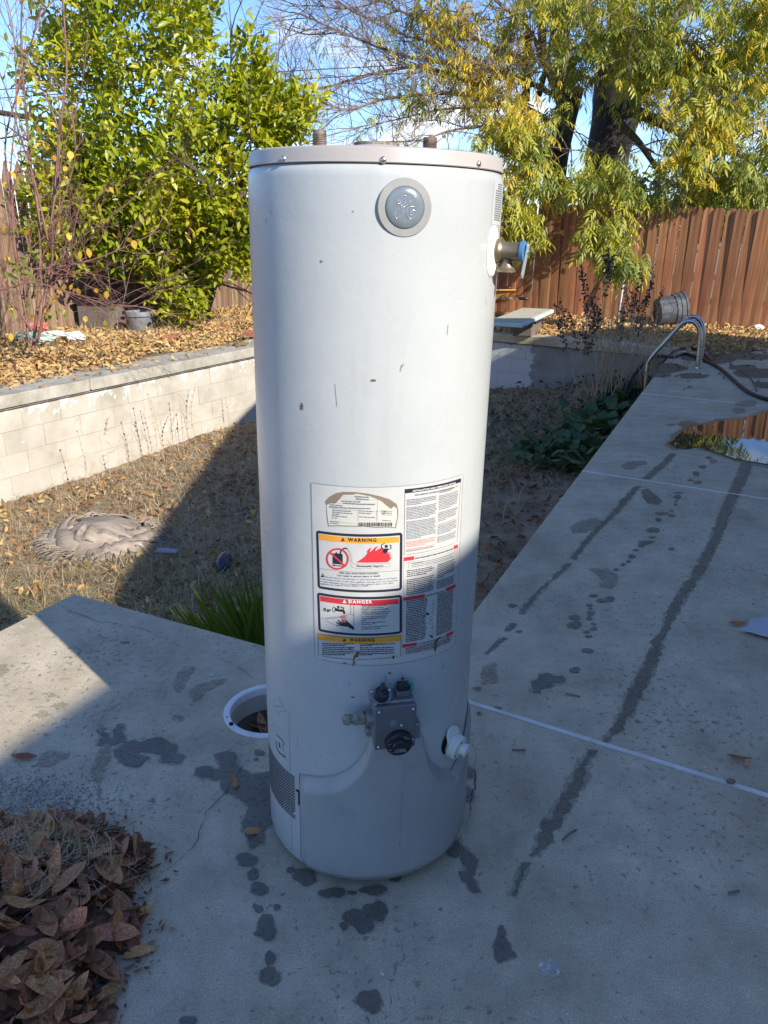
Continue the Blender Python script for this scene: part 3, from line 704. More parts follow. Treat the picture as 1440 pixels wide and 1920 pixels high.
lab.poly('ink_navy', [Z(*p) for p in can], O2)
for seg in ([(308,712),(312,690),(325,672),(345,663),(368,668)],): lab.line('ink_navy', [Z(*p) for p in seg], .0028, O2)
text(lab, 'ink_white', 'FLAMMABLE', Z(246,803), Z(326,812), 11*MPZ, O3)
lab.line('ink_red', ring(285, 752, 88, 84, 40), .0034, O3+.0002); lab.line('ink_red', [Z(222,695), Z(348,812)], .0034, O3+.0002)
fl_ = [(440,782),(470,765),(498,745),(520,725),(535,705),(530,690),(545,672),(568,655),(560,680),(552,700),(585,672),(600,655),(628,645),(605,672),(600,688),(632,668),(660,655),(668,690),(690,700),(708,690),(704,712),(732,690),(716,726),(738,716),(722,742),(742,738),(722,765),(705,780),(600,784)]
lab.poly('ink_red', [Z(*p) for p in fl_], O2)
man = [(668,672),(680,664),(706,664),(714,672),(704,684),(700,708),(692,694),(680,712),(674,694),(658,712),(666,686)]
lab.poly('ink_black', [Z(*p) for p in man], O3); lab.poly('ink_black', ring(694, 646, 13, 13, 14)[:-1], O3+.0002)
lab.line('ink_black', [Z(*p) for p in ((674,674),(652,654),(656,632),(680,622))], .0016, O3+.0001); lab.line('ink_black', [Z(*p) for p in ((708,674),(734,664),(732,640),(722,634))], .0016, O3+.0001)
cl_ = [(370,670),(385,690),(398,705),(393,725),(408,745),(402,770),(415,790),(432,800),(450,793),(500,798),(540,792),(580,798),(620,790),(660,795),(700,788),(725,795),(728,812),(705,822),(680,818),(640,830),(600,824),(560,834),(510,828),(470,836),(430,830),(404,820),(392,790),(396,765),(384,745),(390,722),(378,700)]
lab.line('ink_grey', [Z(*p) for p in cl_], .0005, O2, True)
text(lab, 'ink_black', 'Flammable Vapors', Z(447,818), Z(667,816), 13*MPZ, O3, .005)
lab.line('ink_black', [Z(130,832), Z(800,850)], .0005, O2)
text(lab, 'ink_black', 'FIRE AND EXPLOSION HAZARD', Z(300,876), Z(627,880), 13*MPZ, O2)
text(lab, 'ink_black', 'Can result in serious injury or death', Z(282,898), Z(642,902), 14*MPZ, O2)
warn_tri(160, 892, 17, 'ink_black', 'paper', O2)
for s_, a, b in (('Do not store or use gasoline or other flammable vapors and liquids', (182,908), (785,918)), ('in the vicinity of this or any other appliance. Storage of or use of gasoline', (140,924), (792,938)),
                 ('or other flammable vapors or liquids in the vicinity of this or any other', (142,946), (755,960)), ('appliance can result in serious injury or death.', (142,966), (548,984))):
    text(lab, 'ink_grey', s_, Z(*a), Z(*b), 12.5*MPZ, O2)
# danger panel
lab.poly('ink_navy', rrect((112,1035),(826,1055),(818,1376),(125,1362), .006), O1)
lab.poly('paper', rrect((112,1035),(826,1055),(818,1376),(125,1362), .0015, .0052), O1+.0003)
band('ink_red', 139, 1064, 798, 1086, .0113, O2)
text(lab, 'ink_white', 'DANGER', Z(378,1124), Z(575,1127), 27*MPZ, O3, .015); warn_tri(343, 1110, 16, 'ink_white', 'ink_red', O3)
for seg in ([(146,1255),(300,1240),(396,1218),(422,1230)], [(396,1133),(396,1218)], [(422,1134),(422,1352)], [(340,1345),(190,1275),(182,1265),(200,1258),(330,1245)]): lab.line('ink_black', [Z(*p) for p in seg], .0006, O2)
lab.poly('ink_black', [Z(*p) for p in ((262,1165),(300,1178),(335,1178),(348,1195),(350,1218),(334,1218),(330,1200),(300,1198),(262,1190))], O2)
lab.line('ink_black', ring(256, 1180, 12, 22), .0012, O2)
for cx_, cy_, k in ((178,1180,11),(204,1190,9),(222,1186,7),(292,1160,9),(318,1162,7),(336,1168,6)): lab.line('ink_black', ring(cx_, cy_, k*.7, k, 14), .0020 if k > 8 else .0012, O2)
hand = [(420,1325),(380,1290),(352,1262),(345,1266),(358,1288),(328,1262),(320,1266),(322,1290),(290,1266),(284,1272),(308,1296),(272,1284),(270,1292),(312,1312),(276,1306),(278,1314),(330,1322),(370,1326),(420,1354)]
lab.poly('ink_black', [Z(*p) for p in hand], O2)
for k in range(5): lab.line('ink_pink', [Z(325+k*9, 1225), Z(318+k*9+rng.uniform(-4, 4), 1290)], .0007, O3)
text(lab, 'ink_red', 'HOT', Z(308,1248), Z(352,1250), 13*MPZ, O3)
for s_, a, b in (('Water temperature over 125°F', (485,1154), (703,1146)), ('can cause severe burns', (485,1170), (668,1164)), ('instantly or death from scalds.', (485,1187), (710,1177)),
                 ('Children, disabled and elderly are', (485,1206), (728,1197)), ('at highest risk of being scalded.', (485,1222), (716,1213)), ('See instruction manual before', (485,1246), (702,1236)),
                 ('setting temperature at water', (485,1262), (690,1252)), ('heater.', (485,1278), (528,1276)), ('Feel water before bathing or', (485,1294), (690,1284)), ('showering.', (485,1311), (568,1307)),
                 ('Temperature limiting valves are', (485,1332), (712,1320)), ('available, see manual.', (485,1349), (645,1341))):
    text(lab, 'ink_black', s_, Z(*a), Z(*b), 11.5*MPZ, O2)
# second warning
q = [Z(120,1382), Z(123,1565), Z(812,1572), Z(818,1393)]
band('ink_orange', 121, 1384, 817, 1396, .0125, O1+.0002)
lab.line('ink_black', q, .0008, O1+.0004, True)
text(lab, 'ink_black', 'WARNING', Z(385,1447), Z(596,1450), 28*MPZ, O2, .02); warn_tri(342, 1434, 16, 'ink_black', 'ink_orange', O2)
for k in range(7):
    y = 1468+k*15.6
    lab.bars('ink_navy', Z(155, y), Z(438-(90 if k in (1, 6) else rng.uniform(0, 30)), y+4), 9*MPZ, O1+.0002)
    lab.bars('ink_navy', Z(472, y+5), Z(775-(200 if k in (1, 6) else rng.uniform(0, 25)), y+3), 9*MPZ, O1+.0002)
# right column: instructions
class Bil:
    def __init__(s, a, b, c, d): s.p = [np.asarray(Z(*q)) for q in (a, b, c, d)]
    def __call__(s, u, v): a, b, c, d = s.p; return (a*(1-u)+b*u)*(1-v)+(d*(1-u)+c*u)*v
B1 = Bil((850,168), (1322,74), (1288,612), (843,722)); lab.line('ink_black', [B1(0,0), B1(0,1), B1(1,1), B1(1,0)], .0007, O1, True)
lab.poly('ink_navy', [B1(0,0), B1(0,.058), B1(1,.058), B1(1,0)], O1+.0002)
text(lab, 'ink_white', 'INSTALLATION AND OPERATION DETAILS', Z(916,187), Z(1276,117), 12*MPZ, O2, .01)
text(lab, 'ink_grey', 'AUTOMATIC STORAGE WATER HEATER', Z(932,222), Z(1263,157), 13*MPZ, O2, .005)
def column(B, u0, u1, v0, v1, n, ink='ink_grey', gaps=(), red=(), h=.0020):
    for k in range(n):
        v = v0+(v1-v0)*k/(n-1)
        if k in gaps: continue
        e = u1-(rng.uniform(.0, .04) if (k+1) not in gaps else rng.uniform(.1, .3)); lab.bars('ink_pink' if k in red else ink, B(u0, v), B(e, v), h, O1+.0002)
column(B1, .03, .53, .17, .95, 34, gaps=(4, 13, 26, 31), red=(27,28,29,30,32))
column(B1, .56, .96, .11, .90, 32, gaps=(2, 12, 19, 27), red=(20,))
B2 = Bil((842,742), (1293,630), (1250,1452), (828,1568)); lab.line('ink_pink', [B2(0,0), B2(0,1), B2(1,1), B2(1,0)], .0008, O1, True)
for v, l, r in ((.0, .16, .91), (.395, .36, .77), (.882, .24, .82)):
    lab.poly('ink_red', [B2(0, v), B2(0, v+.034), B2(l, v+.034), B2(l, v)], O2); lab.poly('ink_red', [B2(r, v), B2(r, v+.034), B2(1, v+.034), B2(1, v)], O2)
text(lab, 'ink_black', 'FOR YOUR SAFETY READ BEFORE OPERATING', B2(.18,.029), B2(.89,.029), 11*MPZ, O2, .01)
text(lab, 'ink_black', 'LIGHTING INSTRUCTIONS', B2(.38,.424), B2(.75,.424), 12*MPZ, O2, .012)
text(lab, 'ink_black', 'TO TURN GAS OFF TO APPLIANCE', B2(.26,.911), B2(.80,.911), 12*MPZ, O2, .012)
lab.line('ink_grey', [B2(.08,.05), B2(.08,.115), B2(.95,.115), B2(.95,.05)], .0005, O1+.0002, True)
text(lab, 'ink_black', 'WARNING', B2(.14,.073), B2(.32,.073), 9*MPZ, O2, .01); warn_tri(908, 788, 7, 'ink_orange', 'paper', O2)
column(B2, .33, .92, .073, .073+.001, 2, h=.0016); column(B2, .12, .92, .09, .106, 2, h=.0017)
column(B2, .05, .52, .14, .375, 14, ink='ink_navy', gaps=(4, ), h=.0021); column(B2, .58, .97, .14, .375, 14, ink='ink_navy', gaps=(8, ), h=.0021)
column(B2, .05, .42, .445, .86, 25, ink='ink_navy', gaps=(), h=.0022); column(B2, .60, .97, .445, .86, 25, ink='ink_navy', gaps=(), h=.0022)
column(B2, .05, .97, .935, .985, 4, ink='ink_navy', h=.0020)
for k in range(9):  # little control drawings between the columns
    c_ = B2(.50, .50+.04*k); a = rng.uniform(0, 6); lab.line('ink_grey', [c_+.005*np.array([math.cos(a+j*.9), math.sin(a+j*.9)*1.1]) for j in range(5)], .0007, O2)
lab.poly('ink_black', ring(1043, 1218, 12, 10, 12)[:-1], O2); lab.line('ink_black', [Z(985,1252), Z(1040,1220)], .001, O2)
lab.build(label_o)
# torn spots through the label
tears = Print()
def ragged(cx_, cy_, rx, ry, n=16, amp=.45, rot=0.0):
    P = []
    for k in range(n):
        a = 2*math.pi*k/n; q = rng.uniform(1-amp, 1+amp*.5); x_ = rx*q*math.cos(a); y_ = ry*q*math.sin(a)
        P.append((cx_+x_*math.cos(rot)-y_*math.sin(rot), cy_+x_*math.sin(rot)+y_*math.cos(rot)))
    return P
for cx_, cy_, rx, ry, ro, ink in ((445,1565,16,52,.55,'ink_brown'),(425,1620,14,34,.25,'torn'),(438,1600,6,26,.4,'ink_white'),(385,1478+30,10,5,0,'ink_black'),(1106,1490,13,50,.12,'ink_brown'),(1115,1440,9,40,.75,'ink_black'),(1070,1405,6,22,-.9,'ink_black'),(752,1580,9,14,0,'ink_black'),(345,1632,20,8,0,'ink_grey'),(590,1296,8,7,0,'ink_grey')):
    tears.poly(ink, [Z(*p) for p in ragged(cx_, cy_, rx, ry, rot=ro)], O3+.0004+(.0002 if ink != 'ink_brown' else 0))
# scratches and scuffs elsewhere on the shell, photographed positions
for pts in (((753,684),(750,697)),((757,682),(752,690)),((566,758),(569,768)),((652,1277),(657,1287)),((657,1307),(664,1307)),((723,1262),(722,1280)),((752,1260),(755,1270)),((826,1242),(832,1250)),((838,1250),(828,1254)),((910,560),(912,572)),((840,608),(838,628)),((628,720),(632,762)),((523,1308),(532,1325)),((513,1323),(527,1325)),((528,1325),(540,1335),(548,1345)),((518,1330),(524,1342)),((524,1333),(536,1334)),((512,1358),(521,1378)),((514,1356),(525,1368),(528,1372)),((558,1382),(559,1405)),((505,395),(511,402)),((498,410),(500,420)),((660,395),(664,398)),((632,1590),(640,1600))):
    tears.line('ink_grey', [T(*p) for p in pts], rng.uniform(.0006, .0014), .0006)
for (x, y, rx, ry) in ((700,713,5,2.5),(603,490,3,3),(730,1262,3,2),(755,1272,3.5,3),(662,1307,4,1.5),(566,762,3,7)): tears.poly('ink_brown' if y > 700 else 'torn', [T(*p) for p in ragged(x, y, rx, ry)], .0007)
tears.build(heater, 'scuff')
# small rating sticker near the top right edge
st = Print(); a, b, c, d = T(927,341), T(943,345), T(937,424), T(921,420)
V, F = dens([a, d, c, b], .004); stk = mesh_obj('small_label', surf(V, .0005), F, M['paper'], heater)
for k in range(17):
    t = (k+1)/19; p = a*(1-t)+d*t; q_ = b*(1-t)+c*t; u0, u1 = (.15,.85) if k > 2 else (.3,.8); st.bars('ink_grey', p*(1-u0)+q_*u0, p*(1-u1)+q_*u1, .0022, .0009)
st.build(stk)
# badge
bc = (758.5, 389.5); s_, z_ = T(*bc); fm = frm(s_/R0, z_, R0-.003); RX = fm@Matrix.Rotation(-math.pi/2, 4, 'X')
mb = MB(); mb.lathe([(.0445,.0),(.0445,.0035),(.0435,.0048),(.0325,.0052),(.0318,.004)], 64, M=RX); badge = mb.obj('badge', M['badge_ring'], heater, auto=40)
mb = MB(); mb.lathe([(.0318,.003),(.0316,.0058),(.0300,.0075),(.020,.0082),(.0003,.0086)], 64, M=RX, cap=False); mb.obj('badge_centre', M['badge_in'], badge, auto=60)
# monogram: two looped script letters, raised
def bz_(x, y):   # zoomed sight (14.4x) to badge plane
    k = .0445*2/(1330-75); return ((x-703)*k, -(y-770)*k*.93)
S1 = [(510,570),(515,620),(528,662),(560,690),(600,665),(650,600),(700,545),(700,510),(660,500),(610,540),(575,610),(580,680),(600,725),(650,720),(715,635)]
S2 = [(485,1005),(470,960),(480,880),(530,820),(610,785),(690,750),(760,705),(830,650),(890,590),(930,545),(900,518),(860,530),(815,590),(800,650),(815,700),(850,735),(910,735)]
S3 = [(830,735),(780,765),(740,810),(735,880),(750,960),(800,1015),(850,1030),(910,990),(950,920),(940,850),(885,820),(835,840),(815,890),(835,930),(880,925),(895,890),(870,865),(850,885)]
S4 = [(680,740),(665,800),(650,880),(610,960),(560,1005),(510,1012),(482,990)]
S2 = S2; mb = MB()
for S in (S1, S2, S3, S4):
    P = smooth_path([(*bz_(*p), 0) for p in S], 5)
    W = np.array([(x, .0078+.0008*(1-min(1, math.hypot(x, z)/.03)**2), z) for x, z, _ in P]); W = tf(fm, W); mb.tube(W, .00085, 6)
mb.obj('monogram', M['chrome'], badge, smooth=True)

# ---- lower grey door
anc = [T(*p) for p in ((562,1450),(580,1453),(600,1455),(630,1452),(655,1440),(675,1420),(688,1400),(695,1372))]
anc2 = [T(*p) for p in ((790,1372),(796,1402),(806,1425),(825,1441),(845,1442))]
pts_ = [tuple(p) for p in anc]+[(tuple(anc[-1])[0]+.01, anc[-1][1]+.004), (anc2[0][0]-.01, anc2[0][1]+.006)]+[tuple(p) for p in anc2]+[(.2725,.272),(.30,.31),(.33,.335),(.40,.34)]
pa = np.array(sorted(pts_)); s_l = pa[0][0]; s_r = .42
cols = np.concatenate([[s_l, s_l+.0015, s_l+.004], np.linspace(s_l+.008, s_r, 150)]); rows = np.concatenate([np.linspace(0, .006, 4), np.linspace(.010, .05, 12), np.linspace(.06, 1, 14)*1.0])
V = []; nr = 34
for s in cols:
    top = np.interp(s, pa[:, 0], pa[:, 1]); edge = np.clip((s-s_l)/.006, 0, 1)
    for k in range(nr):
        u = k/(nr-1); 
        if k < 18: zz = top-.052*(k/17)**1.3
        else: zz = (top-.052)+(.032-(top-.052))*((k-17)/(nr-18))
        dd = top-zz; bump_ = .0165*(3*np.clip(dd/.040, 0, 1)**2-2*np.clip(dd/.040, 0, 1)**3)
        ft = .6+.4*np.clip((.26-s)/.05, 0, 1) if s < .3 else .6
        off = .0022+bump_*ft*(.15+.85*np.clip((s-s_l)/.03, 0, 1)); off *= edge**.5
        if zz < .05: off *= .82+.18*(zz-.032)/.018
        V.append(surf(np.array([s, zz]), off))
nc = len(cols); F = [(i*nr+k+1, (i+1)*nr+k+1, (i+1)*nr+k, i*nr+k) for i in range(nc-1) for k in range(nr-1)]
# close the bottom lip back to the shell
base = len(V)
for s in cols: V.append(surf(np.array([s, .032]), -.002))
F += [(i*nr+nr-1, base+i, base+i+1, (i+1)*nr+nr-1) for i in range(nc-1)]
door = mesh_obj('access_door', V, F, M['doorgrey'], heater, smooth=True)
seam = [surf(np.array([s_l-.0006, z]), .0008) for z in np.linspace(.034, pa[0][1], 10)]
mb = MB(); mb.tube(np.array(seam), .0008, 5); mb.obj('seam', M['rust'] if False else M['aludark'], door, smooth=True)
# pressed rib in the door
mb = MB(); P = [surf(np.array([T(750,1430)[0]*.985, z]), .0192) for z in np.linspace(.335, .125, 10)]; mb.tube(np.array(P), .0011, 6); mb.obj('rib', M['doorgrey'], door, smooth=True)
mb = MB(); mb.box((-.003,0,-.018), (.001,.004,.018), frm(s_l/R0, .20, R0)); mb.box((-.010,0,.014), (.0,.003,.018), frm(s_l/R0, .20, R0)); mb.obj('door_tab', M['blackpl'], door)
# vent perforations at the left
mb = MB(); pit = .0074
for r_ in range(31):
    for c_ in range(22):
        s = -.170-pit*(c_+(r_ % 2)*.5)*.93; z = .247-pit*.52*r_
        lo = -.170-(.247-z)*.0
        if c_ == 0 and r_ > 4 and rng.random() < .1: continue
        q = np.array([(s-.0024, z), (s, z-.0027), (s+.0024, z), (s, z+.0027)]); mb.add(surf(q, .0004), [(0,1,2,3)])
tag(mb.obj('vent_perforation', M['hole'], heater), kind='stuff')
# padlock sticker above the vent
ps_ = Print()
for seg, w in (([(519,1378),(524,1382),(530,1388),(533,1397)],.0022),([(518,1390),(519,1400),(524,1411),(531,1417),(535,1419)],.003),([(524,1392),(525,1402)],.005),([(530,1396),(532,1408)],.0015),([(534,1412),(536,1422),(537,1428)],.0012)): ps_.line('ink_black', [T(*p) for p in seg], w, .0008)
ps_.line('ink_pink', [T(535,1417), T(537,1428)], .001, .0009); ps_.build(heater, 'sticker')

# ---- gas control valve
tg_ = math.radians(11.6); fm = frm(tg_, .462, R0)
mb = MB(); mb.box((-.040,-.01,-.052), (.042,.045,.050), fm); gv = mb.obj('gas_valve', M['alu'], heater, bevel=.004, seg=3)
mb = MB(); mb.box((-.040,.0455,-.053), (.043,.056,.046), fm); mb.obj('cover_plate', M['aludark'], gv, bevel=.003, seg=3)
mb = MB(); mb.box((.036,.0,-.056), (.060,.030,-.020), fm); mb.box((-.050,.0,-.048), (-.038,.018,-.030), fm); mb.obj('mounting_flange', M['alu'], gv, bevel=.003)
def cyl(r, l0, l1, Mx, n=28): m = MB(); m.lathe([(r,l0),(r,l1)], n, M=Mx); return m
for x, z in ((-.032,.036),(.036,.036),(-.032,-.045),(.037,-.036)):
    Mx = fm@Matrix.Translation((x,.056,z))@Matrix.Rotation(-math.pi/2, 4, 'X'); m = MB(); m.lathe([(.0032,0),(.0032,.0012),(.0018,.0024),(.0003,.0026)], 12, M=Mx, cap=False); m.obj('screw', M['screwm'], gv, auto=40)
Mx = fm@Matrix.Translation((-.002,.056,.006))@Matrix.Rotation(-math.pi/2, 4, 'X'); m = MB(); m.lathe([(.0085,0),(.0085,.0008),(.0075,.0012),(.0003,.0012)], 28, M=Mx, cap=False); m.obj('round_boss', M['alu'], gv, auto=40)
m = MB(); m.prism([(-.0025,.0),(.0025,.0),(0,-.006)], 0, .0006, fm@Matrix.Translation((.013,.0562,.003))@Matrix(((1,0,0,0),(0,0,1,0),(0,1,0,0),(0,0,0,1)))); m.obj('pointer', M['ink_white'], gv)
# temperature dial, tilted down at the bottom of the cover
DM = fm@Matrix.Translation((.008,.054,-.036))@Matrix.Rotation(math.radians(-4), 4, 'X')@Matrix.Rotation(-math.pi/2, 4, 'X')
m = MB(); m.lathe([(.0275,0),(.0275,.010),(.0265,.013),(.024,.0145),(.0155,.0150),(.0150,.021),(.0140,.0225),(.0003,.0228)], 56, M=DM, cap=False); dial = m.obj('temperature_dial', M['blackpl'], gv, auto=40)
def dial_text(txt, x0, z0, x1, h, depth):
    V, F = glyphs(txt, .005); a, b = V[:, 0].min(), V[:, 0].max(); k = (x1-x0)/(b-a); P = np.stack([(V[:, 0]-a)*k+x0, -(V[:, 1]*h/.7+z0), np.full(len(V), depth)], 1)
    m = MB(); m.add(tf(DM, P), [f for f in F]); return m
m = MB()
for txt, x0, z0, x1, dp in (('WATER TEMPERATURE',-.010,-.0035,.010,.0231),('READ LABEL BEFORE',-.0105,-.0065,.0105,.0231),('SETTING TEMPERATURE',-.0115,-.0095,.0115,.0231)):
    q = dial_text(txt, x0, z0, x1, .0017, dp); m.add(q.v[0], q.f)
for txt, x0, z0, x1, dp in (('HOT',.006,.0185,.013,.0150),('HOTTER',.010,.0145,.020,.0150),('WARM',-.023,-.010,-.0165,.0150),('LOW',-.018,-.0165,-.012,.0150),('A B',-.024,.004,-.018,.0150)):
    q = dial_text(txt, x0, z0, x1, .0018, dp); m.add(q.v[0], q.f)
tag(m.obj('lettering', M['ink_white'], dial), kind='stuff')
# gas cock knob and its bracket on top
KM = fm@Matrix.Translation((-.022,.030,.050))@Matrix.Rotation(math.radians(-28), 4, 'X')
m = MB(); m.prism([(-.027,-.014),(.021,-.016),(.020,.002),(.012,.016),(-.012,.016),(-.026,.002)], 0, .010, KM); m.obj('knob_bracket', M['alu'], gv, bevel=.002)
for x in (-.021,.014):
    m = MB(); m.lathe([(.0032,.010),(.0032,.0125),(.0003,.0135)], 12, M=KM@Matrix.Translation((x,-.010,0)), cap=False); m.obj('screw', M['screwm'], gv, auto=40)
m = MB(); m.box((-.009,-.0155,.0102),(.004,-.004,.0112),KM); m.obj('small_plate', M['paper2'], gv)
m = MB(); pr = []
m.lathe([(.011,.008),(.0145,.012),(.0150,.024),(.0135,.030),(.0075,.032),(.0055,.034),(.0052,.046),(.0042,.048),(.0003,.048)], 10, M=KM@Matrix.Translation((-.003,.002,0)), cap=False); kn = m.obj('control_knob', M['blackpl'], gv, auto=30)
m = MB(); m.box((-.0045,-.013,.030),(.0035,.010,.039),KM); m.obj('knob_grip', M['blackpl'], kn, bevel=.0015)
# igniter block, wire and green plug
m = MB(); m.box((.006,.008,.050),(.034,.036,.064),fm); m.obj('igniter_block', M['aludark'], gv, bevel=.002)
m = MB(); m.box((.010,.012,.0642),(.032,.034,.074),fm); m.obj('igniter', M['blackpl'], gv, bevel=.0015)
m = MB(); m.box((.035,.012,.058),(.043,.030,.070),fm); m.obj('green_plug', M['green'], gv, bevel=.0015)
P = smooth_path([(.008,.03,.068),(.010,.034,.078),(.020,.036,.084),(.030,.030,.084)], 6); m = MB(); m.tube(tf(fm, P), .0016, 8); m.obj('wire', M['blackpl'], gv, smooth=True)
# inlet fitting at the left
AX = fm@Matrix.Translation((-.040,.024,.004))@Matrix.Rotation(-math.pi/2, 4, 'Y')
m = MB(); m.lathe([(.017,-.002),(.017,.012),(.014,.012)], 8, M=AX); m.obj('inlet_boss', M['alu'], gv, auto=30, bevel=.001)
m = MB(); m.lathe([(.0125,.012),(.0132,.016),(.0118,.019)], 24, M=AX); m.obj('rusty_collar', M['ruststeel'], gv, auto=40)
m = MB(); m.lathe([(.0145,.018),(.0145,.037),(.0105,.039)], 6, M=AX); m.obj('hex_nut', M['galv'], gv, auto=20, bevel=.001)
m = MB(); m.lathe([(.0095,.038),(.0105,.040),(.0085,.0425),(.0110,.045),(.0110,.054),(.0080,.058),(.0062,.0585),(.0062,.045)], 24, M=AX, cap=False); m.obj('flare_nipple', M['galv'], gv, auto=40)

# ---- temperature and pressure relief valve at the right
fm = frm(math.radians(68), T(925,470)[1], R0)
QX = fm@Matrix.Rotation(-math.pi/2, 4, 'X')
V = []; n_ = 40
e_s, e_z = math.radians(64)*R0, T(925,472)[1]
mbx = MB(); P = [(e_s+.027*math.cos(a), e_z+.045*math.sin(a)) for a in np.linspace(0, 2*math.pi, n_, endpoint=False)]
Vd, Fd_ = dens(P, .006); rr = np.hypot((Vd[:, 0]-e_s)/.027, (Vd[:, 1]-e_z)/.045); mbx.add(surf(Vd, .0)+0, Fd_); Vv = surf(Vd, .0045); 
esc = MB(); esc.add(np.array([surf(v, .0045-.0040*max(0, (q-.9)/.1)) for v, q in zip(Vd, rr)]), Fd_)
rv = empty('relief_valve', (0, 0, 0)); rv.parent = heater
esc.obj('escutcheon', M['cream'], rv, smooth=True)
m = MB(); m.lathe([(.021,.0),(.0205,.010),(.0175,.013),(.0155,.016),(.0155,.042),(.0150,.046),(.0120,.047)], 32, M=QX); m.obj('valve_body', M['brass'], rv, auto=35)
# flared outlet hanging from the body
OM = fm@Matrix.Translation((0.004,.022,-.012))@Matrix.Rotation(math.radians(180), 4, 'X')
m = MB(); m.lathe([(.0095,-.012),(.0095,.004),(.0125,.012),(.0160,.019),(.0185,.0205),(.0185,.024),(.015,.024),(.0135,.018)], 32, M=OM); m.obj('outlet', M['brass'], rv, auto=35)
m = MB(); m.box((-.004,.014,-.002),(.009,.031,.0145),fm); m.obj('valve_tag', M['brass'], rv, bevel=.0012)
m = MB(); m.lathe([(.0165,.0465),(.0180,.0475),(.0180,.0535),(.0165,.0545),(.006,.0545)], 32, M=QX); m.obj('blue_ring', M['blue'], rv, auto=35)
LM = fm@Matrix.Translation((.002,.056,.0))@Matrix.Rotation(math.radians(-7), 4, 'X')
m = MB(); m.prism([(-.007,.010),(-.004,.0135),(.004,.0135),(.007,.010),(.0075,-.040),(.004,-.046),(-.004,-.046),(-.0075,-.040)], 0, .0035, LM@Matrix(((1,0,0,0),(0,0,1,0),(0,1,0,0),(0,0,0,1)))); m.obj('lever', M['leverm'], rv, bevel=.001)
m = MB(); m.lathe([(.0030,.002),(.0030,.007),(.0003,.0075)], 12, M=LM@Matrix.Rotation(-math.pi/2, 4, 'X'), cap=False); m.obj('lever_pin', M['screwm'], rv, auto=40)
# ---- drain valve in its cut-out
sd, zd = T(838,1398)
dth = sd/R0
pr_ = Print(); pr_.poly('hole', [(sd+.019*math.cos(a)-.001, zd+.026*math.sin(a)+.006) for a in np.linspace(0, 6.283, 24, endpoint=False)], .0008); pr_.build(heater, 'drain_opening')
fm = frm(dth+.05, zd+.002, R0)
DX = fm@Matrix.Rotation(math.radians(-100), 4, 'X')
DX = DX@Matrix.Diagonal((1.15, 1.15, .9, 1)); dv = empty('drain_valve', (0, 0, 0)); dv.parent = heater
m = MB(); m.lathe([(.013,-.010),(.013,.002),(.021,.004),(.0245,.010),(.0245,.026),(.0215,.030),(.011,.031)], 12, M=DX); m.obj('valve_body', M['cream'], dv, auto=35, bevel=.0008)
m = MB(); m.lathe([(.0115,.030),(.0115,.040),(.0130,.041),(.0130,.046),(.0098,.047),(.0092,.036)], 24, M=DX@Matrix.Rotation(math.radians(8), 4, 'Y'), cap=False); m.obj('spout', M['cream'], dv, auto=35)
m = MB(); m.prism([(-.021,-.006),(.018,-.010),(.021,.010),(.015,.026),(.002,.034),(-.012,.032),(-.020,.022)], 0, .0045, fm@Matrix.Translation((-.002,.010,.008))@Matrix.Rotation(math.radians(14), 4, 'X')@Matrix.Scale(1.15, 4)@Matrix(((1,0,0,0),(0,0,1,0),(0,1,0,0),(0,0,0,1)))); m.obj('handle', M['cream'], dv, bevel=.0018)
for a in (40, 150, 260):
    m = MB(); m.lathe([(.0022,.0306),(.0022,.0314)], 10, M=DX@Matrix.Translation((.0165*math.cos(math.radians(a)), .0165*math.sin(math.radians(a)), 0))); m.obj('screw_hole', M['hole'], dv)
# ------------------------------------------------------------------ plants
GREENS = [(.62,.70,.55),(1,1,1),(1.25,1.12,.9),(.85,.95,.8),(1.15,1.1,.7)]
M['lemon_leaf'] = mat('lemon_leaf', [(.14,.19,.012),(.34,.38,.018),(.56,.53,.03)], scale=1.3, rough=.38, spec=.5, island=GREENS, trans=.38, coords='World')
M['lemon_yellow'] = mat('yellow_lemon_leaf', [(.42,.36,.02),(.55,.44,.03)], scale=2, rough=.45, island=GREENS, trans=.35)
M['bark'] = mat('grey_bark', [(.05,.04,.035),(.12,.10,.085),(.20,.17,.14)], scale=8, rough=.95, bump=.8, bscale=22, bdist=.02, stretch=(2,2,.5), coords='World')
M['barkdark'] = mat('dark_bark', [(.025,.022,.02),(.06,.05,.042)], scale=8, rough=.95, bump=.9, bscale=18, bdist=.03, stretch=(2,2,.5), coords='World')
M['twig'] = mat('brown_twig', [(.16,.11,.085),(.26,.19,.15)], scale=6, rough=.85, coords='World')
M['redtwig'] = mat('reddish_twig', [(.16,.065,.055),(.30,.16,.12)], scale=4, rough=.6, coords='World')
M['ash_green'] = mat('pinnate_leaf_green', [(.17,.215,.035),(.28,.32,.055)], scale=1.2, rough=.45, island=GREENS, trans=.4, coords='World')
M['ash_lime'] = mat('pinnate_leaf_lime', [(.38,.39,.045),(.52,.48,.06)], scale=1.2, rough=.45, island=GREENS, trans=.4, coords='World')
M['ash_yellow'] = mat('pinnate_leaf_yellow', [(.55,.40,.02),(.66,.50,.05)], scale=1.2, rough=.5, island=GREENS, trans=.4, coords='World')
M['yellowleaf'] = mat('round_yellow_leaf', [(.60,.36,.02),(.70,.48,.05)], scale=9, rough=.5, trans=.35, ivar=.15, hue=.015)

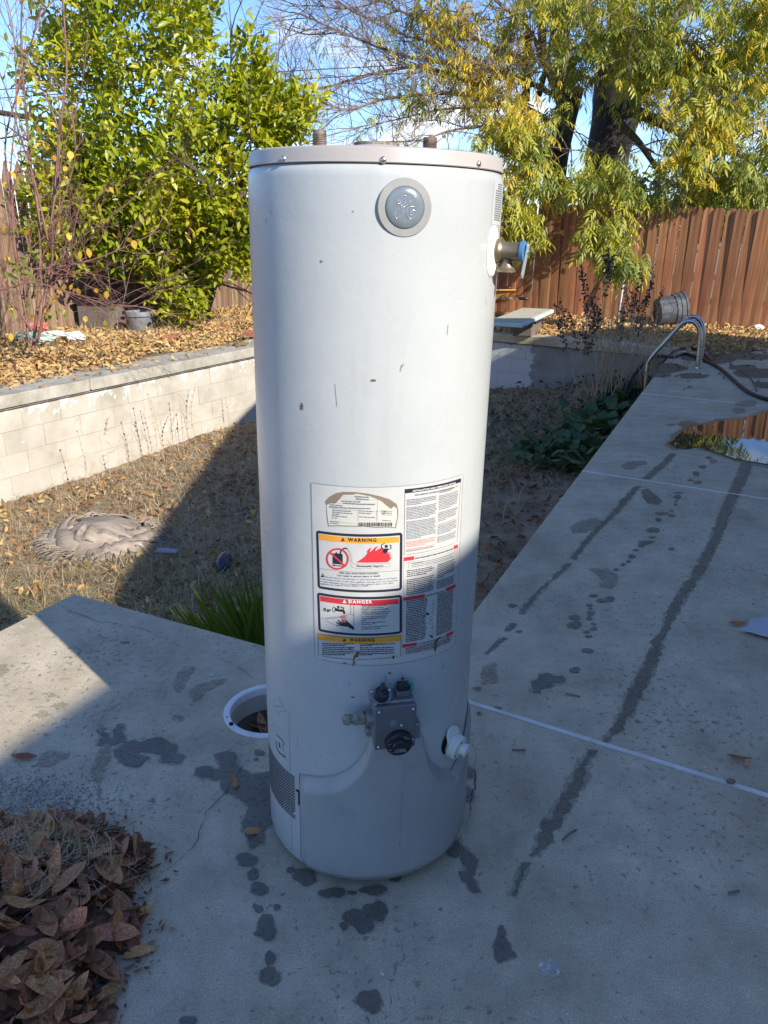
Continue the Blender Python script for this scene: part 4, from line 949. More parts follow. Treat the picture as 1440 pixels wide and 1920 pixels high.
def in_ell(n, c, r, shell=.35):
    d = rand_dirs(n); q = (shell + (1-shell)*rng.random(n))**(1/2.2); return c + d*q[:, None]*np.asarray(r), d
def branch_tubes(mb, p0, d0, ln, r, depth, spread=.55, up=.0, seg=5, wob=.12, kids=(3, 5), tips=None, sides=5, bias=None):
    pts = [np.array(p0, float)]; d = np.array(d0, float); d /= np.linalg.norm(d)
    for k in range(seg):
        d = d + rng.normal(0, wob, 3) + np.array([0, 0, up]); 
        if bias is not None: d = d + bias
        d /= np.linalg.norm(d); pts.append(pts[-1]+d*ln/seg)
    pts = np.array(pts); mb.tube(pts, np.linspace(r, r*.45, len(pts)), sides, cap=False)
    if depth <= 0:
        if tips is not None: tips.append((pts[-1], d))
        return
    for k in range(rng.integers(*kids)):
        t = rng.uniform(.25, 1.0); i = min(int(t*seg), seg-1); q = pts[i]+(pts[i+1]-pts[i])*(t*seg-i)
        nd = d + rng.normal(0, spread, 3); branch_tubes(mb, q, nd, ln*rng.uniform(.45, .72), max(r*.5, .0018), depth-1, spread, up, max(3, seg-1), wob, kids, tips, max(3, sides-1), bias)

# ---- lemon tree
LT = np.array([-2.75, 11.75, -.02])
lemon = empty('lemon_tree', tuple(LT), 'dense glossy yellow-green lemon tree in front of the weathered fence', 'tree')
def local(V, root): return np.asarray(V)-np.array(root.location)
ells = [((285,125),10.9,(1.10,1.0,1.35)), ((340,320),10.9,(1.75,1.3,1.15)), ((205,400),10.6,(1.05,.9,.75)), ((415,345),10.9,(1.05,.9,.95)), ((505,212),10.9,(.62,.45,.30)),
        ((340,440),10.7,(1.15,.85,.62)), ((235,10),10.9,(.80,.8,.75)), ((335,545),10.5,(.30,.28,.36)), ((150,190),10.9,(.62,.6,.80)), ((470,165),10.9,(.20,.2,.30)), ((430,470),10.7,(.42,.5,.30)), ((120,330),10.8,(.55,.5,.6))]
ctr = []; cd = []
for (c, Y, r) in ells:
    vol = r[0]*r[1]*r[2]; n = int(35+120*vol**.75); p, d = in_ell(n, AY(c[0], c[1], Y), r, .30); ctr.append(p); cd.append(d)
# loose shoots reaching towards the heater and the sky
for pts in (((520,215),(560,190),(600,190)), ((520,225),(560,215),(575,240)), ((440,90),(475,80),(490,60)), ((120,90),(80,30),(75,10)), ((380,30),(370,10),(395,-10)), ((470,200),(490,130),(480,95)), ((500,250),(540,255),(560,245))):
    P = smooth_path([AY(x, y, 10.8) for x, y in pts], 6); P = P[::3]; ctr.append(P+rng.normal(0, .03, P.shape)); cd.append(np.tile([.6, -.2, .5], (len(P), 1)))
ctr = np.concatenate(ctr); cd = np.concatenate(cd)
keep = (ctr[:, 2] > .05); ctr = ctr[keep]; cd = cd[keep]
k = 19; n = len(ctr)*k; C_ = np.repeat(ctr, k, 0); D_ = np.repeat(cd, k, 0)
dirs = rand_dirs(n, .15)*.9 + D_*.55 + np.array([.15, -.2, .15]); pos = C_ + rng.normal(0, .085, (n, 3))
nrm = rand_dirs(n, .9)*.75 + np.array([.35, -.45, .45]); TV, TFc = leaf_t(.20, .05, .10)
V, F = inst(TV, TFc, pos, frames(dirs, nrm), rng.uniform(.075, .165, n))
mi = np.repeat((rng.random(len(ctr)) < .045).astype(int), k); mi = np.where(rng.random(n) < .03, 1, mi)
tag(mesh_obj('foliage', local(V, lemon), F, [M['lemon_leaf'], M['lemon_yellow']], lemon, mi=np.repeat(mi, len(TFc))), kind='stuff')
mb = MB()
for a in range(5):
    ang = a*1.3; d = np.array([math.cos(ang)*.4, math.sin(ang)*.3, 1.0]); branch_tubes(mb, LT+np.array([.03*math.cos(ang), .03*math.sin(ang), 0]), d, 2.6, .05, 3, .45, .02, 7, .10, (3, 5))
mb.v = [local(v, lemon) for v in mb.v]; tag(mb.obj('branches', M['bark'], lemon, smooth=True), kind='stuff')
mb = MB(); mb.tube(np.array([(0,0,-.15),(.02,.0,.3),(.0,-.02,.8)]), [.10,.085,.07], 12); mb.obj('trunk', M['bark'], lemon, smooth=True)
# ripe lemons half hidden
for (x, y) in ((447,335),(432,400),(400,262)):
    p = AY(x, y, 9.9 if False else 10.1); m = MB(); m.lathe([(.001,-.045),(.012,-.040),(.030,-.018),(.031,.015),(.014,.038),(.004,.046),(.001,.047)], 14, M=Matrix.Translation(Vector(local(p, lemon)))@Matrix.Rotation(.5, 4, 'X')); m.obj('lemon', M['lemon_yellow'], lemon, smooth=True)

# ---- the big pinnate-leaved tree beyond the fence
BT = np.array([3.55, 14.3, -.1])
ash = empty('pecan_tree', tuple(BT), 'large spreading tree with drooping yellow-green leaflets overhanging the redwood fence', 'tree')
mb = MB()
def ppath(pts, Y, k=6, rad=None):
    if np.isscalar(Y): Y = [Y]*len(pts)
    return smooth_path([AY(x, y, yy) for (x, y), yy in zip(pts, Y)], k)
base1 = ppath([(1050,640),(1046,480),(1038,380),(1044,300),(1062,220),(1070,165)], 14.2)
mbt = MB(); mbt.tube(local(base1, ash), np.interp(np.linspace(0, 1, len(base1)), [0, .4, .8, 1], [.30, .20, .17, .22]), 14); mbt.obj('trunk', M['barkdark'], ash, smooth=True)
base2 = ppath([(1140,640),(1138,480),(1132,380),(1138,300),(1152,230),(1160,170),(1172,110)], 15.0)
mbt = MB(); mbt.tube(local(base2, ash), np.interp(np.linspace(0, 1, len(base2)), [0, .4, .7, 1], [.45, .36, .40, .46]), 14); mbt.obj('trunk', M['barkdark'], ash, smooth=True)
for pts, Y, r0, r1 in (([(1060,180),(1055,90),(1050,0),(1048,-80)],14.2,.15,.10), ([(1060,170),(1020,110),(1015,40),(990,-60)],14.0,.09,.05), ([(1150,130),(1165,60),(1160,-60)],15,.28,.2), ([(1180,120),(1230,60),(1300,0),(1360,-60)],14.6,.18,.10),
                       ([(1150,120),(1110,50),(1090,-60)],14.5,.14,.09), ([(1190,170),(1260,150),(1340,120),(1440,80)],14.2,.14,.06), ([(1170,200),(1240,230),(1320,270),(1420,300)],13.8,.10,.04), ([(1160,230),(1200,270),(1240,330)],13.4,.07,.03),
                       ([(985,190),(990,90),(975,-20)],14.0,.07,.04), ([(1010,180),(1030,100),(1040,20)],14.0,.05,.03)):
    P = ppath(pts, Y); mbt = MB(); mbt.tube(local(P, ash), np.linspace(r0, r1, len(P)), 10); mbt.obj('limb', M['bark'] if r0 < .2 else M['barkdark'], ash, smooth=True)
limbs = [([(1060,190),(980,150),(880,125),(760,105),(640,60),(560,25)],.045), ([(1040,230),(930,175),(800,128),(700,138),(600,165),(545,150)],.042), ([(1045,265),(900,182),(740,183),(660,205),(615,198)],.040),
         ([(1050,200),(1000,70),(930,0),(870,-60)],.05), ([(1000,120),(860,60),(750,20),(690,-30)],.035), ([(1060,285),(960,238),(860,242),(790,262),(720,268)],.030),
         ([(960,150),(850,90),(740,60),(640,10)],.028), ([(930,200),(830,205),(740,225),(660,240)],.024), ([(880,-20),(760,-10),(660,15),(580,10)],.025), ([(1000,60),(940,90),(850,160),(790,190)],.022)]
tips = []
for pts, r in limbs:
    P = ppath(pts, np.linspace(14.0, 12.6, len(pts)), 8); mb.tube(P, np.linspace(r, r*.22, len(P)), 6, cap=False)
    for i in range(6, len(P), 2 if r > .03 else 3):
        t = P[min(i+1, len(P)-1)]-P[i-1]; t /= np.linalg.norm(t)
        for _ in range(3): branch_tubes(mb, P[i], t+rng.normal(0, .65, 3)+np.array([-.1, 0, .1]), rng.uniform(.45, 1.0), .008, 2, .5, .02, 5, .13, (3, 6), tips, 4)
# twigs inside the leafy part
for (x, y, Y, n_) in ((1270,260,12.6,26),(1400,110,12.8,16),(950,150,13.2,16),(900,60,13.2,14),(1180,60,13,12),(1250,270,13.2,14),(1330,200,13,10),(1200,80,13.5,10),(1100,300,13.4,8),(1010,40,13.6,12),(1280,350,12.9,8),(1100,60,13.8,10)):
    for _ in range(n_): branch_tubes(mb, AY(x, y, Y)+rng.normal(0, .25, 3), rand_dirs(1)[0], rng.uniform(.6, 1.2), .011, 2, .5, -.03, 5, .14, (2, 4), tips, 4)
mb.v = [local(v, ash) for v in mb.v]; tag(mb.obj('twigs', M['twig'], ash), kind='stuff')
# a drooping compound leaf
LV, LF = leaf_t(.125, .03, .06, .10)
sv = []; sf = []; n0 = 0
for j, (t, side) in enumerate([(.25,1),(.25,-1),(.5,1),(.5,-1),(.75,1),(.75,-1),(1.0,0)]):
    a = side*math.radians(48 if t < .9 else 0); ca, sa = math.cos(a), math.sin(a)
    Rz = np.array([[ca,-sa,0],[sa,ca,0],[0,0,1]]); dr = math.radians(26); Ry = np.array([[math.cos(dr),0,math.sin(dr)],[0,1,0],[-math.sin(dr),0,math.cos(dr)]])
    P = (LV*.46)@(Rz@Ry).T + np.array([t*.8, 0, -.20*t*t]); sv.append(P); sf.append(LF+n0); n0 += len(LV)
sv.append(np.array([(0,.006,0),(0,-.006,0),(.8,0,-.2),(.4,0,-.055)])); sf.append(np.array([(0,1,3),(3,1,2)])+n0)
SV = np.concatenate(sv); SF = np.concatenate(sf)
cl = [  # sighted centre, depth, radii, clusters, colour (0 green, 1 lime, 2 yellow)
 ((1290,40),12.6,(1.5,1.0,.75),95,.6),((1400,170),12.2,(.95,.9,1.0),80,.6),((1210,90),12.8,(.7,.7,.8),42,.35),((1390,330),12.2,(.75,.7,.45),46,.15),((1300,240),11.8,(.48,.4,.75),46,1.0),
 ((1130,335),11.9,(.60,.45,.45),34,.35),((1150,425),11.2,(.24,.22,.42),20,.4),((1160,480),11.0,(.32,.22,.22),15,.55),((1115,445),11.2,(.16,.2,.14),5,.3),((1000,320),12.2,(.24,.3,.62),18,.3),((955,300),12.3,(.42,.4,.85),38,1.0),((940,395),12.0,(.42,.35,.32),26,.4),((985,420),11.8,(.20,.25,.2),9,.4),
 ((900,130),13.2,(.45,.4,.45),16,1.6),((960,210),12.8,(.42,.4,.45),22,1.7),((1000,60),13.4,(.6,.5,.6),20,.9),((1060,120),13.0,(.3,.4,.3),7,.4),((1205,150),12.4,(.3,.3,.3),10,.5),((1260,375),12.2,(.55,.4,.16),18,.2),
 ((850,30),13.2,(.6,.5,.3),12,1.2),((1110,-20),13,(.8,.8,.5),30,.5),((1450,30),12,(.7,.8,.9),50,.9),((1340,390),13.2,(.9,.4,.15),16,.1),((800,160),13,(.4,.4,.3),5,.5),((1090,80),13.2,(.45,.4,.5),14,.5),((1030,230),13,(.3,.3,.3),8,.1)]
cp = []; cc = []
for (c, Y, r, n_, col) in cl:
    n_ = int(n_*1.0); p, d = in_ell(n_, AY(c[0], c[1], Y), r, .15); cp.append(p); cc.append(np.clip(col+.22+rng.normal(0, .45, n_), 0, 2))
cp = np.concatenate(cp); cc = np.concatenate(cc)
k = 7; n = len(cp)*k; P0 = np.repeat(cp, k, 0)+rng.normal(0, .10, (n, 3)); ang = rng.uniform(0, 6.283, n)
dirs = np.stack([np.cos(ang), np.sin(ang), rng.uniform(-1.1, -.15, n)], 1); nrm = np.tile([.1, -.15, 1.0], (n, 1))+rng.normal(0, .3, (n, 3))
V, F = inst(SV, SF, P0, frames(dirs, nrm), rng.uniform(.19, .31, n)); mi = np.repeat(np.repeat(np.round(cc).astype(int), k), len(SF))
tag(mesh_obj('foliage', local(V, ash), F, [M['ash_green'], M['ash_lime'], M['ash_yellow']], ash, mi=mi), kind='stuff')
# a few leaves on the bare twigs
tp = np.array([t[0] for t in tips]); sel = rng.random(len(tp)) < np.clip((tp[:, 0]+.6)/3.5, .02, .6)*.55; tp = tp[sel]; n = len(tp)
ang = rng.uniform(0, 6.283, n); dirs = np.stack([np.cos(ang), np.sin(ang), rng.uniform(-1, -.2, n)], 1)
V, F = inst(SV, SF, tp, frames(dirs, np.tile([0, 0, 1.0], (n, 1))), rng.uniform(.12, .22, n)); tag(mesh_obj('sparse_foliage', local(V, ash), F, [M['ash_green'], M['ash_lime'], M['ash_yellow']], ash, mi=np.repeat(rng.integers(0, 3, n), len(SF))), kind='stuff')

# ---- a further green tree line seen through the gaps, and behind the lemon tree
M['farleaf'] = mat('far_leaf', [(.05,.075,.03),(.10,.13,.05)], scale=1.0, rough=.7, island=GREENS, trans=.25, coords='World')
for (x, y, Y, r, lab_) in ((1330,395,24,(4.5,2,1.0),'low grey-green tree beyond the right end of the redwood fence'), (700,420,30,(4.5,2,1.1),'distant round tree beyond the fences, behind the water heater')):
    c = AY(x, y, Y); root = empty('far_tree', (c[0], c[1], -.1), lab_, 'tree', 'trees beyond the fences')
    p, d = in_ell(900, c, r, .3); k = 7; n = len(p)*k; TV, TFc = leaf_t(.24, .05, .1)
    V, F = inst(TV, TFc, np.repeat(p, k, 0)+rng.normal(0, .18, (n, 3)), frames(rand_dirs(n), rand_dirs(n, .8)), rng.uniform(.14, .26, n)); tag(mesh_obj('foliage', local(V, root), F, M['farleaf'], root), kind='stuff')
    mb = MB(); mb.tube(np.array([(0,0,-.2),(.1,0,c[2]*.5),(0,0,c[2]+.4)]), [.25,.2,.12], 8); mb.obj('trunk', M['barkdark'], root, smooth=True)

# ---- young deciduous tree with reddish shoots at the left edge
SB = G(62, 660); SB[2] = -.02
shrub = empty('apricot_sapling', tuple(SB), 'spindly young tree with reddish bare shoots and a few round yellow leaves', 'tree')
mb = MB(); tips = []
def shoots(pts, Y, r, kids, ln=(.25, .6), dep=1):
    P = ppath(pts, Y, 8); mb.tube(P, np.linspace(r, r*.35, len(P)), 6, cap=False)
    for i in rng.integers(3, len(P)-1, kids):
        t = P[i+1]-P[i-1]; t /= np.linalg.norm(t); branch_tubes(mb, P[i], t+rng.normal(0, .5, 3), rng.uniform(*ln), max(r*.35, .0025), dep, .45, .03, 5, .10, (2, 4), tips, 4)
for pts, Y, r, kd in (([(62,655),(75,520),(72,400),(60,330),(48,200),(40,90),(42,-40)],7.9,.017,7), ([(68,650),(95,520),(100,380),(112,250),(125,130),(118,0),(120,-60)],8.0,.015,8), ([(55,650),(40,520),(25,400),(10,270),(40,150),(75,20),(90,-50)],7.8,.013,6),
                      ([(95,420),(108,330),(108,240),(70,150),(20,60),(-10,0)],7.9,.010,5), ([(90,450),(62,330),(30,230),(5,150),(-20,90)],7.8,.009,5), ([(60,560),(85,470),(110,400),(115,300),(150,180),(165,60)],8.1,.010,6),
                      ([(50,600),(30,480),(20,330),(30,200),(25,60),(5,-30)],7.5,.010,6), ([(62,505),(110,500),(170,488),(230,465),(300,432)],7.7,.011,9), ([(0,545),(60,530),(130,548),(200,570),(260,575),(330,592)],7.3,.009,9), ([(100,500),(160,440),(240,380),(290,320)],8.0,.007,6),
                      ([(20,500),(90,440),(160,400),(210,330)],7.8,.006,5), ([(240,570),(280,545),(330,510)],7.3,.005,3), ([(60,620),(20,560),(-20,480),(-40,380)],7.4,.010,6), ([(80,600),(130,500),(105,430),(140,300),(135,200)],8.1,.012,7), ([(40,640),(55,470),(20,380),(60,260)],7.7,.011,6)):
    shoots(pts, Y, r, int(kd*2.2), (.2, .7), 1 if kd < 7 else 2)
mb.v = [local(v, shrub) for v in mb.v]; tag(mb.obj('shoots', M['redtwig'], shrub, smooth=True), kind='stuff')
rl = []
for q in range(4):   # rounded heart-shaped leaves
    ot = [(0,0),(.18,.22),(.42,.36),(.68,.30),(.88,.14),(1.05,0)]; V = [(0,0,0)]; n_ = 6
    V = [(x, y*s_, .04*abs(y)*(1+q*.4)-.07*x*x*(q-1)) for s_ in (1, 0, -1) for x, y in ot]; F = [(i, i+1, n_+i+1, n_+i) for i in range(5)] + [(n_+i, n_+i+1, 2*n_+i+1, 2*n_+i) for i in range(5)]
    o = mesh_obj('t', V, F, M['yellowleaf'], smooth=True); rl.append(o.data); bpy.data.objects.remove(o)
spots = [(20,320),(8,340),(33,178),(65,443),(128,436),(36,500),(15,520),(18,572),(20,625),(35,232),(110,540),(105,556),(118,535),(145,540),(135,533),(178,540),(187,550),(200,545),(110,415),(86,552),(62,562),(100,290),(133,283),(6,278),(70,235),(118,412),(130,436),(50,430),(165,465),(115,400),(210,437),(238,445),(250,450),(22,650),(0,610),(90,578),(160,592),(180,598),(197,600),(12,480),(96,690),(60,590),(150,470),(205,350),(125,312),(5,420),(40,20),(10,60),(0,660)]
for x, y in spots:
    p = AY(x, y, rng.uniform(7.3, 7.8)); o = bpy.data.objects.new('leaf', rl[rng.integers(4)]); o.location = local(p, shrub); s_ = rng.uniform(.055, .085)
    o.scale = (s_, s_, s_); o.rotation_euler = (rng.uniform(-.9, .9), rng.uniform(.6, 1.6), rng.uniform(0, 6.28)); link(o, shrub)
TV, TFc = leaf_t(.26, .05, .12)   # green leafy tufts low in the sapling
pp = []
for (x, y, n_) in ((35,505,28),(48,520,20),(20,115,10),(12,130,10),(62,245,18),(40,430,22),(60,480,18),(140,450,22),(100,580,14),(205,575,10),(30,570,12)): pp.append(AY(x, y, 7.6)+rng.normal(0, .07, (n_, 3)))
pp = np.concatenate(pp); n = len(pp); V, F = inst(TV, TFc, pp, frames(rand_dirs(n, -.7), rand_dirs(n, .8)), rng.uniform(.05, .085, n)); tag(mesh_obj('green_tufts', local(V, shrub), F, M['ash_green'], shrub), kind='stuff')

# ---- dry tangle at the foot of the sapling and along the old fence
M['straw'] = mat('dry_straw', [(.44,.34,.18),(.64,.52,.32)], scale=3, rough=.9, island=[(.6,.6,.6),(1,1,1),(1.2,1.15,1.1),(.8,.7,.55)], trans=.2, coords='World')
M['drystem'] = mat('dry_stem', [(.34,.26,.165),(.50,.40,.27)], scale=3, rough=.9, coords='World')
def blades(base, ln, wid, lean, nseg=3, droop=.5):
    """thin curved blades as one numpy mesh"""
    n = len(base); ang = rng.uniform(0, 6.283, n); dx = np.cos(ang); dy = np.sin(ang); wx, wy = -dy, dx; V = []
    for k in range(nseg+1):
        t = k/nseg; h = ln*t*(1-.45*t*np.minimum(lean, 1.7))*np.clip(1.4-.35*lean, .35, 1); o_ = ln*lean*t*t; w = wid*(1-t*.85)/2
        c = base+np.stack([dx*o_, dy*o_, h], 1); V += [c-np.stack([wx*w, wy*w, 0*w], 1), c+np.stack([wx*w, wy*w, 0*w], 1)]
    V = np.stack(V, 1).reshape(-1, 3); per = 2*(nseg+1); F = np.array([(2*k, 2*k+1, 2*k+3, 2*k+2) for k in range(nseg)])
    return V, (F[None]+(np.arange(n)*per)[:, None, None]).reshape(-1, 4)
def wall_w(x, y): return (x-PW[0])*Wn[0]+(y-PW[1])*Wn[1]
n = 2600; s_ = rng.uniform(5.5, 13.5, n); w_ = -rng.uniform(1.2, 2.9, n); bx_ = WA[0]+Wd[0]*s_+Wn[0]*w_; by_ = WA[1]+Wd[1]*s_+Wn[1]*w_
dens_k = rng.random(n) < np.where(s_ < 8.8, 1, .45); bx_, by_ = bx_[dens_k], by_[dens_k]
V, F = blades(np.stack([bx_, by_, bed_z(bx_, by_)], 1), rng.uniform(.12, .42, len(bx_)), rng.uniform(.003, .007, len(bx_)), rng.uniform(.2, 1.3, len(bx_)))
tag(mesh_obj('dry_grass', V, F, M['straw']), 'tall dry straw-coloured grass along the foot of the weathered fence', 'grass', kind='stuff')
mb = MB()
for _ in range(90):
    s0 = rng.uniform(6.0, 9.0); w0 = -rng.uniform(.9, 2.6); p = np.array([WA[0]+Wd[0]*s0+Wn[0]*w0, WA[1]+Wd[1]*s0+Wn[1]*w0, .02]); branch_tubes(mb, p, rand_dirs(1, .8)[0], rng.uniform(.3, .8), .003, 1, .6, .0, 5, .25, (1, 3), None, 3)
tag(mb.obj('bramble', M['drystem']), 'tangle of thin dry bramble stems at the left end of the bed', 'bramble', kind='stuff')
# ------------------------------------------------------------------ marks on the deck
def jag(pts, step=.012, amp=.004, seed=None):
    pts = [np.asarray(p, float)[:2] for p in pts]; out = []
    for a, b in zip(pts, pts[1:]+pts[:1]):
        n = max(1, int(np.linalg.norm(b-a)/step))
        for k in range(n): out.append(a+(b-a)*k/n)
    out = np.array(out); m = len(out); nz = rng.normal(0, 1, (m, 2)); nz = (nz+np.roll(nz, 1, 0)+np.roll(nz, -1, 0))/1.9
    return out + nz*amp
_zc = [0]
def mark(pts, m, name='wet_mark', z=.0022, step=.012, amp=.004, px=True):
    _zc[0] += 1; z = z + _zc[0]*6e-6
    if m in ('wet', 'wetolive') and name != 'wet_rim':
        Q = np.array([G(*p)[:2] for p in pts]) if px else np.array(pts); cc_ = Q.mean(0); dd = np.linalg.norm(Q-cc_, axis=1)[:, None]; n0 = np.roll(Q, -1, 0)-np.roll(Q, 1, 0); n0 = np.stack([n0[:, 1], -n0[:, 0]], 1)/(np.linalg.norm(n0, axis=1)[:, None]+1e-9)
        ar = sum(Q[i][0]*Q[(i+1) % len(Q)][1]-Q[(i+1) % len(Q)][0]*Q[i][1] for i in range(len(Q))); n0 = n0*(1 if ar > 0 else -1)
        poly_mesh('wet_rim', [[tuple(q) for q in jag(list(Q+n0*min(.006, float(dd.mean())*.12)), step*.5, amp*.8)]], z-.0011, M['rimdamp'], deck)
    P = [G(*p) for p in pts] if px else pts
    return poly_mesh(name, [[tuple(q) for q in jag(P, step*.5, amp*.75)]], z, M[m], deck)
def blob(x, y, rx, ry, m='wet', name='wet_mark', z=.0022):
    n = 22; P = []; ph = rng.uniform(0, 6.28, 3)
    for k in range(n):
        a = 2*math.pi*k/n; q = 1+.10*math.sin(2*a+ph[0])+.08*math.sin(3*a+ph[1])+.06*math.sin(5*a+ph[2]); P.append((x+rx*q*math.cos(a), y+ry*q*math.sin(a)))
    c = G(x, y); d = np.linalg.norm(G(x+rx, y)-c); return mark(P, m, name, z, max(.006, d*.25), min(.004, d*.07))
def trail(cpts, m, z=.0022):
    L_ = [(x-w*.42, y) for x, y, w in cpts]; R_ = [(x+w*.42, y) for x, y, w in cpts]; return mark(L_+R_[::-1], m, 'wet_trail', z, .014, .006)
for t_ in ([(1262,850,14),(1247,868,15),(1230,882,17),(1212,898,14)], [(1196,912,12),(1178,932,15),(1160,952,14),(1140,974,12),(1122,990,12),(1104,1010,12),(1088,1030,12),(1074,1048,10)],
           [(1068,1056,12),(1048,1076,10),(1030,1092,6),(1010,1110,10),(994,1128,12),(976,1152,12)], [(962,1170,14),(950,1184,10)], [(944,1196,12),(928,1210,10),(912,1226,6)],
           [(1402,868,26),(1388,900,26),(1374,930,24),(1356,970,22),(1342,1010,22),(1322,1050,24),(1304,1080,22),(1276,1120,24),(1260,1150,22),(1246,1180,14),(1234,1200,18),(1226,1230,26),(1212,1260,30),(1190,1300,32),(1172,1340,26),(1150,1375,20),(1130,1394,16)],
           [(1112,1408,16),(1098,1430,22),(1084,1462,34),(1068,1492,30),(1050,1520,38),(1032,1550,38),(1018,1580,30),(1002,1604,14)], [(988,1618,14),(978,1640,14),(970,1660,16),(963,1680,12)],
           [(858,1572,8),(870,1600,26),(884,1624,26),(884,1640,18)], [(872,1636,20),(884,1655,26),(896,1676,14)]):
    trail(t_, 'wetolive' if t_[0][1] < 1500 or t_[0][0] > 900 else 'wet')
for x, y, a, b in ((1020,358,18,4),(1018,378,18,9),(1012,398,8,4),(1010,414,9,5),(990,443,12,6),(945,455,30,7),(992,465,18,6),(930,484,14,9),(905,532,26,13),(900,566,16,5),(870,590,34,9),(852,604,18,7),(825,625,14,6),(806,655,18,8),(790,678,10,7),(765,693,12,6),(732,716,12,6),(627,838,20,7),(705,853,22,12),(665,860,22,10),(608,882,16,5),(612,897,10,5),(615,918,18,10),(607,942,14,9),(627,970,12,6),(627,992,16,8),(595,1007,14,7),(605,1028,16,6),(540,940,26,12),(540,975,30,18),(600,1094,26,11),(540,1184,24,13),(250,884,20,9),(180,1365,20,11),(97,1387,14,8),(85,1270,20,8),(990,620,14,6),(1165,195,16,6),(1185,212,18,8),(1135,238,16,8),(1105,270,16,11),(1115,310,18,8),(1080,300,14,5),(280,1005,16,5)):
    blob(860+x/2.483, 780+y/2.483, a/2.483, b/2.483, 'wetolive' if rng.random() < .7 else 'wet')
def zz(L_, m, **k): mark([(860+x/2.483, 780+y/2.483) for x, y in L_], m, **k)
zz([(340,1240),(375,1225),(380,1205),(420,1200),(450,1215),(485,1213),(496,1228),(480,1245),(445,1242),(430,1262),(385,1270),(380,1292),(340,1288),(345,1262)], 'wet')
zz([(600,712),(640,708),(690,708),(735,740),(745,775),(720,800),(690,806),(655,795),(665,770),(650,740)], 'damp')
zz([(100,1200),(130,1160),(175,1150),(185,1200),(178,1250),(135,1245),(110,1260)], 'damp'); zz([(510,520),(560,490),(640,475),(672,490),(640,520),(590,545),(530,545)], 'damp')
zz([(752,232),(800,212),(870,208),(878,225),(830,235),(815,250),(770,250)], 'damp'); zz([(850,345),(880,340),(945,395),(930,415),(880,405),(862,380)], 'wetolive'); zz([(948,38),(1010,35),(1065,28),(1070,36),(1020,42),(985,50)], 'damp')
# left of the heater
for P, m in (([(190,1400),(205,1396),(207,1425),(196,1450),(192,1480),(190,1500),(182,1498),(180,1470),(170,1450),(174,1425)],'damp'), ([(182,1398),(190,1382),(183,1370),(196,1366),(205,1380),(212,1385),(213,1368),(224,1357),(234,1358),(226,1375),(236,1385),(238,1394),(222,1396)],'wet'),
             ([(213,1408),(248,1388),(262,1392),(300,1384),(316,1392),(333,1400),(330,1414),(346,1420),(334,1434),(300,1430),(302,1415),(262,1410),(238,1420),(214,1420)],'wet'), ([(220,1420),(256,1414),(278,1422),(262,1438),(238,1438)],'wet'),
             ([(86,1412),(100,1408),(116,1412),(131,1416),(112,1432),(84,1440),(70,1434),(76,1422)],'damp'), ([(365,1455),(368,1442),(390,1438),(414,1442),(410,1424),(402,1416),(428,1408),(440,1414),(446,1436),(470,1452),(508,1450),(513,1542),(497,1550),(492,1582),(472,1590),(462,1560),(455,1560),(458,1530),(470,1515),(456,1500),(430,1490),(414,1478),(418,1462),(395,1462)],'wet'),
             ([(330,1262),(350,1250),(366,1252),(352,1276),(340,1298),(325,1290)],'damp'), ([(352,1300),(368,1284),(400,1276),(424,1274),(416,1284),(386,1298),(376,1310),(362,1318)],'damp'), ([(0,1246),(14,1246),(16,1262),(6,1272),(-4,1272)],'damp')):
    mark(P, m)
for x, y, a, b in ((463,1613,20,12),(475,1640,10,12),(486,1667,15,13),(478,1700,4,5),(486,1706,8,6),(519,1702,6,6),(500,1740,17,24),(488,1752,10,8),(505,1832,20,16),(506,1798,9,14),(572,1645,22,15),(545,1632,8,6),(622,1675,24,10),(660,1675,9,4),(700,1670,28,8),(742,1648,11,8),(662,1720,20,14),(682,1736,17,16),(704,1710,21,20),(644,1737,8,7),(694,1878,22,22),(940,1752,8,14),(941,1780,17,24),(950,1792,16,9),(352,1916,18,10),(333,1347,13,6),(112,1325,11,6),(80,1340,12,7),(96,1304,9,5),(164,1293,3,3),(190,1364,5,6),(875,1447,13,12),(877,1490,13,14),(850,1600,12,9),(433,1440,6,3),(486,1412,9,6),(480,1424,4,3)):
    blob(x, y, a, b, 'wet' if y > 1395 else 'damp')
puddle = [(1256,833),(1272,815),(1288,802),(1320,797),(1352,790),(1398,786),(1424,776),(1470,770),(1600,765),(1650,890),(1500,895),(1440,872),(1412,868),(1380,862),(1345,850),(1310,838),(1290,842),(1268,840)]
c_ = np.mean([G(*p) for p in puddle], 0)
mark([(x+(x-1400)*.06, y+(y-826)*.10) for x, y in puddle], 'wet', 'wet_mark', .0015, .05, .012)
tag(poly_mesh('puddle', [[tuple(q) for q in jag([G(*p) for p in puddle], .03, .008)]], .0062, M['water']), kind='structure')
blob(1400, 757, 22, 6, 'damp'); blob(1290, 795, 18, 5, 'wet'); blob(1385, 770, 14, 5, 'damp')
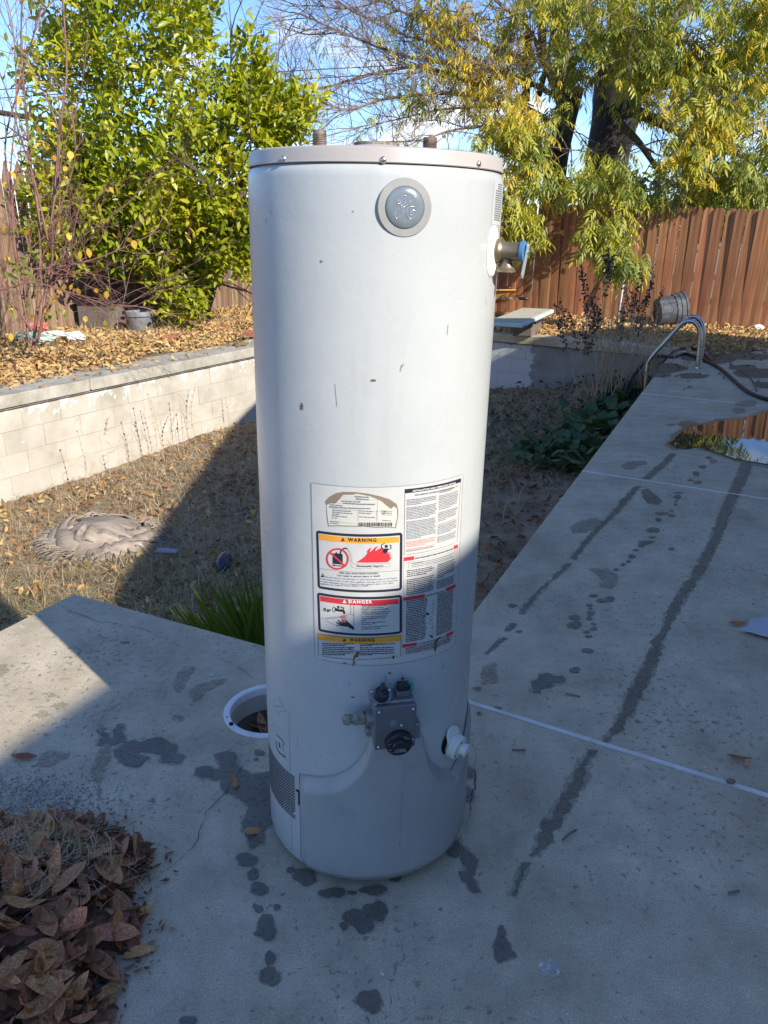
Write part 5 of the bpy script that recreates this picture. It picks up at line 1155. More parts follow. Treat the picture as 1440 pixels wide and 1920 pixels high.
# cracks
def crack(pts, w=.0022):
    P = [G(*p)[:2] for p in pts]; Q = []
    for a, b in zip(P[:-1], P[1:]):
        n = max(2, int(np.linalg.norm(b-a)/.018)); Q += [a+(b-a)*k/n + rng.normal(0, .0035, 2)*(k > 0) for k in range(n)]
    Q.append(P[-1]); Q = np.array(Q); tg = np.gradient(Q, axis=0); tg /= np.linalg.norm(tg, axis=1)[:, None]; nr = np.stack([-tg[:, 1], tg[:, 0]], 1)
    ww_ = w*.62*rng.uniform(.15, 1.3, len(Q))[:, None]*np.clip(np.minimum(np.arange(len(Q)), len(Q)-1-np.arange(len(Q)))/5., .1, 1)[:, None]; A = Q+nr*ww_/2; B = Q-nr*ww_/2; m = len(Q)
    V = [(x, y, .0041) for x, y in A]+[(x, y, .0041) for x, y in B]; mesh_obj('crack', V, [(i+m, i+1+m, i+1, i) for i in range(m-1)], M['crack'], deck)
for c, w in (([(105,1133),(130,1146),(160,1157),(180,1166),(225,1172),(272,1182),(292,1192),(305,1198),(320,1200)],.004), ([(300,1196),(294,1215)],.002), ([(325,1240),(308,1250),(292,1262),(270,1274)],.003), ([(250,1297),(246,1310),(228,1318),(210,1332),(192,1345),(188,1352)],.003),
             ([(388,1228),(415,1238),(440,1250),(460,1262),(474,1276),(498,1280)],.003), ([(468,1412),(455,1438),(430,1475),(410,1500),(385,1525),(378,1550),(372,1575),(350,1600),(318,1630),(290,1650)],.003), ([(478,1400),(466,1420),(452,1452)],.004),
             ([(893,1384),(886,1400),(893,1420),(891,1450),(890,1470),(884,1500),(880,1530),(878,1560),(868,1580)],.0042), ([(762,1752),(752,1765),(755,1790),(757,1802),(742,1820),(732,1835),(730,1860),(734,1880),(730,1905),(732,1925)],.0022),
             ([(1060,1036),(1130,1044),(1200,1048),(1290,1060),(1440,1076)],.002), ([(1240,1122),(1300,1165)],.0015), ([(900,1248),(880,1262)],.002)): crack(c, w)
# paint flecks and bird droppings
for x, y, a, b in ((208,1141,6,3),(122,1153,7,3),(136,1158,4,2),(172,1156,4,2),(256,1148,7,2),(280,1153,8,2),(260,1172,5,3),(108,1185,4,2),(108,1198,4,2),(266,1190,3,1.5),(223,1172,3,2),(217,1271,3,3),(397,1266,7,4),(200,1373,9,4),(190,1372,5,2),(40,1178,10,4),(25,1182,6,3),(32,1290,4,2),(717,1826,7,9),(755,1886,5,3),(638,1855,4,4),(562,1793,2,3),(507,1872,2,2),(921,1818,2,3),(853,1872,3,2),(1097,1493,2,2),(1028,1738,2,2),(360,1820,2,2),(448,1808,1.5,2),(1330,1500,2,2),(980,1300,2,1.5),(960,1240,3,2),(70,1500,8,2),(112,1478,7,2),(1100,1690,2,2),(700,1560+200,2,2),(640,1700,1.5,1.5)): blob(x, y, a*.62, b*.75, 'paintspot', 'paint_fleck', .0036)
for k in range(3): blob(1034+rng.uniform(-5,5), 1818+rng.uniform(-5,5), 22-k*5, 18-k*4, 'paintspot', 'paint_fleck', .0036+.0003*k)
# gravelly dirt swept beside the pile
M['grit'] = mat('grit', [(.18,.16,.13),(.42,.40,.36)], scale=40, rough=.95, island=[(.5,.5,.5),(1,1,1),(1.5,1.45,1.4)])
n = 1600; P = np.array([G(x, y) for x, y in zip(rng.normal(70, 75, n), rng.normal(1500, 28, n))]); P[:, 2] = rng.uniform(.0, .004, n)
TVg = np.array([(1,0,0),(-1,0,0),(0,1,0),(0,-1,0),(0,0,1.0)]); TFg = np.array([(0,2,4),(2,1,4),(1,3,4),(3,0,4)])
V, F = inst(TVg, TFg, P, frames(rand_dirs(n, 0, .1), np.tile([0, 0, 1.], (n, 1))), rng.uniform(.0008, .0032, n)); tag(mesh_obj('grit', V, F, M['grit']), 'loose grit and crumbs on the deck above the leaf pile', 'grit', kind='stuff')

# ------------------------------------------------------------------ pool skimmer opening
sk = empty('skimmer', (float(HC[0]), float(HC[1]), 0), 'round white plastic skimmer opening in the deck with dead leaves inside', 'pool skimmer')
mb = MB(); mb.lathe([(.137,-.004),(.1375,.003),(.136,.0055),(.120,.0055),(.1175,.003),(.1165,-.02)], 72, cap=False); mb.obj('rim', M['pvc'], sk, auto=35)
mb = MB(); mb.lathe([(.119,-.015),(.1165,-.06),(.114,-.075)], 60, cap=False); mb.obj('collar', mat('aged_plastic', [(.42,.38,.30),(.58,.55,.47)], scale=12, rough=.6), sk, smooth=True)
mb = MB(); mb.lathe([(.121,-.075),(.122,-.135),(.10,-.14),(.0005,-.14)], 48, cap=False); mb.obj('throat', mat('dirty_throat', [(.10,.09,.06),(.24,.22,.16)], scale=14, rough=.9), sk, smooth=True)
for a in (100, 150, 200, 330, 60):
    r_ = math.radians(a); mb = MB(); mb.lathe([(.0028,.0056),(.0028,.0064),(.0003,.0068)], 8, M=Matrix.Translation((.128*math.cos(r_), .128*math.sin(r_), 0)), cap=False); mb.obj('screw', M['blackpl'] if a == 200 else M['pvc'], sk)
mb = MB(); mb.lathe([(.007,.0056),(.006,.010),(.0003,.011)], 7, M=Matrix.Translation((.128*math.cos(math.radians(218)), .128*math.sin(math.radians(218)), 0)), cap=False); mb.obj('tar_spot', M['hole'], sk)

# ------------------------------------------------------------------ dead leaves
M['deadleaf'] = mat('dead_leaf', [(.24,.085,.03),(.44,.18,.07),(.62,.35,.17)], scale=22, rough=.62, bump=.25, bscale=90, bdist=.002, ivar=.45, hue=.02, trans=.06)
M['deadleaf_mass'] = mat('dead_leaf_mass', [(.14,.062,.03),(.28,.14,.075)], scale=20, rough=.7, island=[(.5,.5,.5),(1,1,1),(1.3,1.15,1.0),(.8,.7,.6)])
bigl = []
for q in range(9):
    r_ = np.random.default_rng(100+q); asp = r_.uniform(.11, .20); cu = r_.uniform(-.3, .95); fo = r_.uniform(.05, .6); tw = r_.uniform(-.5, .5); V = []; F = []; nl = 9
    for i in range(nl):
        t = i/(nl-1); w = asp*(math.sin(math.pi*min(1, t*.97+.02))**.75)*(1.1-.25*t) if 0 < i < nl-1 else .004
        for j, s_ in enumerate((1, .5, 0, -.5, -1)):
            y = s_*w; z = cu*(t-.5)**2*1.2 + fo*abs(s_)*w + tw*(t-.5)*y*1.4 + r_.normal(0, .004); V.append((t-.5+r_.normal(0, .002), y, z))
    for i in range(nl-1):
        for j in range(4): F.append((i*5+j, (i+1)*5+j, (i+1)*5+j+1, i*5+j+1))
    o = mesh_obj('t', V, F, M['deadleaf'], smooth=True); bigl.append(o.data); bpy.data.objects.remove(o)
def put_leaf(parent, p, s_, rot, name='leaf'):
    o = bpy.data.objects.new(name, bigl[rng.integers(len(bigl))]); o.location = p; o.scale = (s_, s_, s_); o.rotation_euler = rot; return link(o, parent)
c0 = G(95, 1760); pile = empty('leaf_pile', (float(c0[0]), float(c0[1]), 0), 'heap of large brown dead leaves swept together at the lower left of the deck', 'leaf pile')
PP = [G(*p)[:2] for p in ((-120,1560),(40,1548),(120,1540),(175,1545),(215,1570),(265,1590),(282,1630),(250,1665),(240,1700),(268,1740),(240,1775),(245,1800),(200,1840),(195,1900),(180,1990),(-150,2000))]
PPc = np.mean(PP, 0)
def pile_pts(n, shr=1.0):
    lo = np.min(PP, 0); hi = np.max(PP, 0); q = rng.uniform(lo, hi, (n*6, 2)); Q = [PPc+(p-PPc)*shr for p in PP]
    return q[inpoly(q[:, 0], q[:, 1], Q)][:n]
def pile_h(p):
    a = [np.asarray(x) for x in PP]; d = np.min([np.linalg.norm(p-(x+(y-x)*np.clip(((p-x)@(y-x))/((y-x)@(y-x)), 0, 1)[:, None]), axis=1) for x, y in zip(a, a[1:]+a[:1])], 0); return .075*np.clip(d/.16, 0, 1)**.7
q = pile_pts(900, .95); h = pile_h(q); LV2 = np.array([v.co[:] for v in bigl[0].vertices]); LF2 = np.array([list(p.vertices) for p in bigl[0].polygons]); n = len(q)
V, F = inst(LV2, LF2, np.stack([q[:, 0]-c0[0], q[:, 1]-c0[1], h*rng.uniform(.05, .75, n)+.004], 1), frames(rand_dirs(n, 0, .25), rand_dirs(n, 1.2, .5)), rng.uniform(.055, .095, n)); tag(mesh_obj('under_leaves', V, F, M['deadleaf_mass'], pile), kind='stuff')
q = pile_pts(295, 1.03); h = pile_h(q); od = np.argsort(h)
for p, hh in zip(q[od], h[od]): put_leaf(pile, (p[0]-c0[0], p[1]-c0[1], hh*rng.uniform(.75, 1.05)+.008), rng.uniform(.045, .118), (rng.normal(0, .5), rng.normal(0, .42), rng.uniform(0, 6.28)))
q = np.array([G(x, y)[:2] for x, y in zip(rng.normal(75, 85, 700), np.clip(rng.normal(1620, 55, 700), 1552, 1900))]); hq = pile_h(q)*inpoly(q[:, 0], q[:, 1], PP)
V, F = blades(np.stack([q[:, 0]-c0[0], q[:, 1]-c0[1], hq*.9+.01], 1), rng.uniform(.02, .05, 700), rng.uniform(.0012, .0024, 700), rng.uniform(1.0, 3.0, 700)); V[:, 2] = np.maximum(V[:, 2], .002)
tag(mesh_obj('dry_grass', V, F, M['straw'], pile), kind='stuff')
mb = MB()
for _ in range(26):
    p = q[rng.integers(len(q))]; a = rng.uniform(0, 6.28); l_ = rng.uniform(.04, .11); P = smooth_path([(p[0]-c0[0]+math.cos(a)*l_*t+rng.normal(0, .004), p[1]-c0[1]+math.sin(a)*l_*t+rng.normal(0, .004), .06+.02*math.sin(3*t)) for t in (0, .35, .7, 1)], 3); mb.tube(P, .0011, 4)
tag(mb.obj('stems', M['drystem'], pile), kind='stuff')
q = np.array([PPc+(PP[i]-PPc)*rng.uniform(.96, 1.22) for i in rng.integers(0, len(PP), 240)])+rng.normal(0, .02, (240, 2))
V, F = inst(LV2, LF2, np.stack([q[:, 0]-c0[0], q[:, 1]-c0[1], np.full(240, .005)], 1), frames(rand_dirs(240, 0, .08), rand_dirs(240, 3)), rng.uniform(.004, .022, 240)); tag(mesh_obj('leaf_crumbs', V, F, M['deadleaf_mass'], pile), kind='stuff')
# single leaves with their own labels
M['deadleaf'].name = 'dead_leaf'
def single(x, y, s_, rz, lab_, z=.006, tilt=(0, 0)):
    p = G(x, y, 0); o = put_leaf(None, (p[0], p[1], z), s_, (tilt[0], tilt[1], rz)); o.name = 'fallen_leaf'; tag(o, lab_, 'leaf', 'single leaves on the deck'); return o
single(440, 1470, .055, -1.1, 'small brown leaf lying in the dark wet patch left of the heater', tilt=(.5, .1))
single(474, 1563, .05, .4, 'curled brown leaf in the wet patch by the heater base', tilt=(.3, .3))
single(47, 1423, .075, -.1, 'long orange-brown leaf alone near the edge of the sunlight', tilt=(.1, 0))
single(1386, 1426, .07, -.2, 'brown leaf lying beyond the white joint strip at the right'); single(1398, 1437, .035, 1.0, 'short leaf touching the brown leaf beyond the joint strip')
single(1298+84, 1172, .07, 0.0, 'dark leaf at the tip of the torn cardboard', tilt=(.3, 0))
single(262, 1590, .06, 1.9, 'reddish leaf standing up at the top edge of the leaf pile', .02, (.9, 0)); single(270, 1612, .06, 2.3, 'dark red leaf standing at the right edge of the leaf pile', .02, (.8, 0)); single(262, 1722, .085, .6, 'long leaf poking out right of the leaf pile', .012); single(262, 1790, .07, .3, 'broken leaf reaching right below the pile bulge', .01)
single(108, 1542, .07, .15, 'long leaf on the upper rim of the leaf pile', .015, (.2, 0)); single(30, 1545, .08, -.1, 'broad leaf on the grit above the pile', .012); single(198, 1880, .1, 1.2, 'large brown leaf at the lower right foot of the pile', .012, (.3, .1))
for x, y in ((478,1345),(470,1362),(492,1350),(455,1352),(488,1368),(500,1340),(462,1338),(496,1362),(480,1372),(505,1356)):
    p = G(x, y, -.16); p2 = p-np.array([HC[0], HC[1], 0]); r_ = math.hypot(p2[0], p2[1]); k = min(1, .08/max(r_, 1e-6))
    put_leaf(sk, (p2[0]*k, p2[1]*k, rng.uniform(-.125, -.085)), rng.uniform(.07, .09), (rng.normal(0, .4), rng.normal(0, .4), rng.uniform(0, 6.28)), 'leaf')
# twigs lying on the deck
for pts, lab_ in (([(1055,1577),(1066,1566),(1081,1558)],'curved dark seed stalk lying right of the second wet trail'), ([(1366,1676),(1386,1672)],'short dark stick lying at the lower right of the deck'), ([(226,1206),(242,1206)],'short black stick on the deck corner above the shadow'), ([(960,1408),(985,1408)],'thin pale twig just in front of the white joint strip'), ([(1060,1302),(1088,1308)],'thin dark twig right of the big wet blot')):
    P = smooth_path([G(*p)+np.array([0, 0, .004]) for p in pts], 4); m = MB(); m.tube(P, .0024, 6); tag(m.obj('twig', M['twig'], smooth=True), lab_, 'twig', 'twigs on the deck')
m = MB(); p = G(1369, 1469); m.lathe([(.001,0),(.008,.003),(.010,.008),(.006,.012),(.001,.014)], 10, M=Matrix.Translation((p[0], p[1], .001))@Matrix.Diagonal((1.3,.9,1,1))); tag(m.obj('seed_pod', M['twig'], smooth=True), 'small dark oval seed pod sitting on the white joint strip', 'seed pod')
# torn cardboard at the right edge
M['card'] = mat('wet_cardboard', [(.42,.42,.46),(.50,.50,.53)], scale=9, rough=.8); M['cardedge'] = flat('cardboard_edge', (.16,.11,.08), .9)
P = [G(*q)[:2] for q in ((1381,1187),(1400,1181),(1405,1167),(1424,1163),(1470,1160),(1540,1180),(1530,1215),(1470,1206),(1432,1200),(1408,1192))]
o = poly_mesh('cardboard_scrap', [[tuple(q) for q in jag(P, .03, .003)]], .016, M['card'], None, .004); tag(o, 'torn flat piece of greyish cardboard lying at the right edge of the deck', 'cardboard')

# ------------------------------------------------------------------ litter on the beds
M['litter'] = mat('leaf_litter', [(.46,.31,.14),(.64,.47,.24)], scale=3, rough=.8, island=[(.55,.42,.35),(1,1,1),(1.25,1.1,.9),(.8,.6,.45),(1.1,1.15,.9),(.65,.55,.5)], trans=.15, coords='World')
M['litter_b'] = mat('brown_leaf_litter', [(.20,.11,.055),(.34,.20,.10)], scale=3, rough=.85, island=[(.5,.45,.42),(1,1,1),(1.3,1.1,.85),(.75,.6,.5)], trans=.1, coords='World')
LT_V, LT_F = leaf_t(.22, .10, .22)
def litter(name, x, y, zf, s0, s1, m, lab_, lift=.05, tilt=.7):
    n = len(x); pos = np.stack([x, y, zf(x, y)+np.abs(rng.normal(0, lift, n))+.004], 1)
    V, F = inst(LT_V, LT_F, pos, frames(rand_dirs(n, 0, .45), rand_dirs(n, tilt)), rng.uniform(s0, s1, n)); return tag(mesh_obj(name, V, F, M[m]), lab_, 'leaf litter', kind='stuff')
n = 26000; s_ = rng.uniform(6.0, 16, n); w_ = -(.30+rng.beta(1.2, 1.2, n)*2.7)
edge = .34+.22*np.sin(s_*1.9+.5)+.16*np.sin(s_*4.3) + np.where(s_ > 11.2, .28, 0); keep = (-w_ > edge+rng.normal(0, .10, n)); s_, w_ = s_[keep], w_[keep]
litter('leaf_litter', WA[0]+Wd[0]*s_+Wn[0]*w_, WA[1]+Wd[1]*s_+Wn[1]*w_, lambda x, y: np.maximum(bed_z(x, y), .004), .05, .095, 'litter', 'thick carpet of tan fallen leaves on the bed left of the pool', .018)
n = 150; s_ = rng.uniform(7.5, 14, n); w_ = -rng.uniform(.02, .4, n); litter('leaf_litter', WA[0]+Wd[0]*s_+Wn[0]*w_, WA[1]+Wd[1]*s_+Wn[1]*w_, lambda x, y: np.full(len(x), .006), .045, .08, 'litter', 'a few tan leaves strewn on the pale coping of the left wall', .003, 2.5)
n = 24000; a_ = rng.uniform(-4.8, 6.5, n); b_ = rng.beta(1.0, 1.5, n)*3.6+.05; x = FB[0]+Fd[0]*a_-Jn[0]*b_; y = FB[1]+Fd[1]*a_-Jn[1]*b_
dW = (x-CFL[0])*far_n[0]+(y-CFL[1])*far_n[1]; keep = (dW < -.20-.10*np.sin(x*3)) | (x > CFR[0]-.4); x, y, b_ = x[keep], y[keep], b_[keep]
lim = np.where(x > 3.0, 2.3+.5*np.sin(x*2.1), 3.6); keep = b_ < lim*rng.uniform(.75, 1.05, len(x)); x, y = x[keep], y[keep]
inp = inpoly(x, y, POOL); x, y = x[~inp], y[~inp]
litter('leaf_litter', x, y, lambda x, y: np.full(len(x), .006), .05, .095, 'litter', 'tan fallen leaves drifted along the foot of the redwood fence', .022)
n = 1500; x = rng.uniform(2.6, 7, n); y = rng.uniform(6.5, 10.5, n); e = (x-CNR[0])*Ed[1]-(y-CNR[1])*Ed[0]; keep = (e > .05) & (rng.random(n) < np.clip((y-6)/4, 0, 1)**2.0); litter('leaf_litter', x[keep], y[keep], lambda x, y: np.full(len(x), .004), .04, .075, 'litter_b', 'scattered brown leaves on the concrete behind the pool ladder', .003, 2.5)
M['debris'] = mat('wet_leaf_mud', [(.12,.085,.04),(.22,.16,.07)], scale=20, rough=.7, coords='World')
M['mud'] = mat('dried_mud_stain', [(.13,.09,.045),(.24,.17,.09)], scale=12, rough=.8, extra=dry_holes(.44), coords='World')
for x, y, a, b in ((1250,690,40,9),(1230,702,26,6),(1330,672,50,10),(1390,668,60,8),(1420,700,46,9),(1395,690,30,6),(1300,705,30,5),(1432,722,22,6),(1360,655,70,7)): blob(x, y, a, b, 'mud', 'mud_stain', .0022)
# soil in the pool: dead leaves and dry grass
def pool_pts(n, f=None):
    x = rng.uniform(-5.5, 3.6, n); y = rng.uniform(1.9, 11.9, n); k = inpoly(x, y, [WA+Wn*.06, CFL+np.array([.05,-.1]), CFR+np.array([-.1,-.05]), CNR+np.array([-.05,.05]), CNL+np.array([0,.05]), BL])
    x, y = x[k], y[k]
    if f is not None: k = rng.random(len(x)) < f(x, y); x, y = x[k], y[k]
    return x, y
x, y = pool_pts(15000, lambda x, y: .45+.55*(vnoise(x, y, 2.5, 9) > -.1)); litter('leaf_litter', x, y, soil_z, .045, .09, 'litter_b', 'brown dead leaves scattered over the soil in the empty pool', .02)
x, y = pool_pts(5000, lambda x, y: np.clip((-x+1.5)/4, .1, 1)); litter('leaf_litter', x, y, lambda x, y: soil_z(x, y)+.02, .045, .08, 'litter', 'bright tan leaves scattered on the pool soil', .02)
x, y = pool_pts(60, lambda x, y: np.where(x < -.6, 1, .0)); n = len(x); V, F = inst(LT_V*np.array([1, 1.7, 1]), LT_F, np.stack([x, y, soil_z(x, y)+.05], 1), frames(rand_dirs(n, 0, .3), rand_dirs(n, 1.5)), rng.uniform(.05, .08, n)); tag(mesh_obj('leaf_litter', V, F, M['yellowleaf']), 'a few bright yellow leaves lying on the dry grass in the pool', 'leaf litter', kind='stuff')
x, y = pool_pts(120000, lambda x, y: np.clip(.25+.75*(x < -.5)+.4*vnoise(x, y, 2.2, 4), .03, 1)*np.where(y < 5.5, 1.0, .75)); n = len(x)
V, F = blades(np.stack([x, y, soil_z(x, y)-.01], 1), rng.uniform(.05, .22, n), rng.uniform(.003, .007, n), rng.uniform(.5, 2.6, n), 3, .6); tag(mesh_obj('dry_grass', V, F, M['straw']), 'short dry matted grass over the pool soil', 'grass', kind='stuff')
M['weedgreen'] = mat('olive_grass', [(.10,.13,.03),(.20,.22,.07)], scale=3, rough=.7, island=GREENS, trans=.25, coords='World')
x, y = pool_pts(52000, lambda x, y: np.exp(-(((x+1.1)/1.1)**2+((y-3.9)/1.0)**2))*2.2 + np.exp(-(((x-1.5)/1.2)**2+((y-7.6)/1.2)**2))*.35+.02); n = len(x)
V, F = blades(np.stack([x, y, soil_z(x, y)-.01], 1), rng.uniform(.08, .24, n), rng.uniform(.003, .006, n), rng.uniform(.4, 1.6, n), 3, .6); tag(mesh_obj('green_grass', V, F, M['weedgreen']), 'olive green grass growing thinly in the pool soil', 'grass', kind='stuff')
x, y = pool_pts(3800, lambda x, y: np.where(wall_w(x, y) < .55, 1, .0)*np.where(y > 5.6, 1, .3)); n = len(x)
V, F = blades(np.stack([x, y, soil_z(x, y)-.01], 1), rng.uniform(.10, .34, n), rng.uniform(.002, .004, n), rng.uniform(.1, .9, n), 4, .6); tag(mesh_obj('dry_grass', V, F, M['straw']), 'tall thin dry grass along the foot of the pale block wall', 'grass', kind='stuff')
# thin budded weeds standing against the left wall
WL = ['dry budded weed stalk left of the tallest against the block wall', 'tallest dry budded weed stalk against the block wall', 'dry weed stalk just right of the tallest against the wall', 'dry weed stalk bowed before the smudged block of the wall',
      'very short dry weed stalk in the grass at the wall foot', 'dry forked weed stalk above the palm stump by the wall', 'small dry weed stalk left of the forked one by the wall', 'dry upright weed stalk where the shadow nears the wall', 'tall dry weed stalk nearest the shadow edge on the wall',
      'short dry weed stalk inside the shadow beside the heater', 'leftmost dry weed stalk at the foot of the block wall', 'tiny dry weed stalk between two upright ones by the shadow', 'dry weed stalk midway between the tallest and the shadow']
for i, (x, y, h) in enumerate((x_, y_, h_*1.75) for x_, y_, h_ in ((287,870,.30),(297,875,.42),(310,868,.36),(262,880,.32),(240,905,.26),(200,880,.30),(190,875,.24),(345,850,.34),(368,838,.36),(430,815,.22),(160,930,.34),(355,845,.22),(332,856,.3))):
    p = G(x, y, -.93); p[2] = float(soil_z(p[0], p[1])); root = empty('weed_stalk', tuple(p), WL[i], 'weed', 'dry weed stalks along the left pool wall')
    mb = MB(); P = smooth_path([(0,0,0),(rng.normal(0,.03),rng.normal(0,.02),h*.5),(rng.normal(0,.06),rng.normal(0,.03),h)], 5); mb.tube(P, .0022, 4, cap=False)
    for k in range(2): a = P[rng.integers(3, 8)]; mb.tube(smooth_path([a, a+np.array([rng.normal(0,.05),0,.07]), a+np.array([rng.normal(0,.08),0,.16])], 3), .0014, 4, cap=False)
    mb.obj('stem', M['drystem'], root); mb = MB()
    for t in np.linspace(.35, 1, 12): q_ = P[int(t*(len(P)-1))]; mb.box(tuple(q_+rng.normal(0,.006,3)-.004), tuple(q_+.005+rng.normal(0,.001,3)))
    tag(mb.obj('buds', M['drystem'], root), kind='stuff')
# dark leafy ground plants under the right-hand deck edge
M['mallow'] = mat('dark_broad_leaf', [(.035,.075,.030),(.075,.135,.05)], scale=5, rough=.55, island=GREENS, trans=.15, coords='World')
n_ = 9; a_ = np.linspace(0, 2*np.pi, n_, endpoint=False); MV = np.array([(0,0,-.12)]+[(math.cos(t)*(1+.16*(-1)**i), math.sin(t)*(1+.16*(-1)**i), .06*math.sin(2*t)) for i, t in enumerate(a_)]); MF = np.array([(0, i+1, (i+1) % n_+1) for i in range(n_)])
def mallow(pts, n, r, s0, s1, h):
    P = []
    for _ in range(n): c = pts[rng.integers(len(pts))]; P.append((c[0]+rng.normal(0, r), c[1]+rng.normal(0, r)))
    P = np.array(P); e = (P[:, 0]-CNR[0])*Ed[1]-(P[:, 1]-CNR[1])*Ed[0]; P = P[(e < -.05) & inpoly(P[:, 0], P[:, 1], POOL)]; n = len(P)
    pos = np.stack([P[:, 0], P[:, 1], soil_z(P[:, 0], P[:, 1])+rng.uniform(.03, h, n)], 1); return inst(MV, MF, pos, frames(rand_dirs(n, 0, .3), rand_dirs(n, 1.4, .6)), rng.uniform(s0, s1, n))
pts = [G(x, y, -.72)[:2] for x, y in ((1060,845),(1100,830),(1140,800),(1090,870),(1130,845),(1050,870),(1160,790),(1110,812),(1030,850))]
V, F = mallow(pts, 520, .20, .035, .075, .20); tag(mesh_obj('broadleaf_weeds', V, F, M['mallow']), 'low dark green broad-leaved weeds beside the right pool edge', 'weeds', kind='stuff')
pts = [G(x, y, -.85)[:2] for x, y in ((950,850),(985,820),(1010,830),(960,885),(1040,800),(930,800),(1060,760),(1100,740),(1150,740),(1180,720),(1130,770),(1170,760))]
V, F = mallow(pts, 900, .28, .012, .030, .16); tag(mesh_obj('small_weeds', V, F, M['mallow']), 'fine dark green weeds filling the shaded far corner of the pool', 'weeds', kind='stuff')
mb = MB()
for _ in range(150):
    c = pts[rng.integers(len(pts))]+rng.normal(0, .3, 2); 
    if not inpoly(np.array([c[0]]), np.array([c[1]]), POOL)[0]: continue
    branch_tubes(mb, (c[0], c[1], float(soil_z(c[0], c[1]))), rand_dirs(1, .9)[0], rng.uniform(.15, .5), .0025, 1, .6, -.06, 5, .2, (1, 3), None, 3)
tag(mb.obj('dead_stems', M['drystem']), 'pale tangle of dead stems over the weeds at the far end', 'dead stems', kind='stuff')
# standing dead dock weeds with dark seed heads
M['seed'] = mat('dark_seed_head', [(.05,.026,.015),(.12,.065,.04)], scale=30, rough=.9)
for i, (bx0, by0, zg, tx, ty, th_, lab_) in enumerate(((1116,800,-.72,1140,455,.010,'tallest dead weed with dark seed head in front of the hanging leaves'),(1118,800,-.72,1092,500,.007,'dead seed-headed weed leaning left beside the tallest one'),(1150,775,-.70,1205,505,.008,'dead weed stem ending left of the grey tub'),
                (1165,770,-.70,1222,528,.006,'rightmost dead weed stem with dark seeds before the grey tub'),(1112,800,-.72,1068,590,.006,'short dead weed with dark seeds low on the left'),(1150,780,-.7,1175,560,.006,'dead weed stem between the two taller right stems'),(1140,780,-.7,1110,560,.006,'middle dead weed with drooping dark seeds'),
                (1110,795,-.72,1045,600,.005,'leftmost thin dead weed by the diving board corner'))):
    p0 = G(bx0, by0, zg); Yt = p0[1]+.05; p1 = AY(tx, ty, Yt); p0[2] = float(soil_z(p0[0], p0[1])); root = empty('dock_weed', tuple(p0), lab_, 'dead weed', 'dead dock weeds in the pool')
    d = p1-p0; P = smooth_path([np.zeros(3), d*.4+np.array([rng.normal(0,.03),0,0]), d*.75+np.array([rng.normal(0,.02),0,0]), d], 8); mb = MB(); mb.tube(P, np.linspace(th_, .002, len(P)), 6, cap=False); heads = [P[int(len(P)*.60):]]
    for k in range(4):
        j = rng.integers(8, 18); a = P[j]; e_ = a+np.array([rng.normal(0,.13), rng.normal(0,.1), rng.uniform(.25,.5)]); Q = smooth_path([a, a*.4+e_*.6+np.array([rng.normal(0,.03),0,-.03]), e_], 5); mb.tube(Q, .0022, 4, cap=False); heads.append(Q[4:])
    mb.obj('stem', M['drystem'], root); sp_ = []
    for H in heads:
        for t in np.linspace(0, 1, int(26+40*(len(H) > 8))): q_ = H[min(len(H)-1, int(t*(len(H)-1)))]; sp_.append(q_+rng.normal(0, [.016,.016,.02]))
    sp_ = np.array(sp_); V, F = inst(TVg, TFg, sp_, frames(rand_dirs(len(sp_)), rand_dirs(len(sp_))), rng.uniform(.008, .018, len(sp_))); tag(mesh_obj('seeds', V, F, M['seed'], root), kind='stuff')
mb = MB()   # bunch of bare pale stems at their foot
for _ in range(60):
    c = G(rng.choice([1118,1150,1170,1100,1205,1190,1120,1155]), 795, -.7); branch_tubes(mb, (c[0]+rng.normal(0,.05), c[1]+rng.normal(0,.05), float(soil_z(c[0], c[1]))), np.array([rng.normal(0,.22), rng.normal(0,.15), 1]), rng.uniform(.6, 1.35), .0055, 1, .35, .03, 5, .07, (1, 3), None, 4)
tag(mb.obj('bare_stems', M['drystem']), 'bunch of bare pale weed stems at the foot of the dead weeds', 'dead stems', kind='stuff')

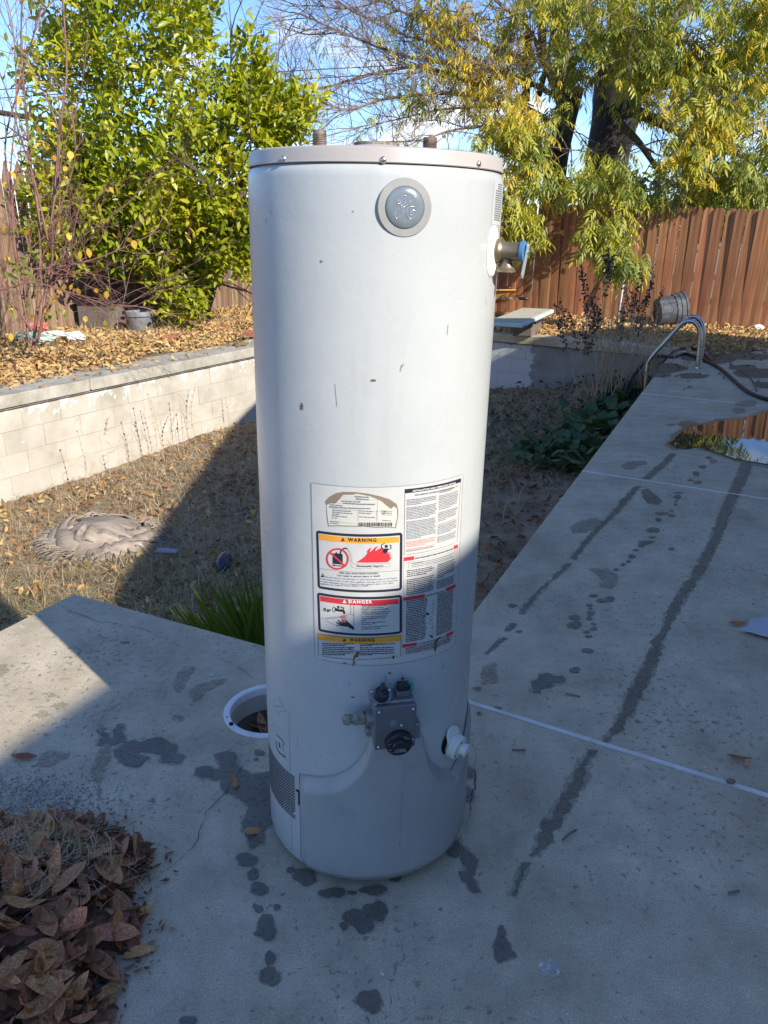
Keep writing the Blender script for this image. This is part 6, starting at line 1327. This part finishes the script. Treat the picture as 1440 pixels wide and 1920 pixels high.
# ---- young fan palm against the near pool wall
M['palm'] = mat('palm_blade', [(.10,.18,.022),(.17,.27,.035)], scale=3, rough=.4, spec=.6, trans=.35, ivar=.25, coords='World')
pc = np.array([-.52, 3.0, -.88]); palm = empty('palm_shoots', tuple(pc), 'clump of upright bright green palm blades growing behind the deck edge', 'palm')
tips_px = [(398,1068),(420,1088),(437,1066),(455,1066),(470,1074),(488,1074),(500,1080),(330,1128),(345,1126),(362,1104),(378,1086),(384,1080),(410,1098),(428,1092),(446,1090),(478,1092),(340,1150),(352,1145),(318,1140),(300,1136),(368,1120),(392,1100),(402,1112),(415,1120),(430,1110),(444,1115),(460,1100),(472,1110),(486,1108),(498,1100),(512,1078),(525,1085),(540,1095),(325,1165),(345,1170),(360,1150),(380,1130)]
for i, (x, y) in enumerate(tips_px + [(a+rng.uniform(-14, 14), b+rng.uniform(5, 60)) for a, b in tips_px*2]):
    tp = AY(x, y, 2.95+rng.uniform(-.18, .30))-pc; b0 = np.array([rng.normal(0,.07)+tp[0]*.25, rng.normal(0,.05), 0]); mid = (b0+tp)/2+np.array([-.03*np.sign(tp[0]), 0, .06]); P = smooth_path([b0, mid, tp], 6); wdt = rng.uniform(.012, .020)
    sd_ = np.array([1.0, rng.normal(0, .4), 0]); sd_ /= np.linalg.norm(sd_); V = []; F = []
    for k, p in enumerate(P): w = wdt*(1-(k/(len(P)-1))**2.2*.92); V += [p-sd_*w, p+np.array([0, .006, 0]), p+sd_*w]
    for k in range(len(P)-1): F += [(3*k, 3*k+1, 3*k+4, 3*k+3), (3*k+1, 3*k+2, 3*k+5, 3*k+4)]
    mesh_obj('blade', V, F, M['palm'], palm)
# ---- old palm stump, its leaf bases peeling
M['boot'] = mat('dry_palm_fibre', [(.17,.13,.10),(.30,.245,.19),(.40,.34,.27)], scale=6, rough=.95, bump=.7, bscale=45, bdist=.006, stretch=(1,5,1), ivar=.12)
sc_ = G(196, 1010, -.86); sc_[2] = float(soil_z(sc_[0], sc_[1])); stump = empty('palm_stump', tuple(sc_), 'fallen dried palm stump with peeling grey leaf bases in the pool', 'palm stump')
mb = MB(); mb.lathe([(.32,-.10),(.33,.03),(.27,.14),(.16,.21),(.001,.225)], 26, M=Matrix.Diagonal((1.05,.85,1,1)), cap=False); mb.obj('core', M['boot'], stump, smooth=True)
def strap(a0, a1, r0, r1, z0, z1, w0, w1, name='leaf_base'):
    V = []; F = []; n = 14
    for k in range(n):
        t = k/(n-1); a = math.radians(a0+(a1-a0)*t); r = r0+(r1-r0)*t; z = (z0+(z1-z0)*math.sin(t*math.pi*.5))*.85+.03*math.sin(t*math.pi)+rng.normal(0,.009); w = (w0+(w1-w0)*t)*1.05*(1+.08*math.sin(t*17+a0))
        c = np.array([1.08*r*math.cos(a), .88*r*math.sin(a), z]); rad = np.array([math.cos(a), math.sin(a), 0])
        V += [c-rad*w*.5+np.array([0,0,w*.42]), c+np.array([0,0,w*.12])+rad*.012, c+rad*w*.5-np.array([0,0,w*.42]), c+rad*w*.5-np.array([0,0,w*.42+.012])]
    for k in range(n-1):
        for j in range(3): F.append((4*k+j, 4*k+j+1, 4*k+4+j+1, 4*k+4+j))
    o = mesh_obj(name, V, F, M['boot'], stump, smooth=True); m_ = o.modifiers.new('t', 'SOLIDIFY'); m_.thickness = .012
for a in ((235,120,.36,.34,.02,.12,.13,.10),(250,100,.29,.26,.10,.20,.11,.06),(200,60,.24,.30,.16,.16,.10,.04),(170,20,.30,.42,.12,.06,.09,.03),(265,340,.33,.36,.04,.10,.12,.05),(285,400,.26,.36,.12,.08,.10,.04),(225,300,.20,.22,.20,.18,.10,.07),(300,380,.36,.44,.02,.03,.09,.03),(150,40,.18,.26,.22,.14,.08,.03),(215,265,.40,.44,-.02,-.03,.10,.05),(320,410,.22,.34,.18,.10,.08,.03)): strap(*a)
mb = MB()
for k in range(420):
    a = rng.uniform(150, 215) if k < 70 else rng.uniform(-180, 180); a = math.radians(a); r = .36; d = np.array([math.cos(a), math.sin(a), 0]); p = np.array([1.05*r*math.cos(a), .85*r*math.sin(a), rng.uniform(.0, .10)]); mb.tube(np.array([p, p+d*.06+np.array([0,0,.02]), p+d*rng.uniform(.09,.17)+rng.normal(0,.015,3)]), [.004,.003,.001], 4)
tag(mb.obj('fibres', M['boot'], stump), kind='stuff')
# litter items beside the stump
p = G(315, 1038, -.86); m = MB(); pr = []
for k in range(14): pr += [(.018 if k % 2 else .023, -.08+k*.012)]
m.lathe(pr, 14, M=Matrix.Translation((p[0], p[1], float(soil_z(p[0], p[1]))+.05))@Matrix.Rotation(math.pi/2, 4, 'Y')@Matrix.Rotation(.15, 4, 'X')); tag(m.obj('ribbed_pipe', mat('grey_plastic', [(.28,.31,.36),(.36,.38,.42)], rough=.4), smooth=True), 'short ribbed grey plastic tube lying right of the palm stump', 'plastic tube')
p = G(420, 1062, -.86); m = MB(); m.lathe([(.001,-.11),(.045,-.10),(.05,-.06),(.05,.05),(.03,.09),(.018,.10),(.018,.13),(.001,.13)], 18, M=Matrix.Translation((p[0], p[1], float(soil_z(p[0], p[1]))+.05))@Matrix.Rotation(math.pi/2, 4, 'X')); tag(m.obj('blue_bottle', flat('dark_blue_plastic', (.01,.03,.08), .25), smooth=True), 'dark blue plastic bottle lying in shade above the palm blades', 'bottle')

# ------------------------------------------------------------------ things on the left bed
M['potgrey'] = mat('faded_black_pot', [(.14,.15,.16),(.22,.23,.245)], scale=9, rough=.6, bump=.1, bscale=50)
M['binbrown'] = mat('faded_brown_bin', [(.13,.105,.09),(.19,.155,.135)], scale=8, rough=.7)
p = G(265, 627, .02); pot = empty('nursery_pot', (p[0], p[1], .02), 'round faded grey nursery pot standing under the lemon tree', 'plant pot')
m = MB(); m.lathe([(.125,0),(.135,.02),(.165,.24),(.172,.245)], 40, cap=False); m.obj('body', M['potgrey'], pot, auto=30)
m = MB(); m.lathe([(.170,.24),(.185,.243),(.185,.275),(.178,.30),(.172,.302),(.166,.298),(.160,.27),(.150,.20)], 40, cap=False); m.obj('rim', M['potgrey'], pot, auto=30)
m = MB(); m.lathe([(.158,.26),(.08,.27),(.001,.275)], 24, cap=False); m.obj('soil', M['bedsoil'], pot)
p = G(187, 622, .02); bn = empty('planter_box', (p[0]+.02, p[1]+.1, .0), 'large square brown plastic planter sunk in leaves left of the pot', 'planter')
bn.rotation_euler = (0, 0, math.radians(-18)); m = MB()
for k, (a, b, c, d) in enumerate(((-.25,-.17,.25,-.155),(-.25,.155,.25,.17),(-.25,-.155,-.235,.155),(.235,-.155,.25,.155))): m.box((a,b,0),(c,d,.40))
m.obj('body', M['binbrown'], bn, bevel=.004); m = MB()
for (a, b, c, d) in ((-.285,-.205,.285,-.165),(-.285,.165,.285,.205),(-.285,-.165,-.245,.165),(.245,-.165,.285,.165)): m.box((a,b,.395),(c,d,.435))
m.obj('rim', M['blackpl'], bn, bevel=.006); m = MB(); m.box((-.235,-.155,.34),(.235,.155,.375)); m.obj('soil', M['bedsoil'], bn)
# plastic rubbish
for (x, y, sc, c, lab_, cat) in ((120,600,(.10,.06,.055),(.02,.10,.50),'bright blue crumpled plastic in the rubbish left of the planter','plastic bag'),(98,603,(.06,.05,.04),(.25,.50,.62),'pale turquoise plastic beside the bright blue one','plastic bag'),(70,618,(.10,.07,.05),(.45,.10,.08),'faded red plastic bag in the rubbish heap','plastic bag'),(88,612,(.09,.08,.05),(.66,.66,.60),'white and green printed bag in the middle of the heap','plastic bag'),
                                 (55,635,(.12,.07,.04),(.16,.30,.22),'green plastic bag low at the left of the heap','plastic bag'),(143,636,(.075,.06,.045),(.70,.69,.64),'white crumpled paper at the right of the heap','paper'),(104,632,(.13,.06,.035),(.52,.50,.44),'grey-white plastic sheet along the front of the heap','plastic bag'),(80,642,(.11,.05,.03),(.30,.38,.30),'greenish torn bag at the front of the heap','plastic bag')):
    sc = tuple(q*1.3 for q in sc); p = G(x, y, .1); bm = bmesh.new(); bmesh.ops.create_icosphere(bm, subdivisions=3, radius=1)
    ph = rng.uniform(0, 6, 6)
    for v in bm.verts:
        c3 = v.co; f_ = 1+.22*math.sin(c3.x*5+ph[0])*math.sin(c3.y*6+ph[1])+.16*math.sin(c3.z*9+ph[2]+c3.x*7)+rng.normal(0, .07); v.co = Vector((c3.x*sc[0]*f_, c3.y*sc[1]*f_, c3.z*sc[2]*f_))
    me = bpy.data.meshes.new('rubbish'); bm.to_mesh(me); bm.free(); me.materials.append(mat('plastic_film', [c, tuple(min(1, q*1.5+.05) for q in c)], scale=22, rough=.35)); o = bpy.data.objects.new('rubbish_bag' if cat != 'paper' else 'crumpled_paper', me); o.location = (p[0], p[1], .13); link(o); tag(o, lab_, cat)
M['brick'] = mat('red_brick', [(.30,.10,.06),(.42,.17,.10)], scale=20, rough=.95, bump=.3)
for (x, y, rz, lab_) in ((418,620,.3,'broken red brick on the bed near the heater'),(392,620,.1,'dark red brick half buried in leaves left of the broken one'),(470,632,-.3,'orange brick on the bed right behind the heater'),(320,640,.2,'flat brick buried in leaves below the pot')):
    p = G(x, y, .02); m = MB(); m.box((-.10,-.05,0),(.10,.05,.06), None, .006); o = m.obj('brick', M['brick'], None, bevel=.006); o.location = (p[0], p[1], .03); o.rotation_euler = (.1, .05, rz); tag(o, lab_, 'brick', 'bricks on the left bed')
for (x, y, s_, lab_) in ((450,645,.055,'dark flat stone lying on the end of the coping'),(376,640,.05,'reddish stone in the leaves above the coping'),(457,632,.05,'brown stone beside the orange brick')):
    p = G(x, y, .03); bm = bmesh.new(); bmesh.ops.create_icosphere(bm, subdivisions=2, radius=1)
    for v in bm.verts: v.co = Vector((v.co.x*s_*1.6, v.co.y*s_, v.co.z*s_*.6))*(1+rng.normal(0, .08))
    me = bpy.data.meshes.new('stone'); bm.to_mesh(me); bm.free(); me.materials.append(M['debris']); o = bpy.data.objects.new('stone', me); o.location = p; link(o); tag(o, lab_, 'stone')

# ------------------------------------------------------------------ things at the far end
M['steel'] = mat('brushed_stainless', [(.42,.41,.39),(.58,.57,.55)], scale=6, rough=.28, metal=1.0, rvar=.08)
a1 = G(1308, 690)[:2]; a2 = a1 + Ed*.50; out_ = En     # towards the pool
ladder = empty('pool_ladder', (float(a1[0]), float(a1[1]), 0), 'curved stainless steel pool ladder handrails at the far right pool edge', 'pool ladder')
a_l = G(1308, 690)
prof_px = [(1308,690),(1311,660),(1313,632),(1310,615),(1301,604),(1289,602),(1278,607),(1266,620),(1246,642),(1226,664),(1216,678),(1213,692),(1211,712),(1207,745),(1200,790)]
# read each rail in its own vertical plane through the anchor, square to the pool edge
nrm = np.array([Ed[0], Ed[1], 0])
def in_plane(x, y, p0):
    d = ray(x, y); t = ((p0-EYE)@nrm)/(d@nrm); return EYE+d*t
rail = [in_plane(x, y, np.array([a1[0], a1[1], 0])) for x, y in prof_px]
for off in (0.0, .46):
    P = smooth_path([np.array(q)+np.array([Ed[0]*off, Ed[1]*off, 0])-np.array([a1[0], a1[1], 0]) for q in rail], 5); m = MB(); m.tube(P, .0235, 14); m.obj('handrail', M['steel'], ladder, smooth=True)
    m = MB(); b = P[0]; m.lathe([(.045,0),(.043,.012),(.026,.016)], 24, M=Matrix.Translation((b[0], b[1], .002))); m.obj('flange', M['steel'], ladder, auto=30)
bot = np.array(rail[-3])-np.array([a1[0], a1[1], 0])
for z in (-.12, -.40, -.68):
    c = np.array([bot[0], bot[1], z]); m = MB(); Mx = Matrix.Translation(Vector(c))@Matrix.Rotation(math.atan2(Ed[1], Ed[0]), 4, 'Z'); m.box((.0,-.05,-.02),(.46,.05,.02), Mx); m.obj('tread', M['blackpl'], ladder, bevel=.006)
M['rubber'] = mat('black_rubber_hose', [(.012,.012,.014),(.03,.03,.032)], scale=12, rough=.45)
hp = [(1520,770,0),(1440,753,0),(1402,738,0),(1374,715,0),(1350,694,0),(1325,680,0),(1305,672,0),(1283,666,0),(1262,672,0)]
P = [G(x, y, 0)+np.array([0,0,.018]) for x, y, z in hp]; e0 = P[-1]; P += [e0+np.array([-.30,-.12,.0]), e0+np.array([-.62,-.42,-.28]), e0+np.array([-.72,-.75,-.62]), e0+np.array([-.70,-1.1,-.80])]
m = MB(); m.tube(smooth_path(P, 8), .017, 10); tag(m.obj('hose', M['rubber'], smooth=True), 'black hose running from the right edge behind the ladder into the pool', 'hose')
P = [G(x, y, 0)+np.array([0,0,.016]) for x, y in ((1345,692),(1318,664),(1295,655),(1272,658),(1256,668))]; P += [P[-1]+np.array([-.35,-.35,-.25]), P[-1]+np.array([-.5,-.9,-.6])]
m = MB(); m.tube(smooth_path(P, 8), .014, 8); tag(m.obj('hose', M['rubber'], smooth=True), 'second thinner black hose looping over the pool corner behind the first', 'hose')
P = [G(x, y, 0)+np.array([0,0,.008]) for x, y in ((1385,695),(1402,705),(1415,722),(1418,735))]; m = MB(); m.tube(smooth_path(P, 6), .006, 6); tag(m.obj('cord', M['twig'], smooth=True), 'thin dark cord lying right of the black hose', 'cord')
def atfoot(x, off, z=0.0):
    d = ray(x, 600); n3 = np.array([Jn[0], Jn[1]]); t = ((FB-Jn*off-EYE[:2])@n3)/(d[:2]@n3); p = EYE+d*t; p[2] = z; return p
# grey ribbed tub lying on its side
M['tub'] = mat('scuffed_grey_tub', [(.04,.048,.055),(.075,.085,.095),(.15,.16,.17)], scale=14, rough=.6, bump=.15, bscale=60, stretch=(1,1,.4))
p = atfoot(1256, .42); tub = empty('round_tub', (p[0], p[1], .25), 'round scuffed grey plastic tub lying on its side against the redwood fence', 'tub')
tub.scale = (.86, .86, .86); tub.rotation_euler = (math.radians(8), math.radians(82), math.radians(10))
m = MB(); m.lathe([(.001,-.24),(.22,-.24),(.225,-.235),(.245,.0),(.25,.02),(.262,.025),(.265,.09),(.275,.095),(.28,.18),(.272,.185),(.262,.09),(.245,.0),(.215,-.22),(.001,-.225)], 44, cap=False); m.obj('body', M['tub'], tub, auto=30)
m = MB(); m.lathe([(.281,.165),(.290,.170),(.292,.20),(.285,.206),(.270,.20)], 44, cap=False); m.obj('rim', M['tub'], tub, auto=30)
# concrete kerb under the tub
a = atfoot(1092, .42)[:2]; b = atfoot(1262, .42)[:2]; m = MB(); d = (b-a)/np.linalg.norm(b-a); nn_ = np.array([-d[1], d[0]]); m.prism([tuple(a), tuple(b), tuple(b+nn_*.28), tuple(a+nn_*.28)], .0, .045); tag(m.obj('paving_slab', M['coping'], None, bevel=.008), 'long pale concrete slab under the tub at the fence foot', 'paving slab')
# white pole leaning on the fence
p0 = atfoot(1158, .25); p1 = AY(1183, 440, p0[1]+.14); m = MB(); m.tube(np.array([p0, p1]), .016, 10); tag(m.obj('pole', M['pvc'], smooth=True), 'thin white pole leaning on the redwood fence behind the hanging leaves', 'pole')
p = atfoot(1424, .15, .05); bm = bmesh.new(); bmesh.ops.create_icosphere(bm, subdivisions=2, radius=1)
for v in bm.verts: v.co = Vector((v.co.x*.085, v.co.y*.06, v.co.z*.055))*(1+rng.normal(0, .1))
me = bpy.data.meshes.new('rock'); bm.to_mesh(me); bm.free(); me.materials.append(M['cream']); o = bpy.data.objects.new('rock', me); o.location = p; link(o); tag(o, 'white rock at the fence foot near the right edge', 'rock')
# diving board on its brick stand
M['aqua'] = mat('faded_aqua_board', [(.42,.55,.50),(.55,.64,.58)], scale=6, rough=.6); M['gritty'] = mat('worn_board_top', [(.34,.33,.22),(.50,.47,.34),(.38,.24,.15)], scale=12, rough=.9)
zb = .30
q = [G(929, 607, zb), G(980, 607, zb), G(1039, 580, zb), G(993, 577, zb)]
c = q[1]; u = q[2]-q[1]; lu = np.linalg.norm(u); u /= lu; v = np.array([-u[1], u[0], 0]); lw = .46
db = empty('diving_board', (float(c[0]), float(c[1]), 0), 'short faded aqua diving board on a low brick stand at the far pool corner', 'diving board')
Mx = Matrix(((u[0], v[0], 0, 0), (u[1], v[1], 0, 0), (0, 0, 1, zb), (0, 0, 0, 1)))
m = MB(); m.box((0,0,-.05),(lu,lw,0),Mx); m.obj('board', M['aqua'], db, bevel=.01); m = MB(); m.box((.04,.03,.001),(lu-.03,lw-.03,.006),Mx); m.obj('tread_surface', M['gritty'], db)
m = MB(); m.box((lu*.62,.14,-.30),(lu*.95,lw-.06,-.052),Mx); m.obj('stand', M['binbrown'], db, bevel=.01); m = MB(); m.box((lu*.40,.0,-.085),(lu*.62,lw,-.0505),Mx); m.obj('bracket', M['blackpl'], db)
# wheelbarrow half hidden behind the heater
M['orange'] = mat('faded_orange_tray', [(.42,.19,.04),(.55,.27,.07)], scale=6, rough=.6)
wbp = G(905, 592); wb = empty('wheelbarrow', (float(wbp[0]), float(wbp[1]), 0), 'wheelbarrow with faded orange tray, its handle pointing right, behind the heater', 'wheelbarrow')
Yw = wbp[1]
tr = AY(953, 541, Yw)-wbp; tb = AY(944, 563, Yw)-wbp
m = MB(); zt, zb_ = tr[2]+wbp[2], tb[2]+wbp[2]; x1, x2 = tr[0], tb[0]
V = [(x1-1.0,-.32,zt),(x1,-.32,zt),(x1,.32,zt),(x1-1.0,.32,zt),(x2-.75,-.22,zb_),(x2,-.22,zb_),(x2,.22,zb_),(x2-.75,.22,zb_)]
m.add(V, [(4,7,6,5),(0,1,5,4),(1,2,6,5),(2,3,7,6),(3,0,4,7)]); o = m.obj('tray', M['orange'], wb); md = o.modifiers.new('s', 'SOLIDIFY'); md.thickness = .012
m = MB(); m.tube(smooth_path([(x1-1.0,-.33,zt),(x1,-.33,zt),(x1+.01,0,zt),(x1,.33,zt),(x1-1.0,.33,zt)], 4), .014, 8); m.obj('tray_rim', M['orange'], wb, smooth=True)
hz = AY(972, 560, Yw-.3)-wbp; he = AY(992, 560, Yw-.3)-wbp
for yy in (-.3, .3):
    m = MB(); m.box((-1.1, yy-.02, he[2]-.025),(hz[0]+.02, yy+.02, he[2]+.02)); h_ = m.obj('handle', M['oldwood'], wb, bevel=.006); m = MB(); m.lathe([(.022,0),(.024,.14),(.018,.15)], 12, M=Matrix.Translation((hz[0]+.0, yy, he[2]))@Matrix.Rotation(math.pi/2, 4, 'Y')); m.obj('grip', M['blackpl'], h_, smooth=True)
m = MB(); m.lathe([(.05,-.03),(.15,-.045),(.18,-.03),(.19,0),(.18,.03),(.15,.045),(.05,.03)], 28, M=Matrix.Translation((-1.25,0,.19))@Matrix.Rotation(math.pi/2, 4, 'X')); m.obj('wheel', M['blackpl'], wb, smooth=True)
for yy in (-.25, .25): m = MB(); m.tube(smooth_path([(-.55,yy,he[2]),(-.35,yy,.02),(-.1,yy,.02),(.0,yy,he[2])], 5), .014, 8); m.obj('leg', M['steel'], wb, smooth=True)
# utility cables far behind
for i, (y0, y1, lab_) in enumerate(((112,118,'upper thin utility cable crossing the sky behind the big tree'),(128,136,'lower thin utility cable crossing the sky behind the big tree'))):
    P = smooth_path([AY(-500, y0+90, 34), AY(400, y0+30, 34), AY(1000, y0, 34), AY(1500, y1-10, 34), AY(2100, y1-60, 34)], 10); m = MB(); m.tube(P, .018, 5); tag(m.obj('utility_cable', M['rubber']), lab_, 'cable')
p = AY(10, 205, 30); q = AY(150, 240, 30); m = MB(); m.tube(np.array([p-np.array([3,0,-.3]), q+np.array([1.2,0,-.1])]), .09, 8); tag(m.obj('utility_beam', M['barkdark']), 'dark slanting utility beam in front of the white cloud at left', 'beam')
